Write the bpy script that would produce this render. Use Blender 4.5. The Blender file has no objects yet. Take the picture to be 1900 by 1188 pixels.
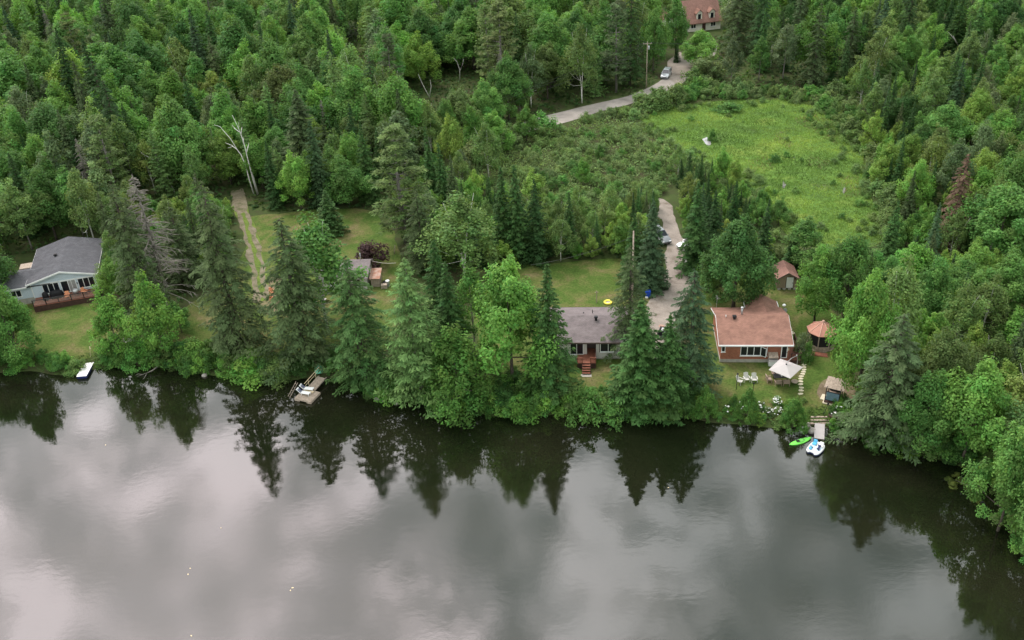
import bpy, math, random
import numpy as np
from mathutils import Vector, Matrix, geometry

SC = bpy.context.scene
COL = SC.collection
R = math.radians
random.seed(7)
RNG = np.random.default_rng(7)

# ---------------------------------------------------------------- camera
CAM_H, PITCH, ROLL, FPX, PW, PH = 70.0, R(31.5), R(3.25), 1750.0, 1900, 1188
cam_d = bpy.data.cameras.new('camera')
cam = bpy.data.objects.new('camera', cam_d)
COL.objects.link(cam)
cam_d.sensor_width = 36.0
cam_d.lens = 36.0 * FPX / PW
cam_d.clip_start = 0.5
cam_d.clip_end = 12000
_f = np.array([0, math.cos(PITCH), -math.sin(PITCH)])
_r0 = np.array([1.0, 0, 0])
_u0 = np.cross(_r0, _f)
_r = math.cos(ROLL) * _r0 - math.sin(ROLL) * _u0
_u = math.sin(ROLL) * _r0 + math.cos(ROLL) * _u0
cam.matrix_world = Matrix(((_r[0], _u[0], -_f[0], 0), (_r[1], _u[1], -_f[1], 0), (_r[2], _u[2], -_f[2], CAM_H), (0, 0, 0, 1)))
SC.camera = cam

# ---------------------------------------------------------------- sky, sun, exposure
SUN_AZ, SUN_EL = R(-38), R(54)          # azimuth from +y (negative = left of view), elevation
sun_dir = Vector((math.sin(SUN_AZ) * math.cos(SUN_EL), math.cos(SUN_AZ) * math.cos(SUN_EL), math.sin(SUN_EL)))
W = bpy.data.worlds.new('World')
SC.world = W
W.use_nodes = True


def build_sky():
    nt = W.node_tree
    nt.nodes.clear()
    N = nt.nodes.new
    L = nt.links.new
    out = N('ShaderNodeOutputWorld')
    bg = N('ShaderNodeBackground')
    bg.inputs['Strength'].default_value = 0.1
    sky = N('ShaderNodeTexSky')
    sky.sky_type = 'NISHITA'
    sky.sun_disc = False
    sky.sun_elevation = SUN_EL
    sky.sun_rotation = SUN_AZ
    tc = N('ShaderNodeTexCoord')
    sep = N('ShaderNodeSeparateXYZ')
    L(tc.outputs['Generated'], sep.inputs[0])
    zc = N('ShaderNodeMath'); zc.operation = 'MAXIMUM'; zc.inputs[1].default_value = 0.0
    L(sep.outputs['Z'], zc.inputs[0])
    za = N('ShaderNodeMath'); za.operation = 'ADD'; za.inputs[1].default_value = 0.18
    L(zc.outputs[0], za.inputs[0])
    dv = N('ShaderNodeVectorMath'); dv.operation = 'DIVIDE'
    cz = N('ShaderNodeCombineXYZ')
    for i in range(3):
        L(za.outputs[0], cz.inputs[i])
    L(tc.outputs['Generated'], dv.inputs[0]); L(cz.outputs[0], dv.inputs[1])
    flat = N('ShaderNodeVectorMath'); flat.operation = 'MULTIPLY'; flat.inputs[1].default_value = (1, 1, 0)
    L(dv.outputs[0], flat.inputs[0])

    def noise(scale, detail, rough, off, dist=0.0):
        mp = N('ShaderNodeMapping'); mp.inputs['Location'].default_value = off
        L(flat.outputs[0], mp.inputs[0])
        n = N('ShaderNodeTexNoise'); n.inputs['Scale'].default_value = scale
        n.inputs['Detail'].default_value = detail; n.inputs['Roughness'].default_value = rough
        n.inputs['Distortion'].default_value = dist
        L(mp.outputs[0], n.inputs['Vector'])
        return n.outputs['Fac']

    def ramp(fac, stops):
        r = N('ShaderNodeValToRGB'); r.color_ramp.interpolation = 'EASE'
        e = r.color_ramp.elements
        while len(e) < len(stops):
            e.new(0.5)
        for el, (p, c) in zip(e, stops):
            el.position = p; el.color = (c, c, c, 1) if isinstance(c, (int, float)) else (*c, 1)
        L(fac, r.inputs[0])
        return r.outputs['Color']
    big = noise(6.2, 7, 0.52, (5.3, 2.2, 0), 0.35)
    small = noise(11.0, 5, 0.55, (0.4, 7.9, 0), 0.15)
    mixn = N('ShaderNodeMix'); mixn.data_type = 'FLOAT'; mixn.inputs[0].default_value = 0.42
    L(big, mixn.inputs[2]); L(small, mixn.inputs[3])
    cloud = ramp(mixn.outputs[0], [(0.41, (0.40, 0.44, 0.425)), (0.47, (0.62, 0.65, 0.64)), (0.515, (0.98, 0.98, 0.975)), (0.57, (1.55, 1.52, 1.53))])
    # veiled sun: thin cloud glows round the sun's real direction
    dot = N('ShaderNodeVectorMath'); dot.operation = 'DOT_PRODUCT'; dot.inputs[1].default_value = sun_dir
    L(tc.outputs['Generated'], dot.inputs[0])
    glow = ramp(dot.outputs['Value'], [(0.60, (0.44, 0.465, 0.45)), (0.80, (0.50, 0.52, 0.51)), (0.90, (0.80, 0.785, 0.78)), (0.95, (1.28, 1.15, 1.17)), (1.0, (1.50, 1.34, 1.37))])
    mul = N('ShaderNodeMix'); mul.data_type = 'RGBA'; mul.blend_type = 'MULTIPLY'; mul.inputs[0].default_value = 1.0
    thin = ramp(dot.outputs['Value'], [(0.90, 0.0), (0.98, 0.45)])      # the veil is thinner and smoother near the sun
    even = N('ShaderNodeMix'); even.data_type = 'RGBA'; even.inputs[7].default_value = (1, 0.99, 0.99, 1)
    L(thin, even.inputs[0]); L(cloud, even.inputs[6])
    L(even.outputs[2], mul.inputs[6]); L(glow, mul.inputs[7])
    sc = N('ShaderNodeVectorMath'); sc.operation = 'SCALE'; sc.inputs['Scale'].default_value = SKY_GAIN
    L(mul.outputs[2], sc.inputs[0])
    mx = N('ShaderNodeMix'); mx.data_type = 'RGBA'; mx.inputs[0].default_value = 0.88
    L(sky.outputs['Color'], mx.inputs[6]); L(sc.outputs[0], mx.inputs[7])
    L(mx.outputs[2], bg.inputs['Color'])
    L(bg.outputs[0], out.inputs['Surface'])


SKY_GAIN = 15.2
build_sky()
sun_d = bpy.data.lights.new('sun', 'SUN')
sun_d.energy = 0.7
sun_d.angle = R(14)
sun_d.color = (1.0, 0.95, 0.88)
sun = bpy.data.objects.new('sun', sun_d)
COL.objects.link(sun)
sun.rotation_euler = (-sun_dir).to_track_quat('-Z', 'Y').to_euler()
SC.view_settings.view_transform = 'Standard'
SC.view_settings.look = 'None'
SC.view_settings.exposure = 1.42
SC.view_settings.gamma = 1.0
SC.view_settings.use_curve_mapping = False
SC.render.engine = 'CYCLES'
SC.cycles.max_bounces = 8
SC.cycles.diffuse_bounces = 6
SC.cycles.glossy_bounces = 3
SC.cycles.transmission_bounces = 4
SC.cycles.transparent_max_bounces = 4
SC.cycles.sample_clamp_indirect = 4.0


# ---------------------------------------------------------------- survey helpers: photograph pixel -> place on the ground
def ray(px, py):
    return _f + _r * (px - PW / 2) / FPX - _u * (py - PH / 2) / FPX


def at_z(px, py, z):
    d = ray(px, py)
    t = (z - CAM_H) / d[2]
    return np.array([0, 0, CAM_H]) + d * t


def at_y(px, py, y):
    d = ray(px, py)
    return np.array([0, 0, CAM_H]) + d * (y / d[1])


def project(p):
    d = np.asarray(p, float) - np.array([0, 0, CAM_H])
    z = d @ _f
    return PW / 2 + FPX * (d @ _r) / z, PH / 2 - FPX * (d @ _u) / z, FPX / z


# lake outline (ground plan, metres), from the waterline in the photograph
SHORE_PX = [(-700, 640), (-350, 672), (-120, 690), (0, 692), (60, 688), (110, 697), (150, 690), (210, 680), (300, 680), (370, 694), (430, 700), (520, 708),
            (570, 702), (610, 700), (660, 712), (700, 733), (760, 748), (830, 754), (900, 770), (960, 778), (1040, 768), (1100, 778), (1140, 772), (1200, 776),
            (1260, 772), (1320, 784), (1400, 790), (1450, 796), (1500, 790), (1545, 795), (1580, 806), (1640, 824), (1700, 842), (1760, 858), (1820, 880), (1856, 925),
            (1872, 985), (1900, 1040), (1960, 1110), (2080, 1210), (2250, 1330)]
SHORE = np.array([at_z(x, y, 0)[:2] for x, y in SHORE_PX])
LAKE = np.vstack([SHORE, [[60, 20], [70, -60], [40, -140], [-80, -170], [-220, -120], [-300, 0], [-330, 90]]])


def seg_dist(X, Y, poly, closed=True):
    X = np.asarray(X, float); Y = np.asarray(Y, float)
    best = np.full(X.shape, 1e18)
    n = len(poly)
    for i in range(n if closed else n - 1):
        a, b = poly[i], poly[(i + 1) % n]
        d = b - a
        t = np.clip(((X - a[0]) * d[0] + (Y - a[1]) * d[1]) / (d @ d + 1e-12), 0, 1)
        q = (X - a[0] - t * d[0]) ** 2 + (Y - a[1] - t * d[1]) ** 2
        best = np.minimum(best, q)
    return np.sqrt(best)


def inside(X, Y, poly):
    X = np.asarray(X, float); Y = np.asarray(Y, float)
    r = np.zeros(X.shape, bool)
    n = len(poly)
    for i in range(n):
        x0, y0 = poly[i]; x1, y1 = poly[(i + 1) % n]
        c = ((y0 > Y) != (y1 > Y)) & (X < (x1 - x0) * (Y - y0) / (y1 - y0 + 1e-15) + x0)
        r ^= c
    return r


def height(X, Y):
    X = np.asarray(X, float); Y = np.asarray(Y, float)
    d = seg_dist(X, Y, LAKE)
    d = np.where(inside(X, Y, LAKE), -d, d)
    land = 0.55 * (1 - np.exp(-np.maximum(d, 0) / 1.2)) + 0.9 * (1 - np.exp(-np.maximum(d, 0) / 10)) + 0.004 * np.maximum(d, 0).clip(0, 250)
    bump = 0.10 * np.sin(X * 0.21 + 1.3) * np.sin(Y * 0.17) * np.clip(d / 10, 0, 1)
    bed = -0.38 * np.maximum(-d, 0).clip(0, 9)
    return np.where(d > 0, land + bump, bed)


def hz(x, y):
    return float(height(np.array([x]), np.array([y]))[0])


def ground(px, py):
    z = 1.4
    for _ in range(5):
        p = at_z(px, py, z)
        z = max(hz(p[0], p[1]), 0.0)
    return at_z(px, py, z)


def ground_poly(pts):
    return np.array([ground(x, y)[:2] for x, y in pts])


# ---------------------------------------------------------------- materials
def new_mat(name):
    m = bpy.data.materials.new(name)
    m.use_nodes = True
    nt = m.node_tree
    return m, nt, nt.nodes['Principled BSDF']


def mat(name, col, rough=0.7, var=0.25, scale=3.0, col2=None, bump=0.0, bscale=None, metallic=0.0, spec=0.3, coords='Object'):
    """base colour broken up by two octaves of noise, optional second colour, optional relief"""
    m, nt, b = new_mat(name)
    N, L = nt.nodes.new, nt.links.new
    tc = N('ShaderNodeTexCoord')
    n = N('ShaderNodeTexNoise'); n.inputs['Scale'].default_value = scale; n.inputs['Detail'].default_value = 6; n.inputs['Roughness'].default_value = 0.62
    L(tc.outputs[coords], n.inputs['Vector'])
    r = N('ShaderNodeValToRGB')
    c2 = col2 if col2 else tuple(c * (1 - var) for c in col)
    c1 = tuple(min(1, c * (1 + var * 0.6)) for c in col) if not col2 else col
    r.color_ramp.elements[0].position = 0.32; r.color_ramp.elements[0].color = (*c2, 1)
    r.color_ramp.elements[1].position = 0.66; r.color_ramp.elements[1].color = (*c1, 1)
    L(n.outputs['Fac'], r.inputs[0])
    L(r.outputs['Color'], b.inputs['Base Color'])
    b.inputs['Roughness'].default_value = rough
    b.inputs['Metallic'].default_value = metallic
    b.inputs['Specular IOR Level'].default_value = spec
    if bump:
        n2 = N('ShaderNodeTexNoise'); n2.inputs['Scale'].default_value = bscale or scale * 8; n2.inputs['Detail'].default_value = 4
        L(tc.outputs[coords], n2.inputs['Vector'])
        bp = N('ShaderNodeBump'); bp.inputs['Strength'].default_value = bump; bp.inputs['Distance'].default_value = 0.05
        L(n2.outputs['Fac'], bp.inputs['Height']); L(bp.outputs[0], b.inputs['Normal'])
    return m


def course_mat(name, col, col2, w, h, mortar, rough=0.85, rot=(0, 0, 0), var=0.2):
    """coursed material (shingles, bricks, siding): pieces of size w x h with dark joints, laid on local x / slope"""
    m, nt, b = new_mat(name)
    N, L = nt.nodes.new, nt.links.new
    tc = N('ShaderNodeTexCoord')
    mp = N('ShaderNodeMapping'); mp.inputs['Rotation'].default_value = rot
    L(tc.outputs['Object'], mp.inputs[0])
    br = N('ShaderNodeTexBrick')
    br.inputs['Scale'].default_value = 1.0
    br.inputs['Brick Width'].default_value = w; br.inputs['Row Height'].default_value = h
    br.inputs['Mortar Size'].default_value = min(w, h) * 0.07
    br.inputs['Color1'].default_value = (*col, 1); br.inputs['Color2'].default_value = (*col2, 1); br.inputs['Mortar'].default_value = (*mortar, 1)
    L(mp.outputs[0], br.inputs['Vector'])
    n = N('ShaderNodeTexNoise'); n.inputs['Scale'].default_value = 0.9; n.inputs['Detail'].default_value = 7; n.inputs['Roughness'].default_value = 0.7
    L(tc.outputs['Object'], n.inputs['Vector'])
    r = N('ShaderNodeValToRGB')
    r.color_ramp.elements[0].position = 0.3; r.color_ramp.elements[0].color = (1 - var, 1 - var, 1 - var, 1)
    r.color_ramp.elements[1].position = 0.7; r.color_ramp.elements[1].color = (1 + var * 0.5,) * 3 + (1,)
    L(n.outputs['Fac'], r.inputs[0])
    mx = N('ShaderNodeMix'); mx.data_type = 'RGBA'; mx.blend_type = 'MULTIPLY'; mx.inputs[0].default_value = 1
    L(br.outputs['Color'], mx.inputs[6]); L(r.outputs['Color'], mx.inputs[7])
    L(mx.outputs[2], b.inputs['Base Color'])
    b.inputs['Roughness'].default_value = rough
    b.inputs['Specular IOR Level'].default_value = 0.2
    bp = N('ShaderNodeBump'); bp.inputs['Strength'].default_value = 0.5; bp.inputs['Distance'].default_value = 0.02; bp.invert = True
    L(br.outputs['Fac'], bp.inputs['Height']); L(bp.outputs[0], b.inputs['Normal'])
    return m


def leaf_mat(name, trans=0.22, rough=0.6, warm=(1.25, 1.15, 0.6)):
    """colour = the object's own colour x a random value per leaf and per bough"""
    m, nt, b = new_mat(name)
    N, L = nt.nodes.new, nt.links.new
    oi = N('ShaderNodeObjectInfo')
    at = N('ShaderNodeAttribute'); at.attribute_name = 'vary'
    hs = N('ShaderNodeHueSaturation')
    L(oi.outputs['Color'], hs.inputs['Color']); L(at.outputs['Fac'], hs.inputs['Value'])
    at2 = N('ShaderNodeAttribute'); at2.attribute_name = 'hue'
    L(at2.outputs['Fac'], hs.inputs['Hue'])
    hs.inputs['Saturation'].default_value = 0.93
    L(hs.outputs['Color'], b.inputs['Base Color'])
    b.inputs['Roughness'].default_value = rough
    b.inputs['Specular IOR Level'].default_value = 0.12
    tr = N('ShaderNodeBsdfTranslucent')
    wm = N('ShaderNodeMix'); wm.data_type = 'RGBA'; wm.blend_type = 'MULTIPLY'; wm.inputs[0].default_value = 1
    wm.inputs[7].default_value = (*warm, 1)
    L(hs.outputs['Color'], wm.inputs[6]); L(wm.outputs[2], tr.inputs['Color'])
    ms = N('ShaderNodeMixShader'); ms.inputs[0].default_value = trans
    L(b.outputs[0], ms.inputs[1]); L(tr.outputs[0], ms.inputs[2])
    L(ms.outputs[0], nt.nodes['Material Output'].inputs['Surface'])
    return m


M = {}
M['leaf'] = leaf_mat('leaf', 0.42)
M['needle'] = leaf_mat('needle', 0.22, 0.65, (1.1, 1.1, 0.7))
M['bark'] = mat('bark', (0.10, 0.08, 0.065), 0.9, 0.5, 4, bump=0.6)
M['grey_bark'] = mat('grey_bark', (0.20, 0.18, 0.16), 0.9, 0.4, 4, bump=0.6)
M['dead_wood'] = mat('dead_wood', (0.185, 0.168, 0.142), 0.9, 0.4, 2)
M['birch_bark'] = mat('birch_bark', (0.80, 0.77, 0.72), 0.7, 0.0, 2.6, col2=(0.34, 0.31, 0.28))


def glass_mat(name, col=(0.012, 0.015, 0.02)):
    m, nt, b = new_mat(name)
    b.inputs['Base Color'].default_value = (*col, 1)
    b.inputs['Roughness'].default_value = 0.06
    b.inputs['Specular IOR Level'].default_value = 0.5
    return m


M['glass'] = glass_mat('window_glass')
M['white_paint'] = mat('white_paint', (0.78, 0.78, 0.77), 0.5, 0.06, 2)
M['black_metal'] = mat('black_metal', (0.018, 0.018, 0.02), 0.5, 0.3, 5)
M['grey_metal'] = mat('grey_metal', (0.42, 0.42, 0.42), 0.4, 0.15, 5, metallic=0.5)


# ---------------------------------------------------------------- mesh helpers
class MB:
    def __init__(s):
        s.v, s.f, s.mi = [], [], []

    def add(s, verts, faces, mi=0):
        o = len(s.v)
        s.v += [tuple(map(float, v)) for v in verts]
        s.f += [tuple(i + o for i in f) for f in faces]
        s.mi += [mi] * len(faces)
        return s

    def box(s, c, d, mi=0, rz=0.0, rx=0.0, ry=0.0, taper=1.0):
        x, y, z = d[0] / 2, d[1] / 2, d[2] / 2
        vs = [(-x, -y, -z), (x, -y, -z), (x, y, -z), (-x, y, -z), (-x * taper, -y * taper, z), (x * taper, -y * taper, z), (x * taper, y * taper, z), (-x * taper, y * taper, z)]
        if rz or rx or ry:
            mt = Matrix.Rotation(rz, 3, 'Z') @ Matrix.Rotation(ry, 3, 'Y') @ Matrix.Rotation(rx, 3, 'X')
            vs = [mt @ Vector(v) for v in vs]
        vs = [(v[0] + c[0], v[1] + c[1], v[2] + c[2]) for v in vs]
        return s.add(vs, [(0, 3, 2, 1), (4, 5, 6, 7), (0, 1, 5, 4), (1, 2, 6, 5), (2, 3, 7, 6), (3, 0, 4, 7)], mi)

    def span(s, x0, x1, y0, y1, z0, z1, mi=0):
        return s.box(((x0 + x1) / 2, (y0 + y1) / 2, (z0 + z1) / 2), (x1 - x0, y1 - y0, z1 - z0), mi)

    def tube(s, pts, rad, n=6, mi=0, cap=True):
        pts = [Vector(p) for p in pts]
        if isinstance(rad, (int, float)):
            rad = [rad] * len(pts)
        rings = []
        o = len(s.v)
        vs, fs = [], []
        for i, p in enumerate(pts):
            d = (pts[min(i + 1, len(pts) - 1)] - pts[max(i - 1, 0)]).normalized()
            a = d.cross(Vector((0.13, 0.31, 0.94)) if abs(d.z) < 0.9 else Vector((1, 0.1, 0))).normalized()
            b = d.cross(a)
            for k in range(n):
                t = 2 * math.pi * k / n
                vs.append(p + (a * math.cos(t) + b * math.sin(t)) * rad[i])
        for i in range(len(pts) - 1):
            for k in range(n):
                k2 = (k + 1) % n
                fs.append((i * n + k, i * n + k2, (i + 1) * n + k2, (i + 1) * n + k))
        if cap:
            fs.append(tuple(range(n - 1, -1, -1)))
            fs.append(tuple((len(pts) - 1) * n + k for k in range(n)))
        return s.add(vs, fs, mi)

    def lathe(s, prof, n=12, mi=0, c=(0, 0, 0)):
        vs, fs = [], []
        for r, z in prof:
            for k in range(n):
                t = 2 * math.pi * k / n
                vs.append((c[0] + r * math.cos(t), c[1] + r * math.sin(t), c[2] + z))
        for i in range(len(prof) - 1):
            for k in range(n):
                k2 = (k + 1) % n
                fs.append((i * n + k, i * n + k2, (i + 1) * n + k2, (i + 1) * n + k))
        fs.append(tuple(range(n - 1, -1, -1)))
        fs.append(tuple((len(prof) - 1) * n + k for k in range(n)))
        return s.add(vs, fs, mi)

    def prism(s, poly, axis, a0, a1, mi=0):
        """extrude a 2-D polygon along an axis: 'y' -> poly is (x, z); 'x' -> poly is (y, z); 'z' -> poly is (x, y)"""
        n = len(poly)
        def P(p, a):
            return {'y': (p[0], a, p[1]), 'x': (a, p[0], p[1]), 'z': (p[0], p[1], a)}[axis]
        vs = [P(p, a0) for p in poly] + [P(p, a1) for p in poly]
        fs = [tuple(range(n)), tuple(range(2 * n - 1, n - 1, -1))] + [(i, i + n, (i + 1) % n + n, (i + 1) % n) for i in range(n)]
        return s.add(vs, fs, mi)

    def mesh(s, name, mats, smooth=False):
        me = bpy.data.meshes.new(name)
        me.from_pydata(s.v, [], s.f)
        for m in (mats if isinstance(mats, (list, tuple)) else [mats]):
            me.materials.append(m)
        me.polygons.foreach_set('material_index', s.mi)
        if smooth:
            me.polygons.foreach_set('use_smooth', [True] * len(s.f))
        me.update()
        bm_fix(me)
        return me

    def build(s, name, mats, parent=None, smooth=False, loc=(0, 0, 0), rz=0.0, kind=None, label=None, bevel=0.0):
        o = bpy.data.objects.new(name, s.mesh(name, mats, smooth))
        COL.objects.link(o)
        o.location = loc
        o.rotation_euler = (0, 0, rz)
        if parent:
            o.parent = parent
        if kind:
            o['kind'] = kind
        if label:
            o['label'] = label
        if bevel:
            b = o.modifiers.new('bevel', 'BEVEL'); b.width = bevel; b.segments = 2; b.limit_method = 'ANGLE'
        return o


def bm_fix(me):
    import bmesh
    bm = bmesh.new()
    bm.from_mesh(me)
    bmesh.ops.recalc_face_normals(bm, faces=bm.faces)
    bm.to_mesh(me)
    bm.free()


def tag(o, label=None, cat=None, group=None, kind=None):
    if label: o['label'] = label
    if cat: o['category'] = cat
    if group: o['group'] = group
    if kind: o['kind'] = kind
    return o


def thing(name, label, cat, loc=(0, 0, 0), rz=0.0, group=None):
    o = bpy.data.objects.new(name, None)
    o.empty_display_size = 0.5
    COL.objects.link(o)
    o.location = loc
    o.rotation_euler = (0, 0, rz)
    return tag(o, label, cat, group)


def dup(root, loc, rz=None, label=None, group=None):
    r = root.copy(); COL.objects.link(r); r.location = loc
    if rz is not None: r.rotation_euler = (0, 0, rz)
    if label: r['label'] = label
    if group: r['group'] = group
    for ch in list(root.children):
        c = ch.copy(); COL.objects.link(c); c.parent = r
        for g in list(ch.children):
            d = g.copy(); COL.objects.link(d); d.parent = c
    return r


def np_mesh(name, verts, nper, mats, vary=None, hue=None, smooth=False):
    """fast mesh of n separate polygons with nper corners each"""
    n = len(verts) // nper
    me = bpy.data.meshes.new(name)
    me.vertices.add(len(verts)); me.vertices.foreach_set('co', np.asarray(verts, np.float32).ravel())
    me.loops.add(len(verts)); me.loops.foreach_set('vertex_index', np.arange(len(verts), dtype=np.int32))
    me.polygons.add(n); me.polygons.foreach_set('loop_start', np.arange(0, len(verts), nper, dtype=np.int32))
    me.update(calc_edges=True)
    for m in mats:
        me.materials.append(m)
    for nm, arr in (('vary', vary), ('hue', hue)):
        if arr is not None:
            a = me.attributes.new(nm, 'FLOAT', 'FACE'); a.data.foreach_set('value', np.asarray(arr, np.float32))
    return me


def unit(v):
    return v / (np.linalg.norm(v, axis=-1, keepdims=True) + 1e-9)


# ---------------------------------------------------------------- ground, water, roads
def axis(lo, hi, step, far):
    a = list(np.arange(lo, hi + 0.01, step))
    s = step
    x = a[0]; left = []
    while x > -far:
        s *= 1.35; x -= s; left.append(x)
    s = step; x = a[-1]; right = []
    while x < far:
        s *= 1.35; x += s; right.append(x)
    return np.array(left[::-1] + a + right)


def build_ground():
    xs = axis(-110, 95, 1.25, 5000); ys = axis(45, 260, 1.25, 6000)
    X, Y = np.meshgrid(xs, ys)
    Z = height(X, Y)
    nx, ny = len(xs), len(ys)
    V = np.stack([X.ravel(), Y.ravel(), Z.ravel()], 1)
    i = np.arange(nx * ny).reshape(ny, nx)
    q = np.stack([i[:-1, :-1], i[:-1, 1:], i[1:, 1:], i[1:, :-1]], -1).reshape(-1)
    me = bpy.data.meshes.new('ground')
    me.vertices.add(len(V)); me.vertices.foreach_set('co', V.astype(np.float32).ravel())
    me.loops.add(len(q)); me.loops.foreach_set('vertex_index', q.astype(np.int32))
    me.polygons.add(len(q) // 4); me.polygons.foreach_set('loop_start', np.arange(0, len(q), 4, dtype=np.int32))
    me.polygons.foreach_set('use_smooth', np.ones(len(q) // 4, bool))
    me.update(calc_edges=True)
    m, nt, b = new_mat('forest_floor')
    N, L = nt.nodes.new, nt.links.new
    tc = N('ShaderNodeTexCoord')
    n1 = N('ShaderNodeTexNoise'); n1.inputs['Scale'].default_value = 0.25; n1.inputs['Detail'].default_value = 8; n1.inputs['Roughness'].default_value = 0.7
    L(tc.outputs['Object'], n1.inputs['Vector'])
    r = N('ShaderNodeValToRGB')
    e = r.color_ramp.elements
    e[0].position = 0.3; e[0].color = (0.055, 0.042, 0.028, 1)
    e[1].position = 0.55; e[1].color = (0.05, 0.075, 0.022, 1)
    x = e.new(0.75); x.color = (0.10, 0.10, 0.045, 1)
    L(n1.outputs['Fac'], r.inputs[0]); L(r.outputs['Color'], b.inputs['Base Color'])
    b.inputs['Roughness'].default_value = 0.95; b.inputs['Specular IOR Level'].default_value = 0.1
    me.materials.append(m)
    o = bpy.data.objects.new('ground', me); COL.objects.link(o)
    tag(o, 'dark leaf litter and low green growth under the trees', kind='structure')


build_ground()


def water_mat():
    m, nt, b = new_mat('lake_water')
    N, L = nt.nodes.new, nt.links.new
    out = nt.nodes['Material Output']
    nt.nodes.remove(b)
    df = N('ShaderNodeBsdfDiffuse')
    tc = N('ShaderNodeTexCoord')
    nz = N('ShaderNodeTexNoise'); nz.inputs['Scale'].default_value = 0.09; nz.inputs['Detail'].default_value = 5
    L(tc.outputs['Object'], nz.inputs['Vector'])
    rp = N('ShaderNodeValToRGB')
    rp.color_ramp.elements[0].position = 0.35; rp.color_ramp.elements[0].color = (0.007, 0.010, 0.004, 1)
    rp.color_ramp.elements[1].position = 0.65; rp.color_ramp.elements[1].color = (0.013, 0.014, 0.007, 1)
    L(nz.outputs['Fac'], rp.inputs[0]); L(rp.outputs[0], df.inputs['Color'])
    gl = N('ShaderNodeBsdfGlossy'); gl.inputs['Roughness'].default_value = 0.018
    fr = N('ShaderNodeFresnel'); fr.inputs['IOR'].default_value = WATER_IOR
    # light ripples: long low swell and finer wind ruffle that comes and goes in patches
    w1 = N('ShaderNodeTexNoise'); w1.inputs['Scale'].default_value = 0.9; w1.inputs['Detail'].default_value = 3
    mp = N('ShaderNodeMapping'); mp.inputs['Scale'].default_value = (1.0, 1.7, 1.0)
    L(tc.outputs['Object'], mp.inputs[0]); L(mp.outputs[0], w1.inputs['Vector'])
    w2 = N('ShaderNodeTexNoise'); w2.inputs['Scale'].default_value = 5.5; w2.inputs['Detail'].default_value = 3
    L(mp.outputs[0], w2.inputs['Vector'])
    pt = N('ShaderNodeTexNoise'); pt.inputs['Scale'].default_value = 0.05; pt.inputs['Detail'].default_value = 3
    L(tc.outputs['Object'], pt.inputs['Vector'])
    pr = N('ShaderNodeMapRange'); pr.inputs['From Min'].default_value = 0.42; pr.inputs['From Max'].default_value = 0.62
    pr.inputs['To Min'].default_value = 0.02; pr.inputs['To Max'].default_value = 0.10
    L(pt.outputs['Fac'], pr.inputs['Value'])
    b1 = N('ShaderNodeBump'); b1.inputs['Strength'].default_value = 0.03; b1.inputs['Distance'].default_value = 0.1
    L(w1.outputs['Fac'], b1.inputs['Height'])
    b2 = N('ShaderNodeBump'); b2.inputs['Distance'].default_value = 0.02
    L(pr.outputs[0], b2.inputs['Strength']); L(w2.outputs['Fac'], b2.inputs['Height']); L(b1.outputs[0], b2.inputs['Normal'])
    L(b2.outputs[0], gl.inputs['Normal']); L(b2.outputs[0], fr.inputs['Normal'])
    ms = N('ShaderNodeMixShader')
    L(fr.outputs[0], ms.inputs[0]); L(df.outputs[0], ms.inputs[1]); L(gl.outputs[0], ms.inputs[2])
    L(ms.outputs[0], out.inputs['Surface'])
    return m


WATER_IOR = 1.85
wm = MB()
wp = np.vstack([SHORE + [0, 0], LAKE[len(SHORE):]])
wc = wp.mean(0)
wm.add([(-340, -180, 0), (140, -180, 0), (140, 130, 0), (-340, 130, 0)], [(0, 1, 2, 3)])
tag(wm.build('lake_water', water_mat()), 'still dark lake mirroring the cloudy sky', kind='structure')


def jitter_poly(pts, step, amp, seed):
    """resample a closed outline and roughen it"""
    rng = np.random.default_rng(seed)
    out = []
    n = len(pts)
    for i in range(n):
        a, b = pts[i], pts[(i + 1) % n]
        k = max(1, int(np.linalg.norm(b - a) / step))
        for j in range(k):
            p = a + (b - a) * j / k
            out.append(p + rng.normal(0, amp, 2))
    out = np.array(out)
    return (out + np.roll(out, 1, 0) + np.roll(out, -1, 0)) / 3


def sheet(name, poly, material, lift, label, step=1.2, rough=0.25, seed=1):
    """a ground sheet with an organic edge that follows the terrain"""
    ol = jitter_poly(np.asarray(poly), step, rough, seed)
    mn, mx = ol.min(0), ol.max(0)
    gx, gy = np.meshgrid(np.arange(mn[0], mx[0], 1.25) + 0.31, np.arange(mn[1], mx[1], 1.25) + 0.17)
    g = np.stack([gx.ravel(), gy.ravel()], 1)
    g = g[inside(g[:, 0], g[:, 1], ol) & (seg_dist(g[:, 0], g[:, 1], ol) > 0.45)]
    pts = [Vector(p) for p in ol] + [Vector(p) for p in g]
    vs, es, fs, *_ = geometry.delaunay_2d_cdt(pts, [], [list(range(len(ol)))], 1, 1e-4)
    a = np.array([(v.x, v.y) for v in vs])
    z = height(a[:, 0], a[:, 1]) + lift
    me = bpy.data.meshes.new(name)
    me.from_pydata([(x, y, q) for (x, y), q in zip(a, z)], [], [tuple(f) for f in fs])
    me.materials.append(material)
    me.polygons.foreach_set('use_smooth', [True] * len(me.polygons))
    bm_fix(me)
    o = bpy.data.objects.new(name, me); COL.objects.link(o)
    if me.polygons and me.polygons[0].normal.z < 0:
        me.flip_normals()
    return tag(o, label, kind='structure')


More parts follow.
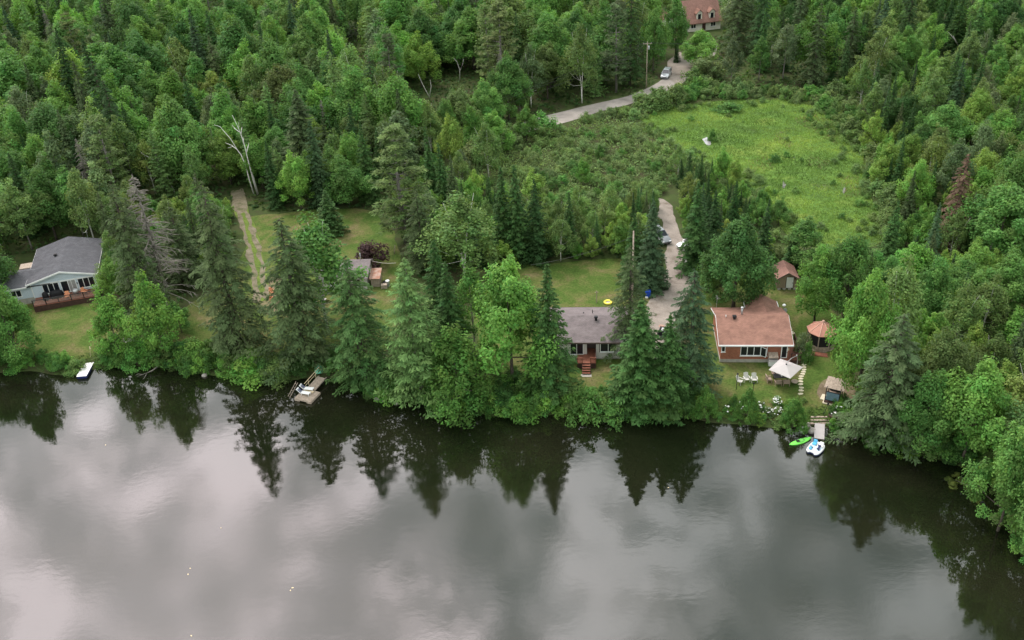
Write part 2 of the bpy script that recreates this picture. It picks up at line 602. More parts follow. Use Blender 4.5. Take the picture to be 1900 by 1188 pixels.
def ground_mat(name, stops, scale=0.5, fine=9.0, fine_amt=0.35, bump=0.5):
    """patchy ground: several colours by low-frequency noise, fine grain on top"""
    m, nt, b = new_mat(name)
    N, L = nt.nodes.new, nt.links.new
    tc = N('ShaderNodeTexCoord')
    n1 = N('ShaderNodeTexNoise'); n1.inputs['Scale'].default_value = scale; n1.inputs['Detail'].default_value = 6; n1.inputs['Roughness'].default_value = 0.65
    n1.inputs['Distortion'].default_value = 0.4
    L(tc.outputs['Object'], n1.inputs['Vector'])
    r = N('ShaderNodeValToRGB'); e = r.color_ramp.elements
    while len(e) < len(stops): e.new(0.5)
    for el, (p, c) in zip(e, stops):
        el.position = p; el.color = (*c, 1)
    L(n1.outputs['Fac'], r.inputs[0])
    n2 = N('ShaderNodeTexNoise'); n2.inputs['Scale'].default_value = fine; n2.inputs['Detail'].default_value = 3
    L(tc.outputs['Object'], n2.inputs['Vector'])
    mr = N('ShaderNodeMapRange'); mr.inputs['From Min'].default_value = 0.25; mr.inputs['From Max'].default_value = 0.75
    mr.inputs['To Min'].default_value = 1 - fine_amt; mr.inputs['To Max'].default_value = 1 + fine_amt
    L(n2.outputs['Fac'], mr.inputs['Value'])
    sc = N('ShaderNodeVectorMath'); sc.operation = 'SCALE'
    L(r.outputs['Color'], sc.inputs[0]); L(mr.outputs[0], sc.inputs['Scale'])
    L(sc.outputs[0], b.inputs['Base Color'])
    b.inputs['Roughness'].default_value = 0.95; b.inputs['Specular IOR Level'].default_value = 0.1
    if bump:
        bp = N('ShaderNodeBump'); bp.inputs['Strength'].default_value = bump; bp.inputs['Distance'].default_value = 0.08
        L(n2.outputs['Fac'], bp.inputs['Height']); L(bp.outputs[0], b.inputs['Normal'])
    return m


LAWN = ground_mat('mown_grass', [(0.28, (0.050, 0.092, 0.018)), (0.44, (0.066, 0.108, 0.022)), (0.56, (0.105, 0.118, 0.036)), (0.70, (0.165, 0.130, 0.068))], 0.28, 4.0, 0.32)
ROUGH_GRASS = ground_mat('rough_grass', [(0.3, (0.075, 0.115, 0.025)), (0.55, (0.12, 0.165, 0.035)), (0.75, (0.16, 0.15, 0.06))], 0.3, 3.0, 0.35)
MARSH = ground_mat('marsh_grass_bed', [(0.27, (0.11, 0.09, 0.055)), (0.36, (0.065, 0.115, 0.028)), (0.52, (0.090, 0.165, 0.032)), (0.66, (0.135, 0.185, 0.038)), (0.80, (0.09, 0.13, 0.04))], 0.11, 1.6, 0.35)
GRAVEL = ground_mat('gravel', [(0.30, (0.15, 0.125, 0.095)), (0.45, (0.25, 0.215, 0.185)), (0.7, (0.33, 0.285, 0.245))], 0.34, 6.0, 0.18, 0.3)
DIRT = ground_mat('dirt', [(0.32, (0.075, 0.095, 0.035)), (0.46, (0.15, 0.130, 0.085)), (0.7, (0.22, 0.19, 0.14))], 0.6, 5.0, 0.2, 0.3)
ASPHALT = ground_mat('worn_asphalt', [(0.3, (0.22, 0.195, 0.175)), (0.5, (0.29, 0.26, 0.235)), (0.7, (0.35, 0.31, 0.28))], 0.3, 9.0, 0.08, 0.2)
BARE = ground_mat('bare_earth', [(0.3, (0.13, 0.10, 0.065)), (0.5, (0.19, 0.15, 0.10)), (0.7, (0.12, 0.13, 0.045))], 0.5, 6.0, 0.2)

P_LAWN_L = [(18, 572), (70, 556), (165, 566), (205, 560), (230, 600), (220, 640), (175, 668), (120, 672), (60, 668), (28, 655)]
P_LAWN_M = [(355, 560), (420, 520), (460, 450), (455, 402), (520, 398), (600, 388), (690, 390), (730, 430), (745, 480), (740, 560), (720, 640), (690, 690), (600, 690), (480, 680), (390, 672), (320, 655), (300, 615)]
P_LAWN_G = [(900, 520), (975, 492), (1080, 484), (1190, 478), (1215, 545), (1210, 575), (1190, 660), (1160, 735), (1100, 745), (1050, 735), (990, 720), (900, 690), (880, 600)]
P_LAWN_R = [(1270, 560), (1330, 540), (1420, 500), (1500, 540), (1560, 590), (1580, 680), (1600, 760), (1570, 785), (1520, 785), (1440, 785), (1330, 770), (1290, 700)]
P_MARSH = [(1186, 222), (1245, 198), (1330, 188), (1420, 184), (1500, 192), (1530, 215), (1575, 262), (1605, 300), (1610, 345), (1630, 400), (1640, 445), (1600, 462), (1560, 470), (1510, 462), (1470, 452), (1430, 400), (1390, 352), (1330, 322), (1282, 292), (1232, 262)]
P_FIELD = [(1840, -30), (1960, -40), (2000, 25), (1880, 22)]
P_ROAD = [(845, 268), (930, 240), (1010, 216), (1090, 196), (1165, 180), (1215, 158), (1250, 132), (1285, 108), (1330, 80), (1330, 100), (1300, 130), (1262, 158), (1215, 180), (1180, 192), (1110, 208), (1060, 225), (1010, 238), (940, 257), (880, 279)]
P_DRIVE_R = [(1222, 366), (1236, 366), (1252, 400), (1268, 440), (1284, 470), (1292, 510), (1278, 535), (1262, 560), (1250, 600), (1238, 640), (1238, 672), (1214, 672), (1206, 620), (1196, 585), (1200, 562), (1222, 548), (1236, 510), (1238, 470), (1232, 430), (1222, 395)]
P_DRIVE_L = [(428, 358), (452, 356), (462, 395), (478, 430), (488, 470), (496, 512), (505, 560), (470, 560), (462, 512), (462, 470), (448, 425), (434, 392)]
for nm, pp, mt_, lift, lab, sd in [
        ('lawn', P_LAWN_L, LAWN, 0.03, 'patchy lawn below the blue house', 1), ('lawn', P_LAWN_M, LAWN, 0.03, 'lawn round the small cottage between the pines', 2),
        ('lawn', P_LAWN_G, LAWN, 0.03, 'dry lawn round the grey roofed cottage', 3), ('lawn', P_LAWN_R, LAWN, 0.03, 'green lawn in front of the brick house', 4),
        ('marsh', P_MARSH, MARSH, 0.04, 'bright yellow green marsh meadow', 5), ('field', P_FIELD, MARSH, 0.05, 'bright green field beyond the forest', 6)]:
    sheet(nm, ground_poly(pp), mt_, lift, lab, 1.6, 0.5, sd)
sheet('road', ground_poly(P_ROAD), ASPHALT, 0.07, 'pale worn road through the forest', 2.0, 0.12, 7)
sheet('driveway', ground_poly(P_DRIVE_R), GRAVEL, 0.075, 'pale gravel driveway between the cottages', 1.0, 0.38, 8)
sheet('driveway', ground_poly(P_DRIVE_L), ROUGH_GRASS, 0.07, 'grassy strip of the two track dirt lane', 1.2, 0.2, 9)
# two wheel tracks of the dirt lane
for off in (-0.65, 0.65):
    cl = np.array([ground(x, y)[:2] for x, y in [(440, 352), (447, 388), (460, 425), (474, 470), (480, 512), (488, 562)]])
    t_ = np.gradient(cl, axis=0); t_ = unit(t_); nrm = np.stack([-t_[:, 1], t_[:, 0]], 1)
    c1 = cl + nrm * off
    sheet('dirt_track', np.vstack([c1 + nrm * 0.36, (c1 - nrm * 0.36)[::-1]]), DIRT, 0.10, 'worn wheel track of the dirt lane', 0.7, 0.30, 10 + int(off > 0))
sheet('dirt_turnaround', ground_poly([(430, 384), (428, 360), (440, 350), (456, 356), (460, 384), (452, 398), (440, 396)]), DIRT, 0.085, 'dark dirt at the head of the lane under the trees', 0.9, 0.25, 31)
sheet('forecourt', ground_poly([(1262, 160), (1290, 118), (1262, 95), (1240, 112), (1232, 140)]), GRAVEL, 0.085, 'pale gravel yard of the far house', 1.5, 0.3, 12)
sheet('bare_ground', ground_poly([(1512, 712), (1530, 700), (1570, 705), (1592, 725), (1585, 752), (1550, 758), (1520, 742)]), BARE, 0.06, 'worn earth round the canopy swing', 0.9, 0.2, 13)
sheet('bare_ground', ground_poly([(480, 520), (520, 512), (530, 560), (505, 590), (478, 575)]), BARE, 0.05, 'worn earth where the lane ends', 0.9, 0.2, 14)
pw_ = glass_mat('sky_pale_puddle', (0.27, 0.265, 0.26))  # pale base colour stands in for the sky mirrored in the pool
sheet('puddle', ground_poly([(1302, 256), (1306, 260), (1312, 254), (1320, 266), (1317, 273), (1307, 267)]), pw_, 0.09, 'small bright pool in the marsh', 0.7, 0.15, 15)
DULL_WATER = glass_mat('shallow_water', (0.13, 0.12, 0.11))
for i_, (a_, b_) in enumerate([((1563, 346), (1570, 362)), ((1452, 335), (1458, 352)), ((1470, 290), (1476, 296))]):
    cx_, cy_ = (a_[0] + b_[0]) / 2, (a_[1] + b_[1]) / 2
    sheet('puddle', ground_poly([(a_[0], cy_), (cx_, a_[1]), (b_[0], cy_), (cx_, b_[1])]), DULL_WATER, 0.09, 'narrow wet gap in the marsh grass', 0.5, 0.1, 16 + i_)


# ---------------------------------------------------------------- foliage
def leaf_quads(C, Nrm, size, asp, rng, jit=0.5, along=None):
    """rhombus leaves: centre, rough normal, half-length, aspect; optional long-axis direction"""
    n = len(C)
    Nn = unit(Nrm + rng.normal(0, jit, (n, 3)))
    t = unit(rng.normal(0, 1, (n, 3)) if along is None else along + rng.normal(0, 0.25, (n, 3)))
    t = unit(t - (t * Nn).sum(1, keepdims=True) * Nn)
    b = np.cross(Nn, t)
    s = np.asarray(size).reshape(-1, 1) * np.ones((n, 1))
    V = np.empty((n, 4, 3))
    V[:, 0] = C - t * s; V[:, 1] = C + b * s * asp; V[:, 2] = C + t * s; V[:, 3] = C - b * s * asp
    return V.reshape(-1, 3)


def sph(rng, n):
    return unit(rng.normal(0, 1, (n, 3)))


def lobes_crown(rng, cent, rl, out, per, size, asp=0.62, squash=0.75, up=0.6, stretch=0.0, lean=0.4, spread=0.30):
    """clusters of leaves: each lobe is a ragged dome facing out and up"""
    Vs, va, hu = [], [], []
    for c, r, o in zip(cent, rl, out):
        n = int(per * (r / np.mean(rl)) ** 1.6)
        d = sph(rng, n)
        axis_ = unit(o * lean + np.array([0, 0, 1.0]) * up)
        dn = d @ axis_
        d = d[(dn > -0.35) | (rng.random(n) < 0.2)]
        n = len(d)
        rr = r * (1 - np.abs(rng.normal(0, spread, n)).clip(0, 0.9)) * (1 + 0.12 * rng.normal(0, 1, n))
        p = d * rr[:, None]
        p[:, 2] *= squash
        if stretch:
            p += axis_ * (np.maximum(d @ axis_, 0)[:, None] ** 2) * r * stretch
        nr = 0.7 * d + 0.5 * axis_ + np.array([0, 0, 0.25])
        Vs.append(leaf_quads(c + p, nr, size * rng.uniform(0.65, 1.3, n), asp, rng, 0.42))
        lv = rng.uniform(0.72, 1.28)
        va.append(lv * rng.uniform(0.72, 1.30, n))
        hu.append(0.5 + rng.normal(0, 0.008) + rng.normal(0, 0.007, n))
    return np.vstack(Vs), np.concatenate(va), np.concatenate(hu)


def limb_tree(rng, H, r0, cent, zfork, nl=9, lean=(0, 0), sides=7):
    """tapered trunk with limbs that reach into the crown"""
    mb = MB()
    k = 7
    pts = [(lean[0] * (i / k) ** 2 + rng.normal(0, 0.05) * i / k, lean[1] * (i / k) ** 2 + rng.normal(0, 0.05) * i / k, H * 0.9 * i / k - 0.3 * (i == 0)) for i in range(k + 1)]
    mb.tube(pts, [r0 * (1.25 if i == 0 else (1 - 0.9 * i / k)) for i in range(k + 1)], sides)
    idx = rng.choice(len(cent), min(nl, len(cent)), replace=False)
    for i in idx:
        c = cent[i]
        z0 = min(max(zfork, c[2] - np.hypot(c[0], c[1]) * 0.9), H * 0.8)
        f = z0 / (H * 0.9)
        a = np.array([lean[0] * f * f, lean[1] * f * f, z0])
        m_ = a * 0.45 + c * 0.55 + np.array([0, 0, -0.35])
        rr = r0 * (1 - 0.9 * f) * 0.55
        mb.tube([a, m_, c], [rr, rr * 0.65, rr * 0.2], 4, cap=False)
    return mb


PROTO = {}          # kind -> list of (trunk mesh, crown mesh, height, radius)


def add_proto(kind, trunk, crown, H, Rr):
    PROTO.setdefault(kind, []).append((trunk, crown, H, Rr))


def broadleaf(kind, seed, H, Rr, zb, nlobes, per, size, rl=(0.8, 1.5), shape=0.55, bark='bark', r0=0.2, spire=0.3, squash=0.75, asp=0.62, stems=1, up=0.6, inner=0.5, lean=0.4, spread=0.3, rag=0.72):
    rng = np.random.default_rng(seed)
    n = nlobes
    t = (np.arange(n) + rng.random(n)) / n                       # 0 bottom .. 1 top of crown
    t = t ** 0.85
    prof = np.sin(np.pi * np.clip(t * 0.86 + 0.14, 0, 1) ** shape * 0.98 + 0.02)
    prof = np.clip(prof, 0.12, 1)
    ang = np.arange(n) * 2.399963 + rng.normal(0, 0.35, n)
    rad = Rr * prof * (inner + (1 - inner) * rng.random(n) ** 0.6) * rng.uniform(0.82, 1.12, n)
    # uneven outline: limbs reach out in some directions and heights, leaders of different height share the top
    lob = 1 + rag * (0.20 * np.sin(2 * ang + seed + 2.2 * t) + 0.22 * np.sin(3 * ang - 4.1 * t + 1.7 * seed) + 0.16 * np.sin(5 * ang + 6.0 * t + 2.3 * seed))
    rad *= lob
    shoot = rng.random(n) < 0.14 * rag
    rad = np.where(shoot, rad * 1.22, rad)
    lead = 1 - rag * 0.20 * (0.5 + 0.5 * np.sin(2 * ang + 1.3 * seed)) * t - rag * 0.10 * (0.5 + 0.5 * np.sin(5 * ang + seed)) * t
    z = zb + (H - zb - rl[0]) * t * lead + rng.normal(0, 0.25 + 0.25 * rag, n)
    top = np.argmax(z); z[top] = H - rl[0] * 0.8
    cent = np.stack([rad * np.cos(ang), rad * np.sin(ang), z], 1)
    out = np.stack([np.cos(ang), np.sin(ang), 0.3 + t], 1)
    rls = (rl[0] * 0.8 + (rl[1] - rl[0] * 0.8) * rng.random(n) ** 1.5) * (0.75 + 0.45 * prof)
    V, va, hu = lobes_crown(rng, cent, rls, out, per, size, asp, squash, up, spire, lean, spread)
    crown = np_mesh(kind + '_crown', V, 4, [M['leaf']], va, hu)
    tr = MB()
    for s in range(stems):
        ln = (0, 0) if stems == 1 else (rng.normal(0, Rr * 0.35), rng.normal(0, Rr * 0.35))
        t_ = limb_tree(rng, H, r0 * (1 if stems == 1 else 0.75), cent, max(zb * 0.8, H * 0.22), 10 if stems == 1 else 6, ln)
        tr.add(t_.v, t_.f)
    add_proto(kind, tr.mesh(kind + '_trunk', M[bark], True), crown, H, Rr + 0.62 * (rl[0] + rl[1]) / 2 * (1.0 if kind != 'cedar' else 0.7))


def conifer(kind, seed, H, Rr, zb, step, nbr, sprays, size, power=0.85, droop=0.28, asp=0.34, bark='bark', width=0.32, tipup=0.12, gap=0.0, wob=0.14, top=1.0, bare=0.0):
    """whorls of boughs; every bough is a flat fan of sprays that droops and lifts at its tip"""
    rng = np.random.default_rng(seed)
    Vs, va, hu = [], [], []
    mb = MB()
    mb.tube([(0, 0, -0.3), (0, 0, H * 0.4), (0, 0, H * 0.98)], [Rr * 0.075 + 0.05, Rr * 0.05 + 0.03, 0.02], 7)
    z = zb
    sect = rng.uniform(0.74, 1.14, 9)
    while z < H - 0.15:
        f = (z - zb) / (H - zb)
        L0 = Rr * max((1 - f) ** power * top, 0.05)
        nb = max(4, int(nbr * (0.55 + 0.45 * (1 - f))))
        a0 = rng.random() * 6.28
        for k in range(nb):
            if rng.random() < gap:
                continue
            a = a0 + 6.28 * k / nb + rng.normal(0, 0.18)
            L = L0 * rng.uniform(1 - wob * 1.6, 1 + wob) * sect[int((a % 6.283) / 6.284 * 9)]
            zz = z + rng.normal(0, step * 0.25)
            d = np.array([math.cos(a), math.sin(a), 0])
            lat = np.array([-d[1], d[0], 0])
            n = max(5, int(sprays * (0.25 + 0.75 * L / Rr)))
            u = rng.uniform(bare, 1, n) ** 0.7
            w = width * L * (1.05 - u) ** 0.55 * np.minimum(1, (u - bare * 0.7) * 3 + 0.25)
            s = rng.uniform(-1, 1, n)
            dz = -droop * L * u ** 1.6 + tipup * L * np.maximum(u - 0.7, 0) * 3 - 0.10 * w * s * s * 3
            rise = 0.10 * L * u
            C = np.array([0, 0, zz]) + d * (L * u)[:, None] + lat * (w * s)[:, None] + np.array([0, 0, 1]) * (dz + rise + rng.normal(0, 0.04, n))[:, None]
            along = d * 0.8 + lat * (s * 0.9)[:, None] + np.array([0, 0, -1]) * (droop * 0.9 * u)[:, None]
            nr = np.array([0, 0, 1.0]) + d * (0.35 + 0.5 * u)[:, None]
            sz = size * rng.uniform(0.7, 1.25, n) * (0.55 + 0.45 * min(1, L / (Rr * 0.5)))
            Vs.append(leaf_quads(C, nr, sz, asp, rng, 0.30, along))
            bv = rng.uniform(0.78, 1.22)
            va.append(bv * rng.uniform(0.75, 1.25, n)); hu.append(np.full(n, 0.5 + rng.normal(0, 0.008)))
            if bare > 0.05:
                mb.tube([(0, 0, zz), tuple(np.array([0, 0, zz]) + d * L * 0.7 + np.array([0, 0, -droop * L * 0.4]))], [0.05, 0.015], 3, cap=False)
        z += step * rng.uniform(0.8, 1.2) * (0.6 + 0.4 * (1 - f))
    crown = np_mesh(kind + '_crown', np.vstack(Vs), 4, [M['needle']], np.concatenate(va), np.concatenate(hu))
    add_proto(kind, mb.mesh(kind + '_trunk', M[bark], True), crown, H, Rr)


def white_pine(kind, seed, H, Rr, zb, nw, per, size):
    """open whorls of long limbs carrying separate plumes of needles"""
    rng = np.random.default_rng(seed)
    Vs, va, hu = [], [], []
    mb = MB()
    mb.tube([(0, 0, -0.3), (0.1, 0, H * 0.5), (0, 0.1, H * 0.97)], [0.26, 0.17, 0.03], 7)
    for w in range(nw):
        f = (w + rng.random() * 0.5) / nw
        z = zb + (H - zb) * f
        Lw = Rr * (0.55 + 0.45 * math.sin(min(f * 1.35 + 0.35, 1.57))) * max(1.02 - f, 0.06) ** 0.62
        for k in range(rng.integers(5, 8)):
            a = rng.random() * 6.28
            L = Lw * rng.uniform(0.6, 1.12)
            d = np.array([math.cos(a), math.sin(a), 0]); lat = np.array([-d[1], d[0], 0])
            upz = 0.22 * L * (0.4 + f)
            mb.tube([(0, 0, z), tuple(d * L * 0.55 + [0, 0, z + upz * 0.3]), tuple(d * L + [0, 0, z + upz])], [0.06, 0.04, 0.01], 3, cap=False)
            npl = max(3, int(7 * L / Rr))
            lv = rng.uniform(0.78, 1.22)
            for _ in range(npl):
                u = rng.uniform(0.35, 1.0); s = rng.uniform(-1, 1) * 0.33 * L * (1.1 - u * 0.7)
                c = d * (L * u) + lat * s + np.array([0, 0, z + upz * u + rng.normal(0, 0.08)])
                pr = 0.55 * rng.uniform(0.7, 1.3)
                dd = sph(rng, per); dd[:, 2] = np.abs(dd[:, 2]) * 0.55 - 0.12
                dd = unit(dd + d * 0.45)
                C = c + dd * (pr * rng.uniform(0.3, 1, per))[:, None]
                Vs.append(leaf_quads(C, np.array([0, 0, 1.0]) + dd * 0.5, size * rng.uniform(0.7, 1.3, per), 0.26, rng, 0.35, dd))
                va.append(lv * rng.uniform(0.8, 1.2) * rng.uniform(0.75, 1.25, per)); hu.append(np.full(per, 0.5 + rng.normal(0, 0.01)))
    add_proto(kind, mb.mesh(kind + '_trunk', M['grey_bark'], True), np_mesh(kind + '_crown', np.vstack(Vs), 4, [M['needle']], np.concatenate(va), np.concatenate(hu)), H, Rr)


def dead_conifer(kind, seed, H, Rr):
    rng = np.random.default_rng(seed)
    tr = MB(); tr.tube([(0, 0, -0.3), (0.1, 0.05, H * 0.5), (0, 0, H)], [0.2, 0.12, 0.02], 7)
    br = MB()
    for i in range(190):
        f = rng.random() ** 0.9
        z = H * (0.12 + 0.86 * f); L = Rr * (1 - f) ** 0.75 * rng.uniform(0.5, 1.1) + 0.2
        a = rng.random() * 6.28
        d = Vector((math.cos(a), math.sin(a), 0))
        p0 = Vector((0, 0, z)); p1 = p0 + d * L * 0.55 + Vector((0, 0, -0.05 * L)); p2 = p0 + d * L + Vector((0, 0, -0.22 * L))
        br.tube([p0, p1, p2], [0.045, 0.032, 0.012], 4, cap=False)
        for _ in range(5):
            u = rng.uniform(0.35, 1); q = p0.lerp(p2, u)
            b = d * rng.uniform(0.1, 0.5) + Vector((-d.y, d.x, 0)) * rng.uniform(-0.5, 0.5) + Vector((0, 0, -0.22))
            br.tube([q, q + b * min(1.0, L * 0.5)], [0.022, 0.008], 3, cap=False)
    add_proto(kind, tr.mesh(kind + '_trunk', M['dead_wood'], True), br.mesh(kind + '_branches', M['dead_wood']), H, Rr)


# kinds of tree, several of each
for s in range(6):
    broadleaf('maple', 10 + s, 14, 3.9, 3.0, 70, 270, 0.17, (0.85, 1.5), 0.62 + 0.05 * s, spire=0.75, r0=0.20, inner=0.36)
for s in range(3):
    broadleaf('young_maple', 30 + s, 9, 2.5, 1.6, 46, 210, 0.145, (0.6, 1.05), 0.72, spire=0.85, r0=0.11, inner=0.4)
for s in range(4):
    broadleaf('round_maple', 50 + s, 14, 5.0, 2.2, 100, 270, 0.17, (0.9, 1.6), 0.62, spire=0.4, r0=0.28, inner=0.5, rag=0.7)
for s in range(3):
    broadleaf('birch', 70 + s, 13, 3.0, 3.8, 66, 130, 0.145, (0.65, 1.25), 0.66, bark='birch_bark', r0=0.13, spire=0.15, squash=1.0, asp=0.7, stems=2 + s % 2, up=0.35, spread=0.42)
for s in range(3):
    broadleaf('poplar', 90 + s, 15, 2.7, 4.0, 54, 150, 0.155, (0.7, 1.2), 0.70, bark='grey_bark', r0=0.15, spire=0.25, squash=0.95, asp=0.8, spread=0.4)
for s in range(4):
    conifer('spruce', 110 + s, 16, 3.3, 0.5, 0.46, 10, 66, 0.215, 0.82, 0.30, 0.36, wob=0.13 + 0.03 * s, gap=0.03)
for s in range(3):
    conifer('fir', 130 + s, 12, 1.75, 0.4, 0.38, 9, 32, 0.20, 0.9, 0.22, 0.38, wob=0.12)
for s in range(3):
    conifer('old_spruce', 150 + s, 18, 3.8, 1.5, 0.55, 9, 92, 0.195, 0.62, 0.42, 0.32, wob=0.24, gap=0.12, bare=0.16, tipup=0.05)
for s in range(2):
    white_pine('pine', 170 + s, 17, 4.2, 2.5, 19, 20, 0.27)
for s in range(2):
    conifer('larch', 180 + s, 15, 3.0, 0.8, 0.40, 9, 60, 0.19, 0.60, 0.16, 0.30, wob=0.26, gap=0.06, bare=0.05, bark='grey_bark', width=0.4)
for s in range(2):
    broadleaf('cedar', 190 + s, 9, 2.6, 0.4, 120, 90, 0.15, (0.45, 0.75), 0.50, spire=1.1, r0=0.14, squash=1.15, asp=0.5, inner=0.72, rag=0.35)
for s in range(4):
    broadleaf('bush', 210 + s, 2.2, 1.45, 0.1, 28, 95, 0.11, (0.42, 0.7), 0.45, r0=0.04, spire=0.35, stems=2, inner=0.45)
for s in range(4):
    broadleaf('willow', 230 + s, 3.6, 1.9, 0.3, 34, 85, 0.15, (0.5, 0.9), 0.55, r0=0.05, spire=0.75, stems=3, asp=0.42, inner=0.4, bark='grey_bark', spread=0.45)
for s in range(3):  # willow bushes too: a second set for the road and marsh edges
    broadleaf('alder', 260 + s, 3.4, 1.6, 0.3, 34, 95, 0.13, (0.5, 0.85), 0.6, r0=0.05, spire=0.5, stems=3, asp=0.6, inner=0.4, bark='grey_bark', spread=0.4)
for s in range(2):
    dead_conifer('dead', 250 + s, 15, 2.9)


# ---------------------------------------------------------------- trees: the ones one can point at, measured one by one
NADIR = (1111.9, 3445.1)
TINT = {
    'bright': (0.13, 0.285, 0.042), 'lime': (0.185, 0.305, 0.048), 'mid': (0.1, 0.232, 0.044), 'deep': (0.066, 0.162, 0.034), 'yellow': (0.165, 0.225, 0.045),
    'grey': (0.135, 0.195, 0.085), 'birch': (0.14, 0.235, 0.06), 'olive': (0.12, 0.19, 0.05),
    'spruce': (0.05, 0.12, 0.026), 'dspruce': (0.036, 0.088, 0.022), 'gspruce': (0.082, 0.125, 0.043), 'bspruce': (0.058, 0.112, 0.047), 'lspruce': (0.07, 0.15, 0.036),
    'wpine': (0.115, 0.175, 0.045), 'gpine': (0.08, 0.118, 0.043), 'larch': (0.130, 0.245, 0.062), 'cedar': (0.088, 0.205, 0.032), 'purple': (0.077, 0.042, 0.044), 'brown': (0.160, 0.095, 0.065),
    'willow': (0.150, 0.240, 0.075), 'marsh': (0.140, 0.170, 0.050),
}
CAT = {'maple': 'tree', 'young_maple': 'tree', 'round_maple': 'tree', 'birch': 'tree', 'poplar': 'tree', 'spruce': 'tree', 'fir': 'tree', 'old_spruce': 'tree', 'pine': 'tree', 'larch': 'tree', 'cedar': 'tree', 'dead': 'tree', 'bush': 'bush', 'willow': 'bush', 'alder': 'bush', 'dead': 'tree'}
NAME = {'maple': 'maple_tree', 'young_maple': 'young_maple_tree', 'round_maple': 'round_maple_tree', 'birch': 'birch_tree', 'poplar': 'poplar_tree', 'spruce': 'spruce_tree', 'fir': 'fir_tree',
        'old_spruce': 'old_spruce_tree', 'pine': 'pine_tree', 'larch': 'larch_tree', 'cedar': 'cedar_tree', 'dead': 'dead_spruce_tree', 'bush': 'bush', 'willow': 'willow_bush', 'alder': 'edge_willow_bush'}
PLACED = []          # x, y, crown radius
UNSEEN = {23,79,109,131,145,146,174,216,225,247,249,250,278,298,308,314,318,329,340,368,377,423,427,437,438,441,444,449,463,466,467,479,480,482,488,495,497,500,503,507,512,519,523,529,533,538,539,540,542,544,545,547,574,592,597,599,602,604,605,606,609,611,612,616,617,619,624,628,629,641,643,652,654,655,660,663,668,670,675,676,678,681,683,688,691,693,705,708,710,722,723,725,732,736,742,743,746,749,751,756,762,763,766,768,775,780,790,791,793,796,797,801,804,806,815,818,825,827,831,836,843,845,846,848,853,856,862,863,865,866,870,878,879,881,882,885,889,890,892,896,900,902,911,912,914,915,916,917,919,920,923,928,929,934,937,939,940,945,947,949,950,954,960,961,962,965,968,970,972,974,975,976,980,982,983,984,986,987,989,990,991,992,994,996,998,1001,1003,1005,1006,1007,1008,1013,1014,1017,1018,1019,1020,1022,1025,1029,1030,1033,1034,1035,1036,1039,1040,1041,1048,1050,1054,1057,1058,1059,1060,1061,1063,1066,1067,1068,1071,1072,1073,1074,1075,1076,1077,1078,1080,1081,1082,1083,1084,1086,1089,1090,1092,1093,1097,1100,1102,1104,1105,1107,1108,1110,1111,1113,1114,1116,1117,1118,1129,1130,1134,1141,1143,1154,1160,1166,1167,1169,1192,1196,1202,1213,1228,1230,1233,1236,1239,1247,1250,1252,1253,1256,1263,1264,1265,1266,1267,1268,1271,1273,1274,1276,1278,1280,1282,1284,1286,1287,1288,1289,1292,1293,1296,1297,1298,1302,1303,1304,1305,1306,1310,1312,1313,1317,1322,1323,1324,1325,1326,1327,1328,1331,1332,1333,1334,1337,1339,1341,1343,1346,1347,1348,1350,1356,1358,1363,1365,1366,1368,1370,1371,1372,1374,1377,1378,1380,1381,1382,1384,1385,1387,1388,1389,1390,1392,1393,1394,1398,1400,1404,1406,1408,1409,1412,1413,1414,1416,1418,1420,1421,1422,1424,1425,1426,1427,1428,1430,1431,1432,1435,1436,1437,1438,1441,1443,1444,1445,1446,1447,1448,1454,1457,1459,1462,1463,1464,1465,1466,1469,1471,1472,1473,1474,1476,1478,1480,1481,1483,1484,1486,1487,1489,1492,1493,1495,1497,1498,1499,1500,1501,1506,1508,1509,1511,1512,1513,1514,1517,1518,1522,1524,1525,1526,1534,1536,1538,1540,1546,1547,1552,1553,1554,1556,1557,1558,1559,1561,1562,1564,1566,1569,1570,1571,1573,1574,1576,1577,1578,1579,1581,1583,1584,1585,1586,1589,1591,1594,1601,1602,1605,1608,1610,1612,1613,1614,1617,1620,1623,1624,1626,1629,1630,1632,1633,1636,1638,1641,1644,1645,1647,1648,1649,1650,1654,1655,1657,1658,1661,1662,1663,1665,1666,1667,1670,1671,1672,1673,1674,1676,1677,1680,1681,1682,1683,1686,1687,1688,1689,1690,1693,1695,1696,1698,1699,1701,1704,1705,1706,1707,1709,1711,1712,1713,1714,1715,1717,1721,1722,1725,1727,1728,1730,1733,1734,1736,1737,1738,1740,1742,1743,1744,1746,1747,1748,1750,1754,1755,1757,1758,1759,1760,1761,1762,1764,1768,1770,1771,1773,1776,1777,1779,1783,1784,1785,1790,1792,1793,1795,1796,1797,1799,1801,1803,1804,1805,1806,1807,1808,1809,1811,1812,1813,1814,1815,1818,1820,1822,1824,1827,1845,1879,10004,10043,10046,10047,10084,10087,10101,10102,10104,10105,10109,10113,10117,10118,10119,10126,10128,10132,10133,10161,10171,10180,10183,10187,10188,10192,10197,10207,10213,10217,10218,10221,10226,10228,10229,10232,10236,10238,10239,10256,10260,10262,10265,10268,10270,10274,21920,21923,21925,21926,21927,21929,21931,21932,21933,21935,21937,21939,21947,21954,21961,21968,21974,21981,21983}       # running numbers of sown plants that stand wholly behind others: left out
N_SOWN = [0]


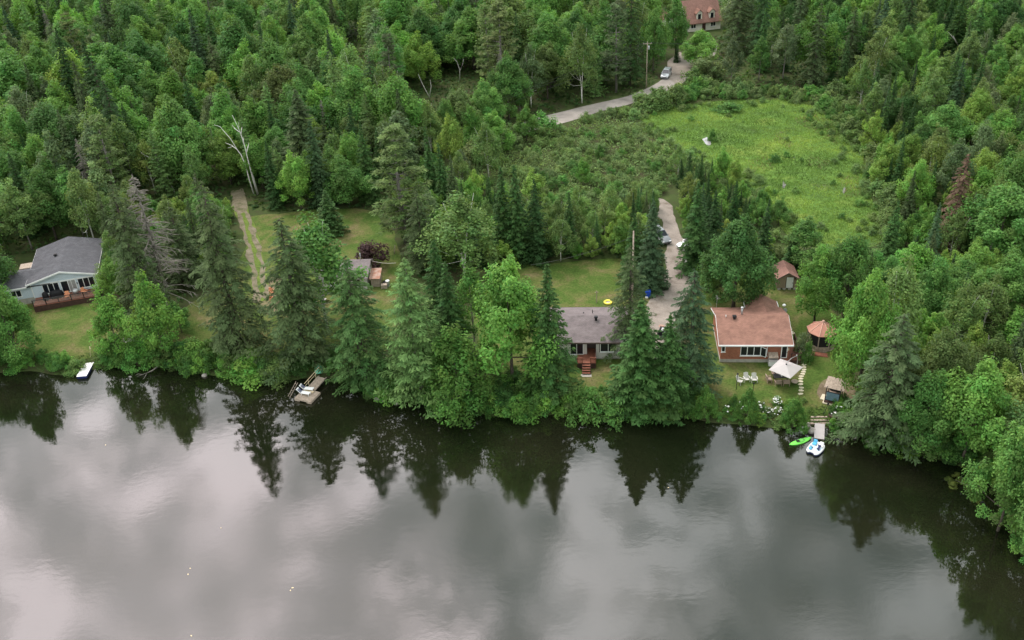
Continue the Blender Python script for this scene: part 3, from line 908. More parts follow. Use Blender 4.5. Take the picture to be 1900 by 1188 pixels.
def plant(kind, x, y, H, Rr, tint, label, group=None, name=None, var=None, jit=0.10, parts=True, rng=RNG, lean=None):
    i = int(rng.integers(len(PROTO[kind]))) if var is None else var % len(PROTO[kind])
    trunk, crown, h0, r0 = PROTO[kind][i]
    sx, sz = Rr / r0, H / h0
    nm = name or NAME[kind]
    z = hz(x, y)
    col = np.array(TINT[tint] if isinstance(tint, str) else tint) * (1 + rng.normal(0, jit)) * (1 + rng.normal(0, jit * 0.35, 3))
    t = bpy.data.objects.new(nm, None)
    t.empty_display_size = 0.3
    t.location = (x, y, z); t.rotation_euler = (rng.normal(0, 0.012), rng.normal(0, 0.012), rng.random() * 6.28) if lean is None else lean
    t.scale = (sx, sx, sz)
    COL.objects.link(t)
    tag(t, label, CAT[kind], group)
    for me, pn in ((trunk, 'trunk'), (crown, 'branches' if kind == 'dead' else 'crown')):
        o = bpy.data.objects.new(pn, me); o.parent = t
        o.color = (*np.clip(col, 0.004, 0.9), 1)
        COL.objects.link(o)
    PLACED.append((x, y, Rr))
    return t


def tree(kind, tx, ty, by, wpx, tint, label, **k):
    """a tree measured in the photograph: tip pixel, row of its foot, width in pixels"""
    bx = tx + (NADIR[0] - tx) * (by - ty) / (NADIR[1] - ty)
    p = ground(bx, by)
    lo, hi = 0.5, 45.0
    for _ in range(30):
        m_ = (lo + hi) / 2
        if project(p + [0, 0, m_])[1] > ty: lo = m_
        else: hi = m_
    H = lo
    pm = project(p + [0, 0, H * 0.45])[2]
    return plant(kind, p[0], p[1], H, wpx / pm / 2 * k.pop('wf', 1.0), tint, label, **k)


HERO = [
    # shore and gardens, left to right
    ('round_maple', -26, 512, 672, 112, 'mid', 'dense dark green maple at the left end of the shore'),
    ('round_maple', -70, 560, 672, 120, 'mid', 'broad maple cut by the left edge of the picture'),
    ('young_maple', 183, 533, 668, 78, 'bright', 'light green young maple right of the white dock and below the deck stairs'),
    ('young_maple', 260, 506, 672, 96, 'bright', 'fresh green maple on the bank below the dead grey spruce'),
    ('old_spruce', 200, 334, 585, 122, 'gspruce', 'tall grey green spruce close to the right side of the blue house'),
    ('old_spruce', 312, 380, 530, 96, 'gspruce', 'tall spruce standing against the dead grey spruce'),
    ('dead', 246, 324, 568, 150, 'grey', 'bare grey dead spruce with drooping twigs'),
    ('young_maple', 322, 560, 618, 52, 'mid', 'small leafy maple at the foot of the dead grey spruce'),
    ('old_spruce', 372, 335, 648, 166, 'gspruce', 'tall open spruce standing alone beside the dirt lane'),
    ('old_spruce', 515, 402, 668, 166, 'gspruce', 'thin grey green spruce right of the dirt lane near the shore'),
    ('birch', 570, 398, 612, 178, 'mid', 'airy green birch hiding the small cottage'),
    ('fir', 601, 350, 435, 62, 'lspruce', 'small dense fir standing on the lawn behind the small cottage'),
    ('old_spruce', 642, 474, 715, 162, 'lspruce', 'broad spruce by the floating dock with the white loungers'),
    ('larch', 752, 480, 735, 156, 'larch', 'feathery pale green larch on the shore'),
    ('spruce', 803, 440, 640, 105, 'spruce', 'spruce behind the feathery larch, the taller of the close pair'),
    ('spruce', 822, 487, 690, 110, 'spruce', 'spruce behind the yellow green cedar, the shorter of the close pair'),
    ('poplar', 868, 480, 660, 75, 'mid', 'narrow green poplar between the spruce pair and the bright maple'),
    ('cedar', 838, 606, 752, 132, 'cedar', 'rounded yellow green cedar at the water'),
    ('maple', 938, 476, 712, 168, 'bright', 'bright green maple left of the grey roofed cottage'),
    ('spruce', 1012, 491, 735, 132, 'spruce', 'pointed spruce covering the left end of the grey roofed cottage'),
    ('old_spruce', 1171, 455, 655, 105, 'gspruce', 'brownish spruce with the tall pole behind its tip'),
    ('spruce', 1186, 553, 752, 166, 'spruce', 'perfectly conical spruce at the water, the largest of the shore spruces'),
    ('spruce', 1247, 582, 758, 120, 'spruce', 'smaller conical spruce at the water in front of the gravel driveway'),
    ('old_spruce', 1293, 500, 725, 140, 'bspruce', 'blunt grey green spruce at the left corner of the brick house'),
    ('round_maple', 1376, 393, 575, 150, (0.070, 0.172, 0.040), 'round dark green maple behind the brick house'),
    ('spruce', 1214, 366, 535, 85, 'bspruce', 'blue grey spruce beside the gravel driveway'),
    ('spruce', 1178, 395, 520, 70, 'spruce', 'dark spruce left of the blue grey spruce'),
    ('spruce', 1297, 333, 500, 85, 'spruce', 'dark spruce leaning over the parked white car'),
    ('spruce', 1330, 352, 470, 60, 'dspruce', 'dark spruce right of the parked cars, partly behind its neighbour'),
    ('fir', 1424, 368, 505, 52, 'dspruce', 'slim dark fir behind the red roofed shed'),
    ('maple', 1530, 458, 600, 98, 'bright', 'bright green maple right of the shed'),
    ('round_maple', 1634, 492, 738, 146, 'bright', 'large bright green maple over the canopy swing'),
    ('old_spruce', 1682, 578, 812, 190, (0.082, 0.135, 0.050), 'wide shaggy grey green spruce on the right bank'),
    ('maple', 1738, 690, 842, 120, 'mid', 'maple leaning over the water right of the shaggy spruce'),
    ('maple', 1836, 662, 858, 150, 'bright', 'bright maple with upright shoots on the right bank'),
    ('maple', 1915, 772, 985, 128, 'mid', 'leafy tree overhanging the lake at the right edge'),
    ('maple', 1975, 850, 1045, 130, 'mid', 'leafy tree at the lower right corner of the shore'),
    ('maple', 1765, 610, 790, 130, 'olive', 'dull green maple behind the maple that leans over the water'),
    ('birch', 1680, 475, 690, 130, 'birch', 'olive green tree behind the large bright maple'),
    ('maple', 1590, 430, 600, 110, 'mid', 'fresh green maple at the end of the marsh meadow'),
    ('poplar', 1500, 400, 510, 80, 'mid', 'leafy tree at the near edge of the marsh meadow'),
    ('fir', 1478, 428, 500, 50, 'spruce', 'small spruce-like fir between shed and marsh'),
    # middle ground
    ('pine', 728, 235, 452, 150, 'wpine', 'large yellow green pine above the purple bush'),
    ('old_spruce', 770, 348, 500, 78, 'gspruce', 'grey brown spruce right of the large yellow green pine'),
    ('birch', 850, 360, 520, 150, 'birch', 'light green birch clump at the edge of the dry lawn'),
    ('fir', 925, 306, 478, 62, 'spruce', 'left spire of the fir trio behind the dry lawn'),
    ('fir', 955, 300, 482, 66, 'spruce', 'middle spire of the fir trio behind the dry lawn'),
    ('spruce', 990, 332, 485, 72, 'dspruce', 'right spire of the fir trio behind the dry lawn, dark and broad'),
    ('fir', 1055, 355, 470, 42, 'spruce', 'slim fir in the birch thicket behind the dry lawn'),
    ('spruce', 665, 222, 372, 62, 'spruce', 'dark pointed spruce left of the large yellow green pine'),
    ('spruce', 545, 165, 345, 120, 'gspruce', 'tall dark spruce with a narrow tip above the dirt lane'),
    ('fir', 790, 232, 375, 45, 'spruce', 'slim spruce right of the large yellow green pine'),
    ('fir', 815, 262, 395, 45, 'spruce', 'slim spruce at the near end of the road'),
    ('fir', 835, 285, 410, 40, 'gspruce', 'slim grey spruce beside the marsh thicket'),
    ('maple', 832, 212, 325, 60, 'lime', 'small lime green maple by the road'),
    ('maple', 912, 203, 290, 66, 'bright', 'small bright maple standing in front of the road'),
    ('old_spruce', 1800, 283, 462, 72, 'brown', 'dead spruce with rusty brown needles on the right slope'),
    ('maple', 1258, -8, 108, 62, 'mid', 'dark leafy tree beside the dormer house'),
    ('maple', 1300, 55, 128, 82, 'bright', 'light green maple in front of the dormer house'),
    ('fir', 1257, 80, 116, 16, 'dspruce', 'tiny dark fir on the far house driveway'),
    ('maple', 1215, 12, 135, 55, 'mid', 'leafy maple left of the far house yard'),
]
rh = np.random.default_rng(99)
for k_, tx_, ty_, by_, w_, c_, lab_ in HERO:
    tree(k_, tx_, ty_, by_, w_, c_, lab_, rng=rh, jit=0.04)

# the two purple bushes and garden cedars, hydrangeas
tree('bush', 678, 450, 494, 84, 'purple', 'dark purple leaved bush behind the small cottage', name='purple_bush', rng=rh, jit=0.03)
for (tx_, ty_, by_, w_, lab_) in [(1312, 718, 776, 44, 'small rounded garden cedar nearest the blunt spruce'), (1392, 722, 782, 46, 'small garden cedar left of the white hydrangeas'),
                                  (1478, 738, 794, 50, 'small garden cedar right of the white hydrangeas')]:
    tree('cedar', tx_, ty_, by_, w_, 'cedar', lab_, rng=rh, name='garden_cedar', jit=0.04)

# ---------------------------------------------------------------- trees: the forest, sown by region
# places that stay open to view: (x0, y0, x1, y1, distance) - trees nearer than that must not cover them
OPEN = [(1228, 112, 1262, 150, 216), (1020, 186, 1190, 226, 188), (925, 238, 955, 258, 178), (1266, -5, 1336, 62, 264), (1228, 22, 1240, 66, 245),
        (8, 440, 195, 575, 122), (394, 212, 482, 366, 162), (434, 362, 498, 520, 118), (1208, 370, 1288, 660, 104), (1225, 200, 1560, 250, 168), (1300, 250, 1600, 330, 150), (1360, 330, 1600, 420, 135), (1440, 420, 1620, 455, 130),
        (560, 392, 735, 440, 130), (1000, 492, 1140, 570, 112), (1442, 480, 1488, 540, 113), (646, 445, 712, 530, 122), (1195, 112, 1204, 165, 208), (262, 262, 332, 362, 160), (1785, 285, 1815, 420, 118), (774, 134, 802, 184, 214), (838, 104, 864, 152, 228), (1756, 56, 1780, 86, 218), (653, 2, 664, 74, 262)]
CLEAR = [ground_poly(p) for p in (P_LAWN_L, P_LAWN_M, P_LAWN_G, P_LAWN_R, P_MARSH, P_ROAD, P_DRIVE_R, P_DRIVE_L,
                                  [(1262, 165), (1295, 118), (1262, 90), (1236, 112), (1228, 140)], [(1268, 70), (1340, 66), (1345, 20), (1268, 20)], [(-20, 560), (205, 560), (210, 470), (100, 462), (-10, 505)], [(1840, -40), (1960, -40), (2000, 40), (1880, 36)])]


def covers_open(x, y, z, H, Rr):
    b = project((x, y, z)); t = project((x, y, z + H))
    w = Rr * b[2] * 0.9
    for x0, y0, x1, y1, dist in OPEN:
        if y < dist and t[1] < y1 and b[1] > y0:
            # the trunk axis runs from b to t: width tapers a little towards the tip
            ya, yb = max(y0, t[1]), min(y1, b[1])
            for yy in (ya, yb):
                f = (yy - t[1]) / (b[1] - t[1] + 1e-6)
                xx = t[0] + (b[0] - t[0]) * f
                ww = w * (0.35 + 0.65 * min(1, f * 1.6))
                if xx + ww > x0 and xx - ww < x1:
                    return True
    return False


PHR = {'maple': 'leafy maple', 'young_maple': 'slim young maple', 'round_maple': 'broad round maple', 'birch': 'pale trunked birch', 'poplar': 'narrow grey trunked poplar', 'spruce': 'conical spruce',
       'fir': 'slim fir', 'old_spruce': 'shaggy old spruce', 'pine': 'plumed pine', 'larch': 'feathery larch', 'willow': 'willow bush', 'alder': 'alder bush', 'dead': 'bare dead spruce', 'bush': 'low leafy bush', 'cedar': 'cedar'}
TPH = {'bright': 'bright green', 'lime': 'lime green', 'mid': 'fresh green', 'deep': 'dark green', 'yellow': 'yellow green', 'grey': 'silvery green', 'birch': 'light green', 'olive': 'olive green',
       'spruce': 'green', 'dspruce': 'very dark', 'gspruce': 'grey green', 'bspruce': 'blue green', 'lspruce': 'mid green', 'wpine': 'yellow green', 'gpine': 'grey green', 'larch': 'pale green', 'willow': 'sage green', 'cedar': 'yellow green', 'marsh': 'straw green'}
LEAFY = [('bright', .36), ('mid', .36), ('deep', .11), ('lime', .11), ('olive', .06)]
NEED = [('spruce', .45), ('dspruce', .25), ('gspruce', .2), ('bspruce', .1)]
TINTS = {'maple': LEAFY, 'young_maple': [('bright', .5), ('lime', .3), ('mid', .2)], 'round_maple': [('mid', .5), ('deep', .35), ('bright', .15)],
         'birch': [('birch', .55), ('olive', .2), ('grey', .15), ('yellow', .1)], 'poplar': [('grey', .35), ('mid', .35), ('birch', .3)], 'spruce': NEED, 'fir': NEED, 'old_spruce': [('gspruce', .6), ('dspruce', .4)],
         'pine': [('gpine', .5), ('wpine', .5)], 'larch': [('larch', 1)], 'alder': [('willow', .35), ('mid', .35), ('birch', .3)], 'dead': [('grey', 1)], 'willow': [('willow', .45), ('mid', .2), ('birch', .35)], 'bush': [('mid', .45), ('bright', .25), ('deep', .2), ('birch', .1)], 'cedar': [('cedar', 1)]}
SIZE = {'maple': (9, 15, 0.36), 'young_maple': (5, 9, 0.33), 'round_maple': (10, 15, 0.42), 'birch': (9, 14, 0.28), 'poplar': (9, 15, 0.24), 'spruce': (9, 17, .19), 'fir': (6, 13, .145), 'old_spruce': (12, 19, .20),
        'pine': (13, 19, .25), 'larch': (10, 15, .2), 'alder': (1.9, 4.0, .65), 'dead': (8, 13, .16), 'willow': (1.5, 3.4, .75), 'bush': (0.9, 2.2, 0.85), 'cedar': (4, 8, .3)}


def pick(opts, rng):
    r = rng.random() * sum(w for _, w in opts)
    for o, w in opts:
        r -= w
        if r <= 0:
            return o
    return opts[-1][0]


def PL(s):
    return s + ('es' if s.endswith(('sh', 'ch')) else 's')


def sow(poly_px, mix, where, seed, tight=0.72, hscale=1.0, tries=9000, limit=9999, open_check=True, clear=True, margin=1.0, ymax=1e9, ymin=-1e9, zone=None, edge=None):
    poly = ground_poly(poly_px) if not isinstance(poly_px, np.ndarray) else poly_px
    rng = np.random.default_rng(seed)
    mn, mx = poly.min(0), poly.max(0)
    n = 0
    pts = rng.uniform(mn, mx, (tries, 2))
    ok = inside(pts[:, 0], pts[:, 1], poly) & ~inside(pts[:, 0], pts[:, 1], LAKE) & (pts[:, 1] < ymax) & (pts[:, 1] >= ymin)
    ok &= seg_dist(pts[:, 0], pts[:, 1], LAKE) > 0.4
    if edge:
        ok &= seg_dist(pts[:, 0], pts[:, 1], poly) < edge
    if clear:
        for c in CLEAR:
            ok &= ~inside(pts[:, 0], pts[:, 1], c)
    P = np.array(PLACED)
    px_, py_, pr_ = list(P[:, 0]), list(P[:, 1]), list(P[:, 2])
    AX = np.zeros(20000); AY = np.zeros(20000); AR = np.zeros(20000)
    m0 = len(px_); AX[:m0] = px_; AY[:m0] = py_; AR[:m0] = pr_
    for x, y in pts[ok]:
        if n >= limit:
            break
        kind = pick(mix, rng)
        lo, hi, asp = SIZE[kind]
        H = rng.uniform(lo, hi) * hscale
        # neighbours make stands: slow variation of height over the ground
        H *= 1 + 0.14 * math.sin(x * 0.11 + 2) * math.sin(y * 0.09)
        Rr = H * asp * rng.uniform(0.85, 1.2)
        if ((AX[:m0] - x) ** 2 + (AY[:m0] - y) ** 2 < ((AR[:m0] + Rr) * tight) ** 2).any():
            continue
        if open_check and covers_open(x, y, hz(x, y), H, Rr):
            continue
        tint = pick(TINTS[kind], rng)
        wh = where(*project((x, y, 1.5))[:2]) if callable(where) else where
        f_ = (H / hscale - lo) / (hi - lo)
        g = f"{'tall ' if f_ > 0.75 else 'small ' if f_ < 0.25 else ''}{TPH[tint]} {PHR[kind]} {wh}"
        N_SOWN[0] += 1
        if N_SOWN[0] in UNSEEN:
            PLACED.append((x, y, Rr))
        else:
            plant(kind, x, y, H, Rr, tint, g, group=f'{PL(PHR[kind])} {zone or where}', rng=np.random.default_rng([seed, N_SOWN[0]]), jit=0.13)['no'] = N_SOWN[0]
        AX[m0], AY[m0], AR[m0] = x, y, Rr; m0 += 1
        n += 1
    return n


Z_UPLEFT = [(-150, -30), (300, -30), (740, -30), (1250, -30), (1235, 90), (1215, 156), (1165, 176), (1090, 193), (1010, 213), (930, 238), (845, 268), (765, 330), (700, 385), (690, 392), (600, 390), (520, 398), (466, 388), (430, 352), (340, 430), (260, 460), (205, 466), (90, 462), (-30, 500), (-170, 560)]
Z_LEFT = [(-170, 560), (-30, 480), (5, 520), (20, 575), (25, 660), (-60, 690), (-200, 672)]
Z_UPRIGHT = [(1290, -40), (1290, 100), (1300, 160), (1400, 172), (1480, 178), (1560, 172), (1620, 160), (1700, 120), (1760, 60), (1820, 20), (1830, -40)]
Z_RIGHT = [(1560, 172), (1620, 160), (1700, 120), (1760, 60), (1830, 30), (1990, 60), (2050, 300), (2080, 700), (2090, 1150), (1980, 1080), (1890, 1000), (1850, 890), (1760, 850), (1640, 815), (1590, 790), (1600, 640), (1560, 560), (1500, 505), (1480, 470), (1560, 480), (1650, 460), (1640, 400), (1615, 330), (1600, 270), (1545, 215)]
Z_MID = [(740, 400), (770, 330), (860, 335), (930, 385), (1000, 432), (1080, 425), (1160, 405), (1212, 375), (1216, 405), (1180, 475), (1140, 482), (985, 486), (900, 520), (780, 520), (750, 470)]
Z_RIGHTDRIVE = [(1262, 340), (1330, 335), (1400, 405), (1440, 460), (1440, 500), (1400, 540), (1330, 560), (1300, 540), (1295, 480), (1270, 420)]
Z_THICKET = [(868, 280), (940, 262), (1030, 245), (1110, 215), (1190, 200), (1210, 215), (1262, 262), (1300, 290), (1340, 325), (1330, 345), (1262, 338), (1225, 362), (1150, 400), (1080, 412), (1000, 425), (930, 378), (880, 340), (860, 310)]
Z_ROADSIDE = [(1185, 195), (1225, 182), (1262, 160), (1300, 125), (1320, 150), (1300, 185), (1215, 208)]
Z_MARSHBACK = [(1290, 160), (1400, 170), (1480, 175), (1560, 172), (1550, 215), (1500, 190), (1420, 182), (1330, 186), (1290, 185)]
Z_MARSHRIGHT = [(1500, 192), (1550, 180), (1600, 240), (1640, 320), (1670, 400), (1680, 470), (1600, 500), (1520, 490), (1460, 460), (1560, 474), (1645, 448), (1628, 400), (1612, 345), (1606, 300), (1575, 258), (1535, 215)]
Z_LEFTMID = [(200, 430), (430, 356), (436, 400), (440, 450), (400, 520), (345, 560), (300, 580), (225, 560), (215, 470)]


def where_upleft(px, py):
    if py > 330: return 'behind the blue house' if px < 330 else 'beside the lane head' if px < 620 else 'above the large yellow green pine'
    row = 'near the top edge' if py < 95 else 'halfway up' if py < 215 else 'low in the forest'
    col = 'at far left' if px < 240 else 'above the blue house' if px < 430 else 'above the dirt lane' if px < 640 else 'left of the road bend' if px < 880 else 'behind the road'
    return f'{col}, {row}'


def where_right(px, py):
    if py < 180: return 'at the upper right, beyond the marsh'
    if py < 330: return 'on the right slope level with the marsh'
    if py < 480: return 'near the rusty dead spruce' if px > 1720 else 'right of the marsh meadow'
    if py < 650: return 'behind the large bright maple' if px < 1720 else 'above the shaggy spruce at the right edge'
    return 'on the right bank near the water'


def where_upright(px, py):
    return ('beside the dormer house' if px < 1400 else 'behind the marsh, left half' if px < 1560 else 'behind the marsh, right half') + (', top edge' if py < 70 else '')


cnt = {}
cnt['roadside'] = sow(Z_ROADSIDE, [('alder', .8), ('young_maple', .2)], 'between the road and the marsh', 21, 0.58, 1.5, 2500)
cnt['roadfringe'] = sow([(858, 288), (940, 258), (1012, 238), (1022, 256), (940, 280), (880, 312)], [('alder', .8), ('young_maple', .2)], 'on the near side of the road bend', 38, 0.5, 1.45, 1500, limit=11, open_check=False)
cnt['marshback'] = sow(Z_MARSHBACK, [('alder', 1)], 'along the far edge of the marsh', 22, 0.62, 1.0, 3000, limit=70)
cnt['marshright'] = sow(Z_MARSHRIGHT, [('alder', .85), ('young_maple', .15)], 'along the right edge of the marsh', 23, 0.66, 1.05, 4000, limit=120)
cnt['thicket'] = sow(Z_THICKET, [('willow', .90), ('birch', .05), ('young_maple', .05)], 'in the thicket below the road', 24, 0.66, 0.68, 12000, limit=200)
cnt['gap'] = sow([(1335, 322), (1440, 398), (1480, 455), (1500, 505), (1440, 475), (1400, 410), (1325, 338)], [('willow', .5), ('young_maple', .5)], 'between the round maple and the marsh', 37, 0.6, 0.9, 1200)
cnt['mid'] = sow(Z_MID, [('birch', .52), ('fir', .10), ('young_maple', .38)], 'behind the dry lawn', 25, 0.66, 0.64, 5000)
cnt['rdrive'] = sow(Z_RIGHTDRIVE, [('spruce', .3), ('young_maple', .3), ('birch', .2), ('fir', .2)], 'right of the gravel driveway', 26, 0.7, 0.5, 2500)
cnt['leftmid'] = sow(Z_LEFTMID, [('maple', .35), ('young_maple', .2), ('old_spruce', .25), ('birch', .2)], 'between the blue house and the dirt lane', 31, 0.66, 0.72, 3000)
cnt['left'] = sow(Z_LEFT, [('round_maple', .5), ('maple', .5)], 'left of the blue house', 27, 0.7, 0.8, 2500)
cnt['right'] = sow(Z_RIGHT, [('maple', .30), ('young_maple', .22), ('birch', .14), ('fir', .13), ('poplar', .12), ('spruce', .06), ('round_maple', .03)], where_right, 28, 0.60, 0.88, 14000, limit=360, zone='on the right slope')
cnt['upright'] = sow(Z_UPRIGHT, [('maple', .28), ('spruce', .24), ('fir', .12), ('old_spruce', .10), ('birch', .12), ('poplar', .14)], where_upright, 29, 0.58, 1.1, 9000, limit=150, zone='behind the marsh')
UL = [('maple', .36), ('round_maple', .23), ('birch', .14), ('poplar', .09), ('spruce', .07), ('fir', .03), ('old_spruce', .035), ('pine', .04), ('larch', .02), ('dead', .012)]
cnt['upleft_near'] = sow(Z_UPLEFT, UL, where_upleft, 30, 0.55, 1.12, 40000, ymax=188, zone='in the forest left of the road')
cnt['upleft'] = sow(Z_UPLEFT, UL, where_upleft, 34, 0.57, 1.25, 30000, ymin=188, limit=560, zone='in the forest left of the road')
cnt['marshclumps'] = sow(P_MARSH, [('willow', 1)], 'in the marsh meadow', 35, 0.9, 0.36, 400, limit=26, clear=False, open_check=False)
cnt['marshedge'] = sow(P_MARSH, [('willow', 1)], 'at the rim of the marsh meadow', 36, 0.5, 0.5, 3000, limit=70, clear=False, open_check=False, edge=4.2)
kinds = {}
for o_ in bpy.data.objects:
    if o_.type == 'EMPTY': kinds[o_.name.split('.')[0]] = kinds.get(o_.name.split('.')[0], 0) + 1
print('KINDS', kinds)
print('SOWN', cnt, len(PLACED))

# ---------------------------------------------------------------- bushes along the bank
def shore_bushes():
    rng = np.random.default_rng(41)
    pts = []
    for i in range(len(SHORE) - 1):
        a, b = SHORE[i], SHORE[i + 1]
        L = np.linalg.norm(b - a)
        nrm = np.array([-(b - a)[1], (b - a)[0]]) / L
        for s in np.arange(0, L, 0.8):
            pts.append((a + (b - a) * s / L, nrm))
    GAPS = [(140, 192, 99), (565, 612, 99), (1496, 1545, 99), (1545, 1562, 99)]
    NARROW = [(1060, 1100), (1330, 1440)]
    n = 0
    for p, nr in pts:
        for row in range(4):
            if rng.random() < (0.42, 0.42, 0.66, 0.82)[row]:
                continue
            q = p + nr * (rng.uniform(0.3, 1.0) + row * 1.1) + rng.normal(0, 0.35, 2)
            px_ = project((q[0], q[1], 0.5))[0]
            if any(g0 < px_ < g1 for g0, g1, _ in GAPS):
                continue
            if row >= 2 and (any(g0 < px_ < g1 for g0, g1 in NARROW) or rng.random() < 0.4 or 20 < px_ < 150 and rng.random() < 0.5):
                continue
            if px_ < -40 or px_ > 1935:
                continue
            H = rng.uniform(1.1, 2.5) * (1.0 if row < 2 else 0.85)
            if 700 < px_ < 1050 or 200 < px_ < 560: H *= 1.15
            if 20 < px_ < 150: H *= 0.8
            if 1310 < px_ < 1500: H *= 0.42
            tint = pick([('mid', .40), ('bright', .26), ('deep', .10), ('birch', .18), ('lime', .06)], rng)
            where = 'on the bank below the blue house' if px_ < 330 else 'on the bank between the dirt lane and the cedar' if px_ < 800 else 'on the bank below the grey roofed cottage' if px_ < 1300 else 'on the bank below the brick house' if px_ < 1560 else 'at the foot of the right bank'
            g = f'{TPH[tint]} leafy bush {where}'
            n += 1
            wr_ = H * rng.uniform(0.65, 0.95)
            if 10000 + n not in UNSEEN:
                plant('bush', q[0], q[1], H, wr_, tint, g, group=g, rng=np.random.default_rng([41, n]), jit=0.14)['no'] = 10000 + n
    return n


def understory():
    """bushes and shrubs standing in the gaps of gardens, measured or sown"""
    rng = np.random.default_rng(43)
    # leafy fringe below the pines and round the thin spruces
    for (x0, x1, y0, y1, k) in [(395, 470, 630, 680, 9), (640, 780, 690, 730, 12), (880, 985, 690, 745, 16), (1085, 1130, 735, 765, 5), (1545, 1620, 745, 800, 8), (560, 640, 645, 690, 4), (1600, 1760, 800, 845, 12)]:
        for _ in range(k):
            p = ground(rng.uniform(x0, x1), rng.uniform(y0, y1))
            H = rng.uniform(0.8, 1.9)
            tint = pick([('mid', .4), ('bright', .25), ('deep', .2), ('birch', .15)], rng)
            g = f'{TPH[tint]} leafy bush in the garden strip behind the bank'
            N_SOWN[0] += 1
            if 20000 + N_SOWN[0] not in UNSEEN:
                plant('bush', p[0], p[1], H, H * 0.8, tint, g, group=g, rng=np.random.default_rng([43, N_SOWN[0]]), jit=0.14, name='garden_bush')['no'] = 20000 + N_SOWN[0]
    tree('bush', 1494, 618, 662, 44, 'grey', 'silvery shrub left of the gazebo', rng=rng)
    tree('bush', 1500, 640, 672, 30, 'mid', 'clipped round green shrub in front of the gazebo', rng=rng)
    tree('willow', 420, 570, 640, 60, 'mid', 'leafy shrub at the foot of the tall open spruce', rng=rng)
    tree('bush', 455, 665, 700, 90, 'bright', 'wide bright bush on the bank below the dirt lane', rng=rng)
    tree('bush', 1090, 712, 775, 80, 'mid', 'broad grey green bush on the bank below the deck stairs', rng=rng)
    tree('bush', 1130, 740, 785, 70, 'mid', 'broad green bush on the bank left of the conical spruce', rng=rng)
    tree('bush', 1322, 238, 262, 22, 'deep', 'dark round bush in the marsh meadow left of the middle', rng=rng)
    tree('bush', 1438, 285, 300, 30, 'deep', 'low dark clump in the middle of the marsh meadow', rng=rng)
    tree('bush', 1350, 190, 205, 60, 'mid', 'wide low bush at the far edge of the marsh meadow', rng=rng)


cnt['shore'] = shore_bushes()
understory()


def scatter_leaves(name, polys, dens, hts, size, asp, color, label, seed, lobes=True, clear=True, along_up=False, mat_='leaf', huevar=0.004, skip=()):
    """low cover nobody could count: one object"""
    rng = np.random.default_rng(seed)
    C, va, hu_ = [], [], []
    for poly in polys:
        mn, mx = poly.min(0), poly.max(0)
        n = int((mx - mn).prod() * dens)
        p = rng.uniform(mn, mx, (n, 2))
        ok = inside(p[:, 0], p[:, 1], poly) & ~inside(p[:, 0], p[:, 1], LAKE)
        if clear:
            for c in CLEAR:
                ok &= ~inside(p[:, 0], p[:, 1], c)
        for c in skip:
            ok &= ~inside(p[:, 0], p[:, 1], c)
        p = p[ok]
        cl = 0.5 + 0.5 * np.sin(p[:, 0] * 0.9 + 2 * np.sin(p[:, 1] * 0.53)) * np.sin(p[:, 1] * 1.1 + 1.5 * np.sin(p[:, 0] * 0.41))
        h = (hts[0] + (hts[1] - hts[0]) * cl) * rng.random(len(p)) ** 0.6
        C.append(np.column_stack([p, height(p[:, 0], p[:, 1]) + h]))
        va.append((0.75 + 0.5 * cl) * rng.uniform(0.7, 1.3, len(p)))
        big = np.sin(p[:, 0] * 0.23 + 1.7 * np.sin(p[:, 1] * 0.19)) + np.sin(p[:, 1] * 0.31 + 1.3 * np.sin(p[:, 0] * 0.27 + 2)) + 0.6 * np.sin(p[:, 0] * 0.9 + p[:, 1] * 0.7)
        hu_.append(0.5 - huevar * big + rng.normal(0, 0.008, len(p)))
        va[-1] *= 1 + huevar * 22 * big
    C = np.vstack(C); va = np.concatenate(va); n = len(C)
    if along_up:
        al = np.array([0, 0, 1.0]) + rng.normal(0, 0.35, (n, 3)); nr = np.column_stack([rng.normal(0, 1, (n, 2)), np.full(n, 0.5)])
        V = leaf_quads(C, nr, size * rng.uniform(0.6, 1.4, n), asp, rng, 0.1, al)
    else:
        V = leaf_quads(C, np.array([0, 0, 1.0]) * np.ones((n, 1)), size * rng.uniform(0.6, 1.4, n), asp, rng, 0.6)
    me = np_mesh(name, V, 4, [M[mat_]], va, np.concatenate(hu_))
    o = bpy.data.objects.new(name, me); COL.objects.link(o); o.color = (*color, 1)
    tag(o, label, kind='stuff')
    return n


fz = [ground_poly(p) for p in (Z_UPLEFT, Z_LEFT, Z_LEFTMID, Z_UPRIGHT, Z_RIGHT, Z_MID, Z_RIGHTDRIVE)]
near = [np.array([q for q in p]) for p in fz]
nl = scatter_leaves('undergrowth', near, 1.3, (0.2, 0.9), 0.42, 0.6, (0.050, 0.105, 0.026), 'low green undergrowth covering the ground between the trees', 51)
nl += scatter_leaves('brush', [ground_poly(Z_THICKET), ground_poly(Z_MARSHRIGHT), ground_poly(Z_MARSHBACK), ground_poly(Z_ROADSIDE)], 9, (0.25, 1.5), 0.21, 0.45, (0.140, 0.225, 0.068), 'low tangled brush and tall weeds of the wet thicket', 52)
nl += scatter_leaves('marsh_grass', [ground_poly(P_MARSH)], 26, (0.02, 0.50), 0.23, 0.16, (0.142, 0.245, 0.044), 'tall yellow green marsh grass', 53, clear=False, along_up=True, huevar=0.010, skip=[ground_poly([(1301, 255), (1313, 252), (1321, 265), (1317, 275), (1306, 269)])])
nl += scatter_leaves('bank_weeds', [np.vstack([SHORE + [0, 0.1], (SHORE + [0, 3.2])[::-1]])], 16, (0.05, 0.55), 0.15, 0.45, (0.065, 0.120, 0.028), 'weeds and ferns along the waterline', 54, clear=False)
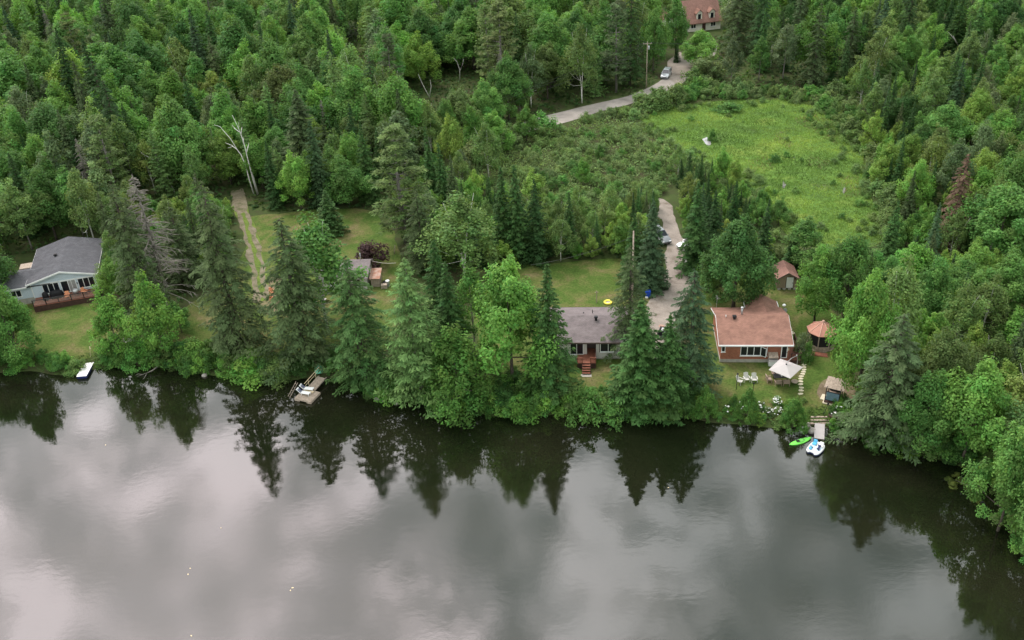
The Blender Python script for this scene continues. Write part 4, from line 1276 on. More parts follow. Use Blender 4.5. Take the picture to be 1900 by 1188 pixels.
nl += scatter_leaves('dead_reeds', [ground_poly(p) for p in ([(1470, 225), (1500, 212), (1545, 222), (1568, 255), (1550, 270), (1510, 246)], [(1385, 300), (1420, 290), (1440, 312), (1400, 322)], [(1555, 330), (1590, 325), (1600, 365), (1570, 372)], [(1440, 250), (1475, 268), (1465, 282), (1435, 262)], [(1500, 290), (1540, 300), (1530, 318), (1495, 308)])], 9, (0.1, 0.5), 0.24, 0.14, (0.21, 0.165, 0.105), 'dead brown reeds in the wet hollows of the marsh', 55, clear=False, along_up=True)
print('stuff leaves', nl, cnt)

# ---------------------------------------------------------------- houses
SH_GREY = course_mat('grey_shingles', (0.085, 0.085, 0.095), (0.115, 0.115, 0.125), 0.32, 0.14, (0.04, 0.04, 0.045), var=0.25)
SH_TAUPE = course_mat('taupe_shingles', (0.185, 0.155, 0.155), (0.225, 0.19, 0.19), 0.32, 0.14, (0.10, 0.085, 0.085), var=0.3)
SH_RED = course_mat('red_brown_shingles', (0.25, 0.135, 0.10), (0.30, 0.162, 0.122), 0.32, 0.14, (0.17, 0.085, 0.07), var=0.32)
SH_BROWN = course_mat('brown_shingles', (0.26, 0.145, 0.115), (0.31, 0.17, 0.135), 0.32, 0.14, (0.15, 0.08, 0.07), var=0.25)
BRICK = course_mat('red_brick', (0.30, 0.105, 0.06), (0.38, 0.145, 0.085), 0.21, 0.07, (0.26, 0.17, 0.13), rot=(R(90), 0, 0), var=0.2)
SIDING_BLUE = course_mat('pale_blue_siding', (0.60, 0.68, 0.75), (0.62, 0.70, 0.77), 3.6, 0.12, (0.42, 0.48, 0.54), rot=(R(90), 0, 0), var=0.06, rough=0.6)
SIDING_WHITE = course_mat('off_white_siding', (0.66, 0.63, 0.58), (0.68, 0.65, 0.60), 3.6, 0.12, (0.45, 0.42, 0.39), rot=(R(90), 0, 0), var=0.08, rough=0.6)
SIDING_TAN = course_mat('tan_board_siding', (0.30, 0.235, 0.17), (0.34, 0.265, 0.19), 0.15, 9.0, (0.15, 0.11, 0.08), rot=(R(90), 0, 0), var=0.15)
M['concrete'] = mat('concrete', (0.38, 0.355, 0.31), 0.9, 0.2, 2)
M['deck_red'] = mat('red_stained_wood', (0.235, 0.088, 0.055), 0.7, 0.25, 3)
M['deck_dark'] = mat('dark_stained_wood', (0.07, 0.035, 0.028), 0.7, 0.3, 3)
M['weathered'] = mat('weathered_wood', (0.36, 0.29, 0.23), 0.85, 0.35, 4)
M['aged_white'] = mat('aged_white_paint', (0.58, 0.56, 0.52), 0.6, 0.15, 5)
M['pale_wood'] = mat('pale_new_wood', (0.62, 0.50, 0.32), 0.75, 0.2, 4)
M['brown_panel'] = mat('brown_panel', (0.115, 0.085, 0.075), 0.8, 0.15, 2)
M['dark_screen'] = mat('dark_insect_screen', (0.016, 0.015, 0.015), 0.85, 0.3, 3)
M['cream'] = mat('cream_stucco', (0.80, 0.74, 0.66), 0.8, 0.08, 1)
M['black_cover'] = mat('black_fabric_cover', (0.012, 0.012, 0.014), 0.75, 0.4, 4)
M['orange'] = mat('faded_orange_cloth', (0.70, 0.30, 0.16), 0.8, 0.2, 4)
M['rust'] = mat('rusty_sheet_metal', (0.30, 0.13, 0.075), 0.75, 0.0, 1.6, col2=(0.42, 0.30, 0.25))
M['tan_cushion'] = mat('tan_cushion', (0.34, 0.25, 0.20), 0.9, 0.12, 5)
M['canvas'] = mat('off_white_canvas', (0.41, 0.38, 0.37), 0.85, 0.05, 1.5)
M['stone'] = mat('grey_stone', (0.33, 0.30, 0.27), 0.9, 0.35, 3, bump=0.5)
M['paver'] = mat('pale_paving_stone', (0.60, 0.54, 0.40), 0.9, 0.2, 4)
M['blue_plastic'] = mat('blue_plastic', (0.012, 0.065, 0.42), 0.4, 0.12, 2)
M['green_plastic'] = mat('lime_green_plastic', (0.20, 0.72, 0.11), 0.35, 0.08, 1.5)
M['mint'] = mat('mint_green_plastic', (0.13, 0.50, 0.33), 0.4, 0.12, 2)
M['yellow_plastic'] = mat('yellow_plastic', (0.85, 0.72, 0.10), 0.4, 0.15, 2)
M['cyan'] = mat('sky_blue_plastic', (0.10, 0.42, 0.66), 0.4, 0.1, 3)
M['navy'] = mat('navy_plastic', (0.012, 0.02, 0.09), 0.4, 0.2, 3)
M['cable'] = mat('pale_cable', (0.45, 0.42, 0.36), 0.6, 0.1, 1)
M['dark_cable'] = mat('dark_cable', (0.05, 0.05, 0.05), 0.6, 0.1, 1)
M['tyre'] = mat('tyre_rubber', (0.015, 0.015, 0.015), 0.85, 0.2, 8)
M['lamp_red'] = mat('red_tail_lamp', (0.35, 0.01, 0.01), 0.3, 0.05, 2)
M['lamp_clear'] = mat('clear_head_lamp', (0.7, 0.7, 0.7), 0.15, 0.05, 2)


def roof_mesh(hw, y0, y1, ze, zr, t=0.16, over=0.0):
    """gable roof whose ridge runs along y: two slabs in one shell, local x = across"""
    mb = MB()
    mb.prism([(-hw, ze), (0, zr), (hw, ze), (hw, ze - t), (0, zr - t * 1.1), (-hw, ze - t)], 'y', y0, y1)
    return mb


def roof_mesh_x(x0, x1, y0, ym, y1, ze, zr, t=0.16):
    """gable roof whose ridge runs along x"""
    mb = MB()
    mb.prism([(y0, ze), (ym, zr), (y1, ze), (y1, ze - t), (ym, zr - t * 1.1), (y0, ze - t)], 'x', x0, x1)
    return mb


def window(parent, x0, x1, z0, z1, y, panes=2, name='window', side=1, frame=0.07, ver=True, open_last=False):
    """a window let into a wall that faces -y at plane y: frame, mullions and one pane of glass per light"""
    mb = MB()
    ya, yb = y - 0.06, y + 0.05
    mb.span(x0, x1, ya, yb, z0, z0 + frame); mb.span(x0, x1, ya, yb, z1 - frame, z1)
    mb.span(x0, x0 + frame, ya, yb, z0 + frame, z1 - frame); mb.span(x1 - frame, x1, ya, yb, z0 + frame, z1 - frame)
    w = (x1 - x0) / panes
    for i in range(1, panes):
        mb.span(x0 + i * w - frame * 0.6, x0 + i * w + frame * 0.6, ya + 0.003, yb, z0 + frame, z1 - frame)
    f = mb.build(name, M['white_paint'], parent)
    for i in range(panes):
        if open_last and i == panes - 1:
            continue
        p = MB().span(x0 + i * w + frame * 0.5, x0 + (i + 1) * w - frame * 0.5, y - 0.02, y - 0.005, z0 + frame * 0.5, z1 - frame * 0.5)
        p.build('pane', M['glass'], f)
    sl = MB().span(x0 - 0.06, x1 + 0.06, y - 0.13, y - 0.062, z0 - 0.07, z0 - 0.002)
    sl.build('sill', M['white_paint'], f)
    return f


def side_window(parent, y0, y1, z0, z1, x, sgn=1):
    mb = MB()
    fr = 0.07
    xa, xb = x - 0.05 * sgn, x + 0.06 * sgn
    a, b = min(xa, xb), max(xa, xb)
    mb.span(a, b, y0, y1, z0, z0 + fr); mb.span(a, b, y0, y1, z1 - fr, z1); mb.span(a, b, y0, y0 + fr, z0 + fr, z1 - fr); mb.span(a, b, y1 - fr, y1, z0 + fr, z1 - fr)
    f = mb.build('window', M['white_paint'], parent)
    MB().span(x + 0.005 * sgn if sgn > 0 else x - 0.02, x + 0.02 if sgn > 0 else x - 0.005, y0 + fr * .5, y1 - fr * .5, z0 + fr * .5, z1 - fr * .5).build('pane', M['glass'], f)


def boards(x0, x1, y0, y1, z, w=0.14, gap=0.012, t=0.035, along='x'):
    mb = MB()
    if along == 'x':
        y = y0
        while y < y1 - 0.02:
            mb.span(x0, x1, y, min(y + w - gap, y1), z - t, z); y += w
    else:
        x = x0
        while x < x1 - 0.02:
            mb.span(x, min(x + w - gap, x1), y0, y1, z - t, z); x += w
    return mb


def railing(parent, a, b, z, h, m_rail, m_bal, post=1.6, name='railing', bal=0.13):
    """posts, two rails and balusters between two plan points"""
    a, b = Vector(a), Vector(b)
    L = (b - a).length; d = (b - a) / L
    mb = MB()
    n = max(1, round(L / post))
    ang = math.atan2(d.y, d.x)
    for i in range(n + 1):
        p = a + d * (L * i / n)
        mb.box((p.x, p.y, z + h / 2 + 0.03), (0.11, 0.11, h + 0.06), 0, ang)
    c = (a + b) / 2
    mb.box((c.x, c.y, z + h), (L - 0.1, 0.11, 0.07), 0, ang); mb.box((c.x, c.y, z + 0.1), (L - 0.1, 0.05, 0.05), 0, ang)
    r = mb.build(name, m_rail, parent)
    if bal:
        bb = MB()
        k = int(L / bal)
        for i in range(1, k):
            p = a + d * (L * i / k)
            bb.box((p.x, p.y, z + h / 2 + 0.03), (0.032, 0.032, h - 0.2), 0, ang)
        bb.build('balusters', m_bal, r, kind='stuff')
    return r


def flue(parent, x, y, z0, z1, r=0.09, m_='grey_metal', cap=True, name='chimney_pipe'):
    mb = MB()
    mb.lathe([(r, z0), (r, z1), (r * 0.9, z1)], 10, 0, (x, y, 0))
    if cap:
        mb.lathe([(r * 0.5, z1), (r * 1.7, z1 + 0.06), (r * 1.5, z1 + 0.14), (0.02, z1 + 0.2)], 10, 0, (x, y, 0))
    return mb.build(name, M[m_], parent, True)


def roof_box_vent(parent, x, y, z, m_='black_metal', w=0.42, h=0.5):
    mb = MB()
    mb.box((x, y, z + h * 0.35), (w * 0.62, w * 0.62, h * 0.7)); mb.box((x, y, z + h * 0.78), (w, w, h * 0.2)); mb.box((x, y, z + h * 0.92), (w * 0.8, w * 0.8, 0.06))
    return mb.build('roof_vent', M[m_], parent)


def antenna(loc, h, label, arms=3):
    t = thing('antenna_mast', label, 'antenna', loc)
    MB().tube([(0, 0, -0.1), (0, 0, h)], 0.025, 6).build('mast', M['grey_metal'], t)
    mb = MB()
    mb.box((0, 0, h - 0.15), (0.03, 1.0, 0.03))
    for i in range(arms):
        mb.box((0, -0.4 + 0.8 * i / max(1, arms - 1), h - 0.15), (0.7 - 0.15 * i, 0.02, 0.02))
    mb.build('aerial', M['grey_metal'], t)
    return t


def utility_pole(loc, h, label, arm=False, lean=0.0, r=0.13):
    t = thing('utility_pole', label, 'pole', loc)
    MB().tube([(0, 0, -0.5), (lean * 0.5, 0, h * 0.5), (lean, 0, h)], [r, r * 0.85, r * 0.65], 8).build('pole', M['weathered'], t, True)
    if arm:
        MB().box((lean, 0, h - 0.5), (1.9, 0.11, 0.13)).build('crossarm', M['weathered'], t)
        for x in (-0.85, 0.0, 0.85):
            MB().lathe([(0.04, 0), (0.06, 0.06), (0.05, 0.16), (0.02, 0.2)], 8, 0, (lean + x, 0, h - 0.435)).build('insulator', M['grey_metal'], t)
        MB().lathe([(0.18, 0), (0.2, 0.1), (0.2, 0.75), (0.1, 0.85)], 10, 0, (lean + 0.32, 0, h - 1.8)).build('transformer', M['grey_metal'], t, True)
    return t


def wire(pts, label, r=0.025, m_='cable', sag=0.5):
    mb = MB()
    P = []
    for a, b in zip(pts[:-1], pts[1:]):
        a, b = Vector(a), Vector(b)
        for i in range(13):
            f = i / 12
            p = a.lerp(b, f); p.z -= sag * 4 * f * (1 - f)
            P.append(p)
    mb.tube(P, r, 5)
    return tag(mb.build('overhead_wire', M[m_]), label, 'wire')


# ---- brick house with the red roof
def brick_house():
    yaw = R(-5.9)
    o = at_z(1462, 671, 1.25)
    h = thing('brick_house', 'red brick house with a red brown shingle roof and white windows', 'house', (o[0], o[1], 1.2), yaw)
    Wd, D = 8.5, 8.4                                     # wall width and depth; local x runs 0 .. -W to the left, y back
    w = MB()
    w.span(-Wd, 0, 0, D, 0.42, 2.75)
    w.prism([(0, 2.75), (D / 2, 4.25), (D, 2.75)], 'x', -Wd, 0)
    w.span(-4.05, -0.35, D, D + 1.5, 0.42, 2.75); w.prism([(-4.05, 2.75), (-2.2, 3.75), (-0.35, 2.75)], 'y', D, D + 1.5)
    w.build('wall', BRICK, h)
    MB().span(-Wd - 0.05, 0.05, -0.05, D + 0.05, -0.6, 0.42).build('foundation', M['concrete'], h)
    rf = roof_mesh_x(-Wd - 0.35, 0.35, -0.42, D / 2, D + 0.42, 2.80, 4.42)
    r = rf.build('roof', SH_RED, h)
    wg = MB(); ym = D / 2 - 0.1
    wg.prism([(-4.35, 2.84), (-2.2, 4.0), (-0.05, 2.84), (-0.05, 2.70), (-2.2, 3.84), (-4.35, 2.70)], 'y', ym, D + 1.9)
    wg.build('rear_gable', SH_RED, r)
    fa = MB()
    fa.span(-Wd - 0.37, 0.37, -0.52, -0.425, 2.62, 2.83); fa.span(-Wd - 0.37, 0.37, D + 0.425, D + 0.5, 2.60, 2.74)
    for sx in (-Wd - 0.40, 0.355):
        fa.prism([(-0.42, 2.74), (D / 2, 4.36), (D + 0.42, 2.74), (D + 0.42, 2.62), (D / 2, 4.24), (-0.42, 2.62)], 'x', sx, sx + 0.045)
    fa.span(-4.44, -4.36, D + 0.5, D + 1.9, 2.68, 2.86); fa.span(-0.04, 0.04, D + 0.5, D + 1.9, 2.68, 2.86)
    fa.build('fascia', M['white_paint'], r)
    roof_box_vent(r, -6.55, D / 2 - 0.55, 4.15, 'black_metal', 0.5, 0.55)
    flue(r, -5.5, D / 2 + 0.35, 4.2, 5.25, 0.13, 'grey_metal')
    flue(r, -7.6, D / 2 - 0.3, 4.25, 4.62, 0.05, 'white_paint', False)
    f = window(h, -6.05, -2.72, 0.98, 2.42, -0.012, 4, open_last=True)
    sash = MB()                                          # the right light stands open on its hinge
    a = R(-38); W1 = 0.78
    for (x0, x1, z0, z1) in ((0, W1, 1.03, 1.10), (0, W1, 2.30, 2.37), (0, 0.06, 1.10, 2.30), (W1 - 0.06, W1, 1.10, 2.30)):
        c = ((x0 + x1) / 2 * math.cos(a) - 3.55, (x0 + x1) / 2 * math.sin(a) - 0.10, (z0 + z1) / 2)
        sash.box(c, (x1 - x0, 0.045, z1 - z0), 0, a)
    sash.build('open_sash', M['white_paint'], f)
    MB().box((W1 / 2 * math.cos(a) - 3.55, W1 / 2 * math.sin(a) - 0.10, 1.70), (W1 - 0.1, 0.012, 1.2), 0, a).build('pane', M['glass'], f)
    MB().span(-3.5, -2.78, 0.002, 0.02, 1.05, 2.35).build('dark_room_panel', M['navy'], f)  # dark panel stands for the unlit room past the open sash
    window(h, -8.45, -7.95, 1.55, 2.42, -0.012, 1)
    d = MB(); x0, x1 = -1.02, -0.22
    d.span(x0, x1, -0.06, 0.03, 0.62, 0.72); d.span(x0, x1, -0.06, 0.03, 2.46, 2.56); d.span(x0, x0 + 0.11, -0.06, 0.03, 0.72, 2.46); d.span(x1 - 0.11, x1, -0.06, 0.03, 0.72, 2.46)
    dd = d.build('door', M['white_paint'], h)
    MB().span(x0 + 0.11, x1 - 0.11, -0.035, -0.012, 0.72, 2.46).build('pane', M['glass'], dd)
    MB().box((x1 - 0.06, -0.10, 1.5), (0.04, 0.06, 0.16)).build('handle', M['black_metal'], dd)
    lm = MB(); lm.lathe([(0.03, 0), (0.10, 0.05), (0.09, 0.28), (0.02, 0.36)], 8, 0, (0.12 - 0.25, -0.12, 1.8)); lm.build('wall_lamp', M['pale_wood'], h)
    aw = MB(); aw.prism([(-0.02, 1.52), (-0.95, 1.22), (-0.95, 1.16), (-0.02, 1.46)], 'x', -2.62, -1.42); ao = aw.build('awning', M['weathered'], h)
    ab = MB(); ab.tube([(-2.55, -0.9, 1.18), (-2.55, -0.03, 0.8)], 0.02, 5); ab.tube([(-1.49, -0.9, 1.18), (-1.49, -0.03, 0.8)], 0.02, 5); ab.build('bracket', M['black_metal'], ao)
    side_window(h, 2.0, 3.4, 1.1, 2.3, 0.0, 1); side_window(h, 5.0, 6.2, 1.1, 2.3, 0.0, 1)
    # deck on the right side
    dk = boards(0.06, 1.5, -0.5, 4.2, 0.62, 0.14, 0.012, 0.04, 'y').build('deck', M['deck_red'], h, kind='stuff')
    sk = MB(); sk.span(0.07, 1.48, -0.5, -0.44, -0.3, 0.575); sk.span(1.42, 1.48, -0.44, 4.2, -0.3, 0.575); sk.build('deck_skirt', M['deck_dark'], h)
    railing(h, (0.25, -0.42), (1.42, -0.42), 0.62, 0.95, M['deck_dark'], M['deck_dark'], 1.2)
    railing(h, (1.42, -0.30), (1.42, 4.1), 0.62, 0.95, M['deck_dark'], M['deck_dark'], 1.5)
    # landing in front of the door
    ld = boards(-1.35, 0.1, -1.15, -0.06, 0.55, 0.14, 0.012, 0.04, 'x').build('landing', M['deck_red'], h, kind='stuff')
    st = MB(); st.span(-1.3, -0.3, -1.45, -1.16, 0.18, 0.36); st.span(-1.3, -0.3, -1.74, -1.46, -0.1, 0.19); st.build('steps', M['deck_red'], h)
    return h


BH = brick_house()
_bhm = BH.matrix_basis


def at_house(h, p):
    a = h.rotation_euler.z
    return (h.location.x + p[0] * math.cos(a) - p[1] * math.sin(a), h.location.y + p[0] * math.sin(a) + p[1] * math.cos(a), h.location.z + p[2])


ac = thing('storage_box', 'white box under the small awning of the brick house', 'box', at_house(BH, (-2.02, -0.75, 0.05)), R(-5.9))
MB().span(-0.55, 0.55, -0.38, 0.38, 0, 0.72).build('body', M['white_paint'], ac, bevel=0.03)
MB().span(-0.58, 0.58, -0.41, 0.41, 0.725, 0.80).build('lid', M['canvas'], ac, bevel=0.02)
antenna(at_house(BH, (-8.1, 9.2, -0.1)), 4.4, 'thin television antenna behind the left end of the red roof')
lp = thing('garden_lamp', 'pale lamp post with a white head behind the right corner of the brick house', 'lamp', at_house(BH, (0.55, 8.1, -0.2)))
MB().tube([(0, 0, 0), (0, 0, 3.6)], [0.06, 0.04], 7).build('post', M['grey_metal'], lp)
MB().lathe([(0.05, 3.6), (0.22, 3.68), (0.26, 3.80), (0.10, 3.92)], 10).build('lamp_head', M['white_paint'], lp, True)
dish = MB(); dish.lathe([(0.02, 0), (0.18, 0.04), (0.32, 0.14), (0.30, 0.15), (0.02, 0.03)], 12); dish.build('dish', M['grey_metal'], lp, True, loc=(0.12, -0.1, 3.0)).rotation_euler = (R(60), 0, R(30))


# ---- cottage with the grey taupe roof
def grey_cottage():
    yaw = R(-5.6)
    o = at_z(1106, 665.5, 1.35)
    h = thing('grey_roofed_cottage', 'low white cottage with a faded grey shingle roof and a red front deck', 'house', (o[0], o[1], 1.3), yaw)
    x0, x1, D = -6.1, 5.2, 7.9                               # local x = 0 at the right edge of the porch recess
    w = MB()
    # front wall with a porch recess between x -1.15 and 0
    w.span(x0, -1.18, 0, D, 0.15, 2.75); w.span(0, x1, 0, D, 0.15, 2.75); w.span(-1.18, 0, 1.5, D, 0.15, 2.75)
    w.prism([(0, 2.752), (D / 2, 4.05), (D, 2.752)], 'x', x0, x1)
    w.build('wall', SIDING_WHITE, h)
    pn = MB(); pn.span(-1.17, -0.01, 1.44, 1.49, 0.2, 2.74); pn.span(-1.175, -1.13, 0.02, 1.44, 0.2, 2.74); pn.span(-0.05, -0.005, 0.02, 1.44, 0.2, 2.74)
    pn.build('porch_panel', M['brown_panel'], h)
    MB().span(x0, x1, 0.03, D, -0.5, 0.15).build('foundation', M['concrete'], h)
    r = roof_mesh_x(x0 - 0.3, x1 + 0.3, -0.45, D / 2, D + 0.45, 2.80, 4.18).build('roof', SH_TAUPE, h)
    fa = MB(); fa.span(x0 - 0.32, x1 + 0.32, -0.50, -0.455, 2.62, 2.82); fa.span(x0 - 0.32, x1 + 0.32, D + 0.455, D + 0.5, 2.62, 2.82); fa.build('fascia', M['brown_panel'], r)
    roof_box_vent(r, 0.02, D / 2 - 0.75, 3.92, 'black_metal', 0.48, 0.62)
    flue(r, -0.42, D / 2 + 1.2, 3.7, 4.35, 0.045, 'black_metal', False, 'vent_pipe')
    flue(r, -1.6, D / 2 + 1.2, 3.7, 3.95, 0.08, 'black_metal', False, 'vent_pipe')
    f = window(h, -3.35, -1.62, 0.72, 2.50, -0.012, 2, 'patio_window')
    window(h, 0.52, 2.6, 1.12, 2.45, -0.012, 2)
    # dark trim round the right window
    tr = MB(); tr.span(0.40, 0.50, -0.03, -0.005, 0.98, 2.5); tr.span(0.50, 2.7, -0.03, -0.005, 0.98, 1.03); tr.build('window_trim', M['brown_panel'], h)
    dk = boards(-2.45, -0.02, -2.05, 1.42, 0.72, 0.14, 0.012, 0.04, 'x')
    dk.build('deck', M['deck_red'], h, kind='stuff')
    sk = MB(); sk.span(-2.44, -0.03, -2.0, -1.95, -0.2, 0.675); sk.span(-0.08, -0.03, -1.95, -0.02, -0.2, 0.675); sk.span(-2.44, -2.39, -1.95, -0.02, -0.2, 0.675); sk.build('deck_skirt', M['deck_dark'], h)
    railing(h, (-2.4, -1.98), (-1.78, -1.98), 0.72, 0.75, M['deck_red'], M['deck_red'], 0.7, bal=0.16)
    railing(h, (-0.72, -1.98), (-0.06, -1.98), 0.72, 0.75, M['deck_red'], M['deck_red'], 0.7, bal=0.16)
    railing(h, (-0.06, -1.85), (-0.06, -0.2), 0.72, 0.75, M['deck_dark'], M['deck_dark'], 0.9, bal=0.16)
    stt = MB()
    for sx in (-1.82, -0.74):
        stt.prism([(-2.06, 0.62), (-2.06, 0.40), (-3.25, -0.42), (-3.25, -0.12)], 'x', sx, sx + 0.06)
    so = stt.build('stair', M['deck_dark'], h)
    for i in range(4):
        MB().span(-1.75, -0.75, -2.42 - i * 0.29, -2.10 - i * 0.29, 0.52 - i * 0.19, 0.565 - i * 0.19).build('tread', M['deck_red'], so)
    MB().span(-1.95, -0.6, -3.75, -3.2, -0.42, -0.20).build('stair_pad', M['concrete'], h)
    return h


GH = grey_cottage()
p_ = at_z(1107, 562, 1.5)
up = thing('clothes_post', 'weathered post behind the grey roofed cottage', 'post', (p_[0], p_[1], hz(p_[0], p_[1])))
MB().tube([(0, 0, -0.2), (0, 0, 2.0)], 0.06, 6).build('post', M['weathered'], up)
MB().box((0, 0, 1.8), (0.5, 0.06, 0.06)).build('crossbar', M['weathered'], up)


# ---- blue house at the left
def blue_house():
    yaw = R(14.5)
    h = thing('blue_house', 'pale blue sided house with a dark grey roof, gabled towards the lake', 'house', (-66.95, 125.75, 1.5), yaw)
    hw, D = 4.6, 11.6
    ze, zr = 3.3, 4.55
    w = MB(); w.span(-hw, hw, 0, D, 0.75, ze); w.prism([(-hw, ze), (0, zr - 0.1), (hw, ze)], 'y', 0, D)
    w.span(-hw - 7.2, -hw, -0.0 + 0.4, 6.0, 0.75, 2.75); w.prism([(0.4, 2.75), (3.2, 3.75), (6.0, 2.75)], 'x', -hw - 7.2, -hw)
    w.build('wall', SIDING_BLUE, h)
    f_ = MB(); f_.span(-hw - 0.02, hw + 0.02, 0.02, D, -0.5, 0.75); f_.span(-hw - 7.2, -hw - 0.02, 0.42, 6.0, -0.5, 0.75); f_.build('foundation', M['concrete'], h)
    r = roof_mesh(hw + 0.45, -0.55, D + 0.45, ze + 0.02, zr + 0.08).build('roof', SH_GREY, h)
    fa = MB()
    for yy in (-0.60,):
        fa.prism([(-hw - 0.45, ze + 0.05), (0, zr + 0.11), (hw + 0.45, ze + 0.05), (hw + 0.45, ze - 0.2), (0, zr - 0.13), (-hw - 0.45, ze - 0.2)], 'y', yy, yy + 0.045)
    for xx in (-hw - 0.5, hw + 0.455):
        fa.span(xx, xx + 0.045, -0.55, D + 0.45, ze - 0.2, ze - 0.03)
    fa.build('fascia', M['white_paint'], r)
    wr = MB(); wr.prism([(-0.1, 2.80), (3.2, 3.92), (6.4, 2.80), (6.4, 2.66), (3.2, 3.76), (-0.1, 2.66)], 'x', -hw - 7.5, -1.8)
    wr.build('side_wing_roof', SH_GREY, r)
    wf = MB(); wf.span(-hw - 7.5, -hw - 0.52, -0.16, -0.105, 2.62, 2.83); wf.build('wing_fascia', M['white_paint'], r)
    roof_box_vent(r, -1.3, D * 0.52, 4.1, 'black_metal', 0.5, 0.6)
    # front: two banks of windows and a patio door between them
    window(h, -3.05, -0.72, 1.15, 2.78, -0.012, 3)
    window(h, 1.95, 4.3, 1.15, 2.78, -0.012, 3)
    d = MB(); x0, x1, z0, z1 = -0.5, 1.7, 0.80, 2.80
    d.span(x0, x1, -0.06, 0.03, z0, z0 + 0.09); d.span(x0, x1, -0.06, 0.03, z1 - 0.09, z1)
    for xx in (x0, x0 + 1.02, x1 - 0.10):
        d.span(xx, xx + 0.10, -0.06, 0.03, z0 + 0.09, z1 - 0.09)
    d.span(x0 + 1.5, x0 + 1.58, -0.056, 0.03, z0 + 0.09, z1 - 0.09)
    do = d.build('patio_door', M['white_paint'], h)
    MB().span(x0 + 0.10, x0 + 1.02, -0.03, -0.01, z0 + 0.09, z1 - 0.09).build('pane', M['glass'], do)
    MB().span(x0 + 1.12, x1 - 0.10, -0.03, -0.01, z0 + 0.09, z1 - 0.09).build('screen', M['grey_metal'], do)
    tr = MB(); tr.span(-3.2, 4.42, -0.045, -0.004, 2.80, 2.92); tr.span(-hw, -hw + 0.12, -0.04, -0.003, 0.75, ze - 0.2); tr.span(hw - 0.12, hw, -0.04, -0.003, 0.75, ze - 0.2)
    tr.build('corner_trim', M['white_paint'], h)
    MB().box((1.83, -0.08, 2.1), (0.12, 0.12, 0.26)).build('wall_lamp', M['black_metal'], h)
    side_window(h, 1.2, 3.0, 1.2, 2.5, hw, 1); side_window(h, 5.6, 7.0, 1.4, 2.4, hw, 1)
    window(h, -hw - 3.0, -hw - 1.6, 1.2, 2.3, 0.388, 2)
    # deck across the front
    boards(-4.4, 4.55, -2.75, -0.06, 0.75, 0.14, 0.012, 0.04, 'x').build('deck', M['deck_red'], h, kind='stuff')
    sk = MB(); sk.span(-4.4, 4.55, -2.76, -2.70, -0.4, 0.705); sk.span(4.5, 4.55, -2.69, -0.06, -0.4, 0.705); sk.span(-4.4, -4.35, -2.69, -0.06, -0.4, 0.705); sk.build('deck_skirt', M['deck_dark'], h)
    railing(h, (-4.35, -2.68), (4.5, -2.68), 0.75, 0.92, M['black_metal'], M['canvas'], 1.75, bal=0.15)
    railing(h, (4.5, -2.6), (4.5, -1.2), 0.75, 0.92, M['black_metal'], M['black_metal'], 1.4, bal=0.15)
    st = MB()
    for i in range(4):
        st.span(4.58 + i * 0.28, 4.86 + i * 0.28, -1.15, -0.15, 0.75 - (i + 1) * 0.19 - 0.05, 0.75 - (i + 1) * 0.19)
    so = st.build('stair', M['deck_dark'], h)
    hr = MB(); hr.tube([(4.55, -1.15, 1.65), (5.75, -1.15, 0.85)], 0.04, 5); hr.tube([(4.55, -0.12, 1.65), (5.75, -0.12, 0.85)], 0.04, 5); hr.tube([(5.7, -1.15, 0.9), (5.7, -1.15, -0.3)], 0.04, 5); hr.tube([(5.7, -0.12, 0.9), (5.7, -0.12, -0.3)], 0.04, 5); hr.build('handrail', M['black_metal'], so)
    ob = MB(); ob.span(-hw - 2.4, -hw - 0.6, 6.2, 8.0, -0.3, 3.0); ob.build('rear_porch', M['weathered'], h)
    return h


LH = blue_house()


def covered_grill(loc, rz, w, d, hgt, label, name='covered_grill'):
    t = thing(name, label, 'grill', loc, rz)
    mb = MB()
    n = 10
    prof = [(1.05, 0.0), (1.0, 0.5), (0.92, 0.8), (0.6, 0.97), (0.1, 1.0)]
    vs, fs = [], []
    for s, zf in prof:
        for k in range(n):
            a = 2 * math.pi * (k + 0.5) / n
            ca, sa = math.cos(a), math.sin(a)
            q = (abs(ca) ** 4 + abs(sa) ** 4) ** -0.25
            vs.append((ca * q * s * w / 2 * (1 + 0.05 * math.sin(3 * a)), sa * q * s * d / 2, hgt * zf))
    for i in range(len(prof) - 1):
        for k in range(n):
            fs.append((i * n + k, i * n + (k + 1) % n, (i + 1) * n + (k + 1) % n, (i + 1) * n + k))
    fs.append(tuple((len(prof) - 1) * n + k for k in range(n)))
    mb.add(vs, fs)
    mb.build('cover', M['black_cover'], t, True)
    f = MB()
    for x in (-w * 0.4, w * 0.4):
        f.box((x, 0, -0.0 + 0.03), (0.08, d * 0.9, 0.06))
    f.build('base', M['grey_metal'], t)
    return t


covered_grill(at_house(LH, (-2.75, -1.15, 0.75)), R(14), 0.85, 0.8, 1.25, 'small black covered grill at the left on the blue house deck')
covered_grill(at_house(LH, (-1.25, -0.95, 0.75)), R(14), 1.9, 0.95, 1.15, 'wide black covered grill below the left windows of the blue house')
t = thing('kettle_grill', 'grey lidded grill on the right half of the blue house deck', 'grill', at_house(LH, (1.55, -1.35, 0.75)), R(14))
MB().lathe([(0.45, 0.55), (0.50, 0.75), (0.48, 0.85), (0.36, 1.02), (0.08, 1.08)], 12).build('lid', M['grey_metal'], t, True)
gl_ = MB()
for a_ in range(4):
    gl_.tube([(0.3 * math.cos(a_ * 1.571 + .8), 0.3 * math.sin(a_ * 1.571 + .8), 0.56), (0.38 * math.cos(a_ * 1.571 + .8), 0.38 * math.sin(a_ * 1.571 + .8), 0)], 0.025, 5)
gl_.build('leg', M['black_metal'], t)


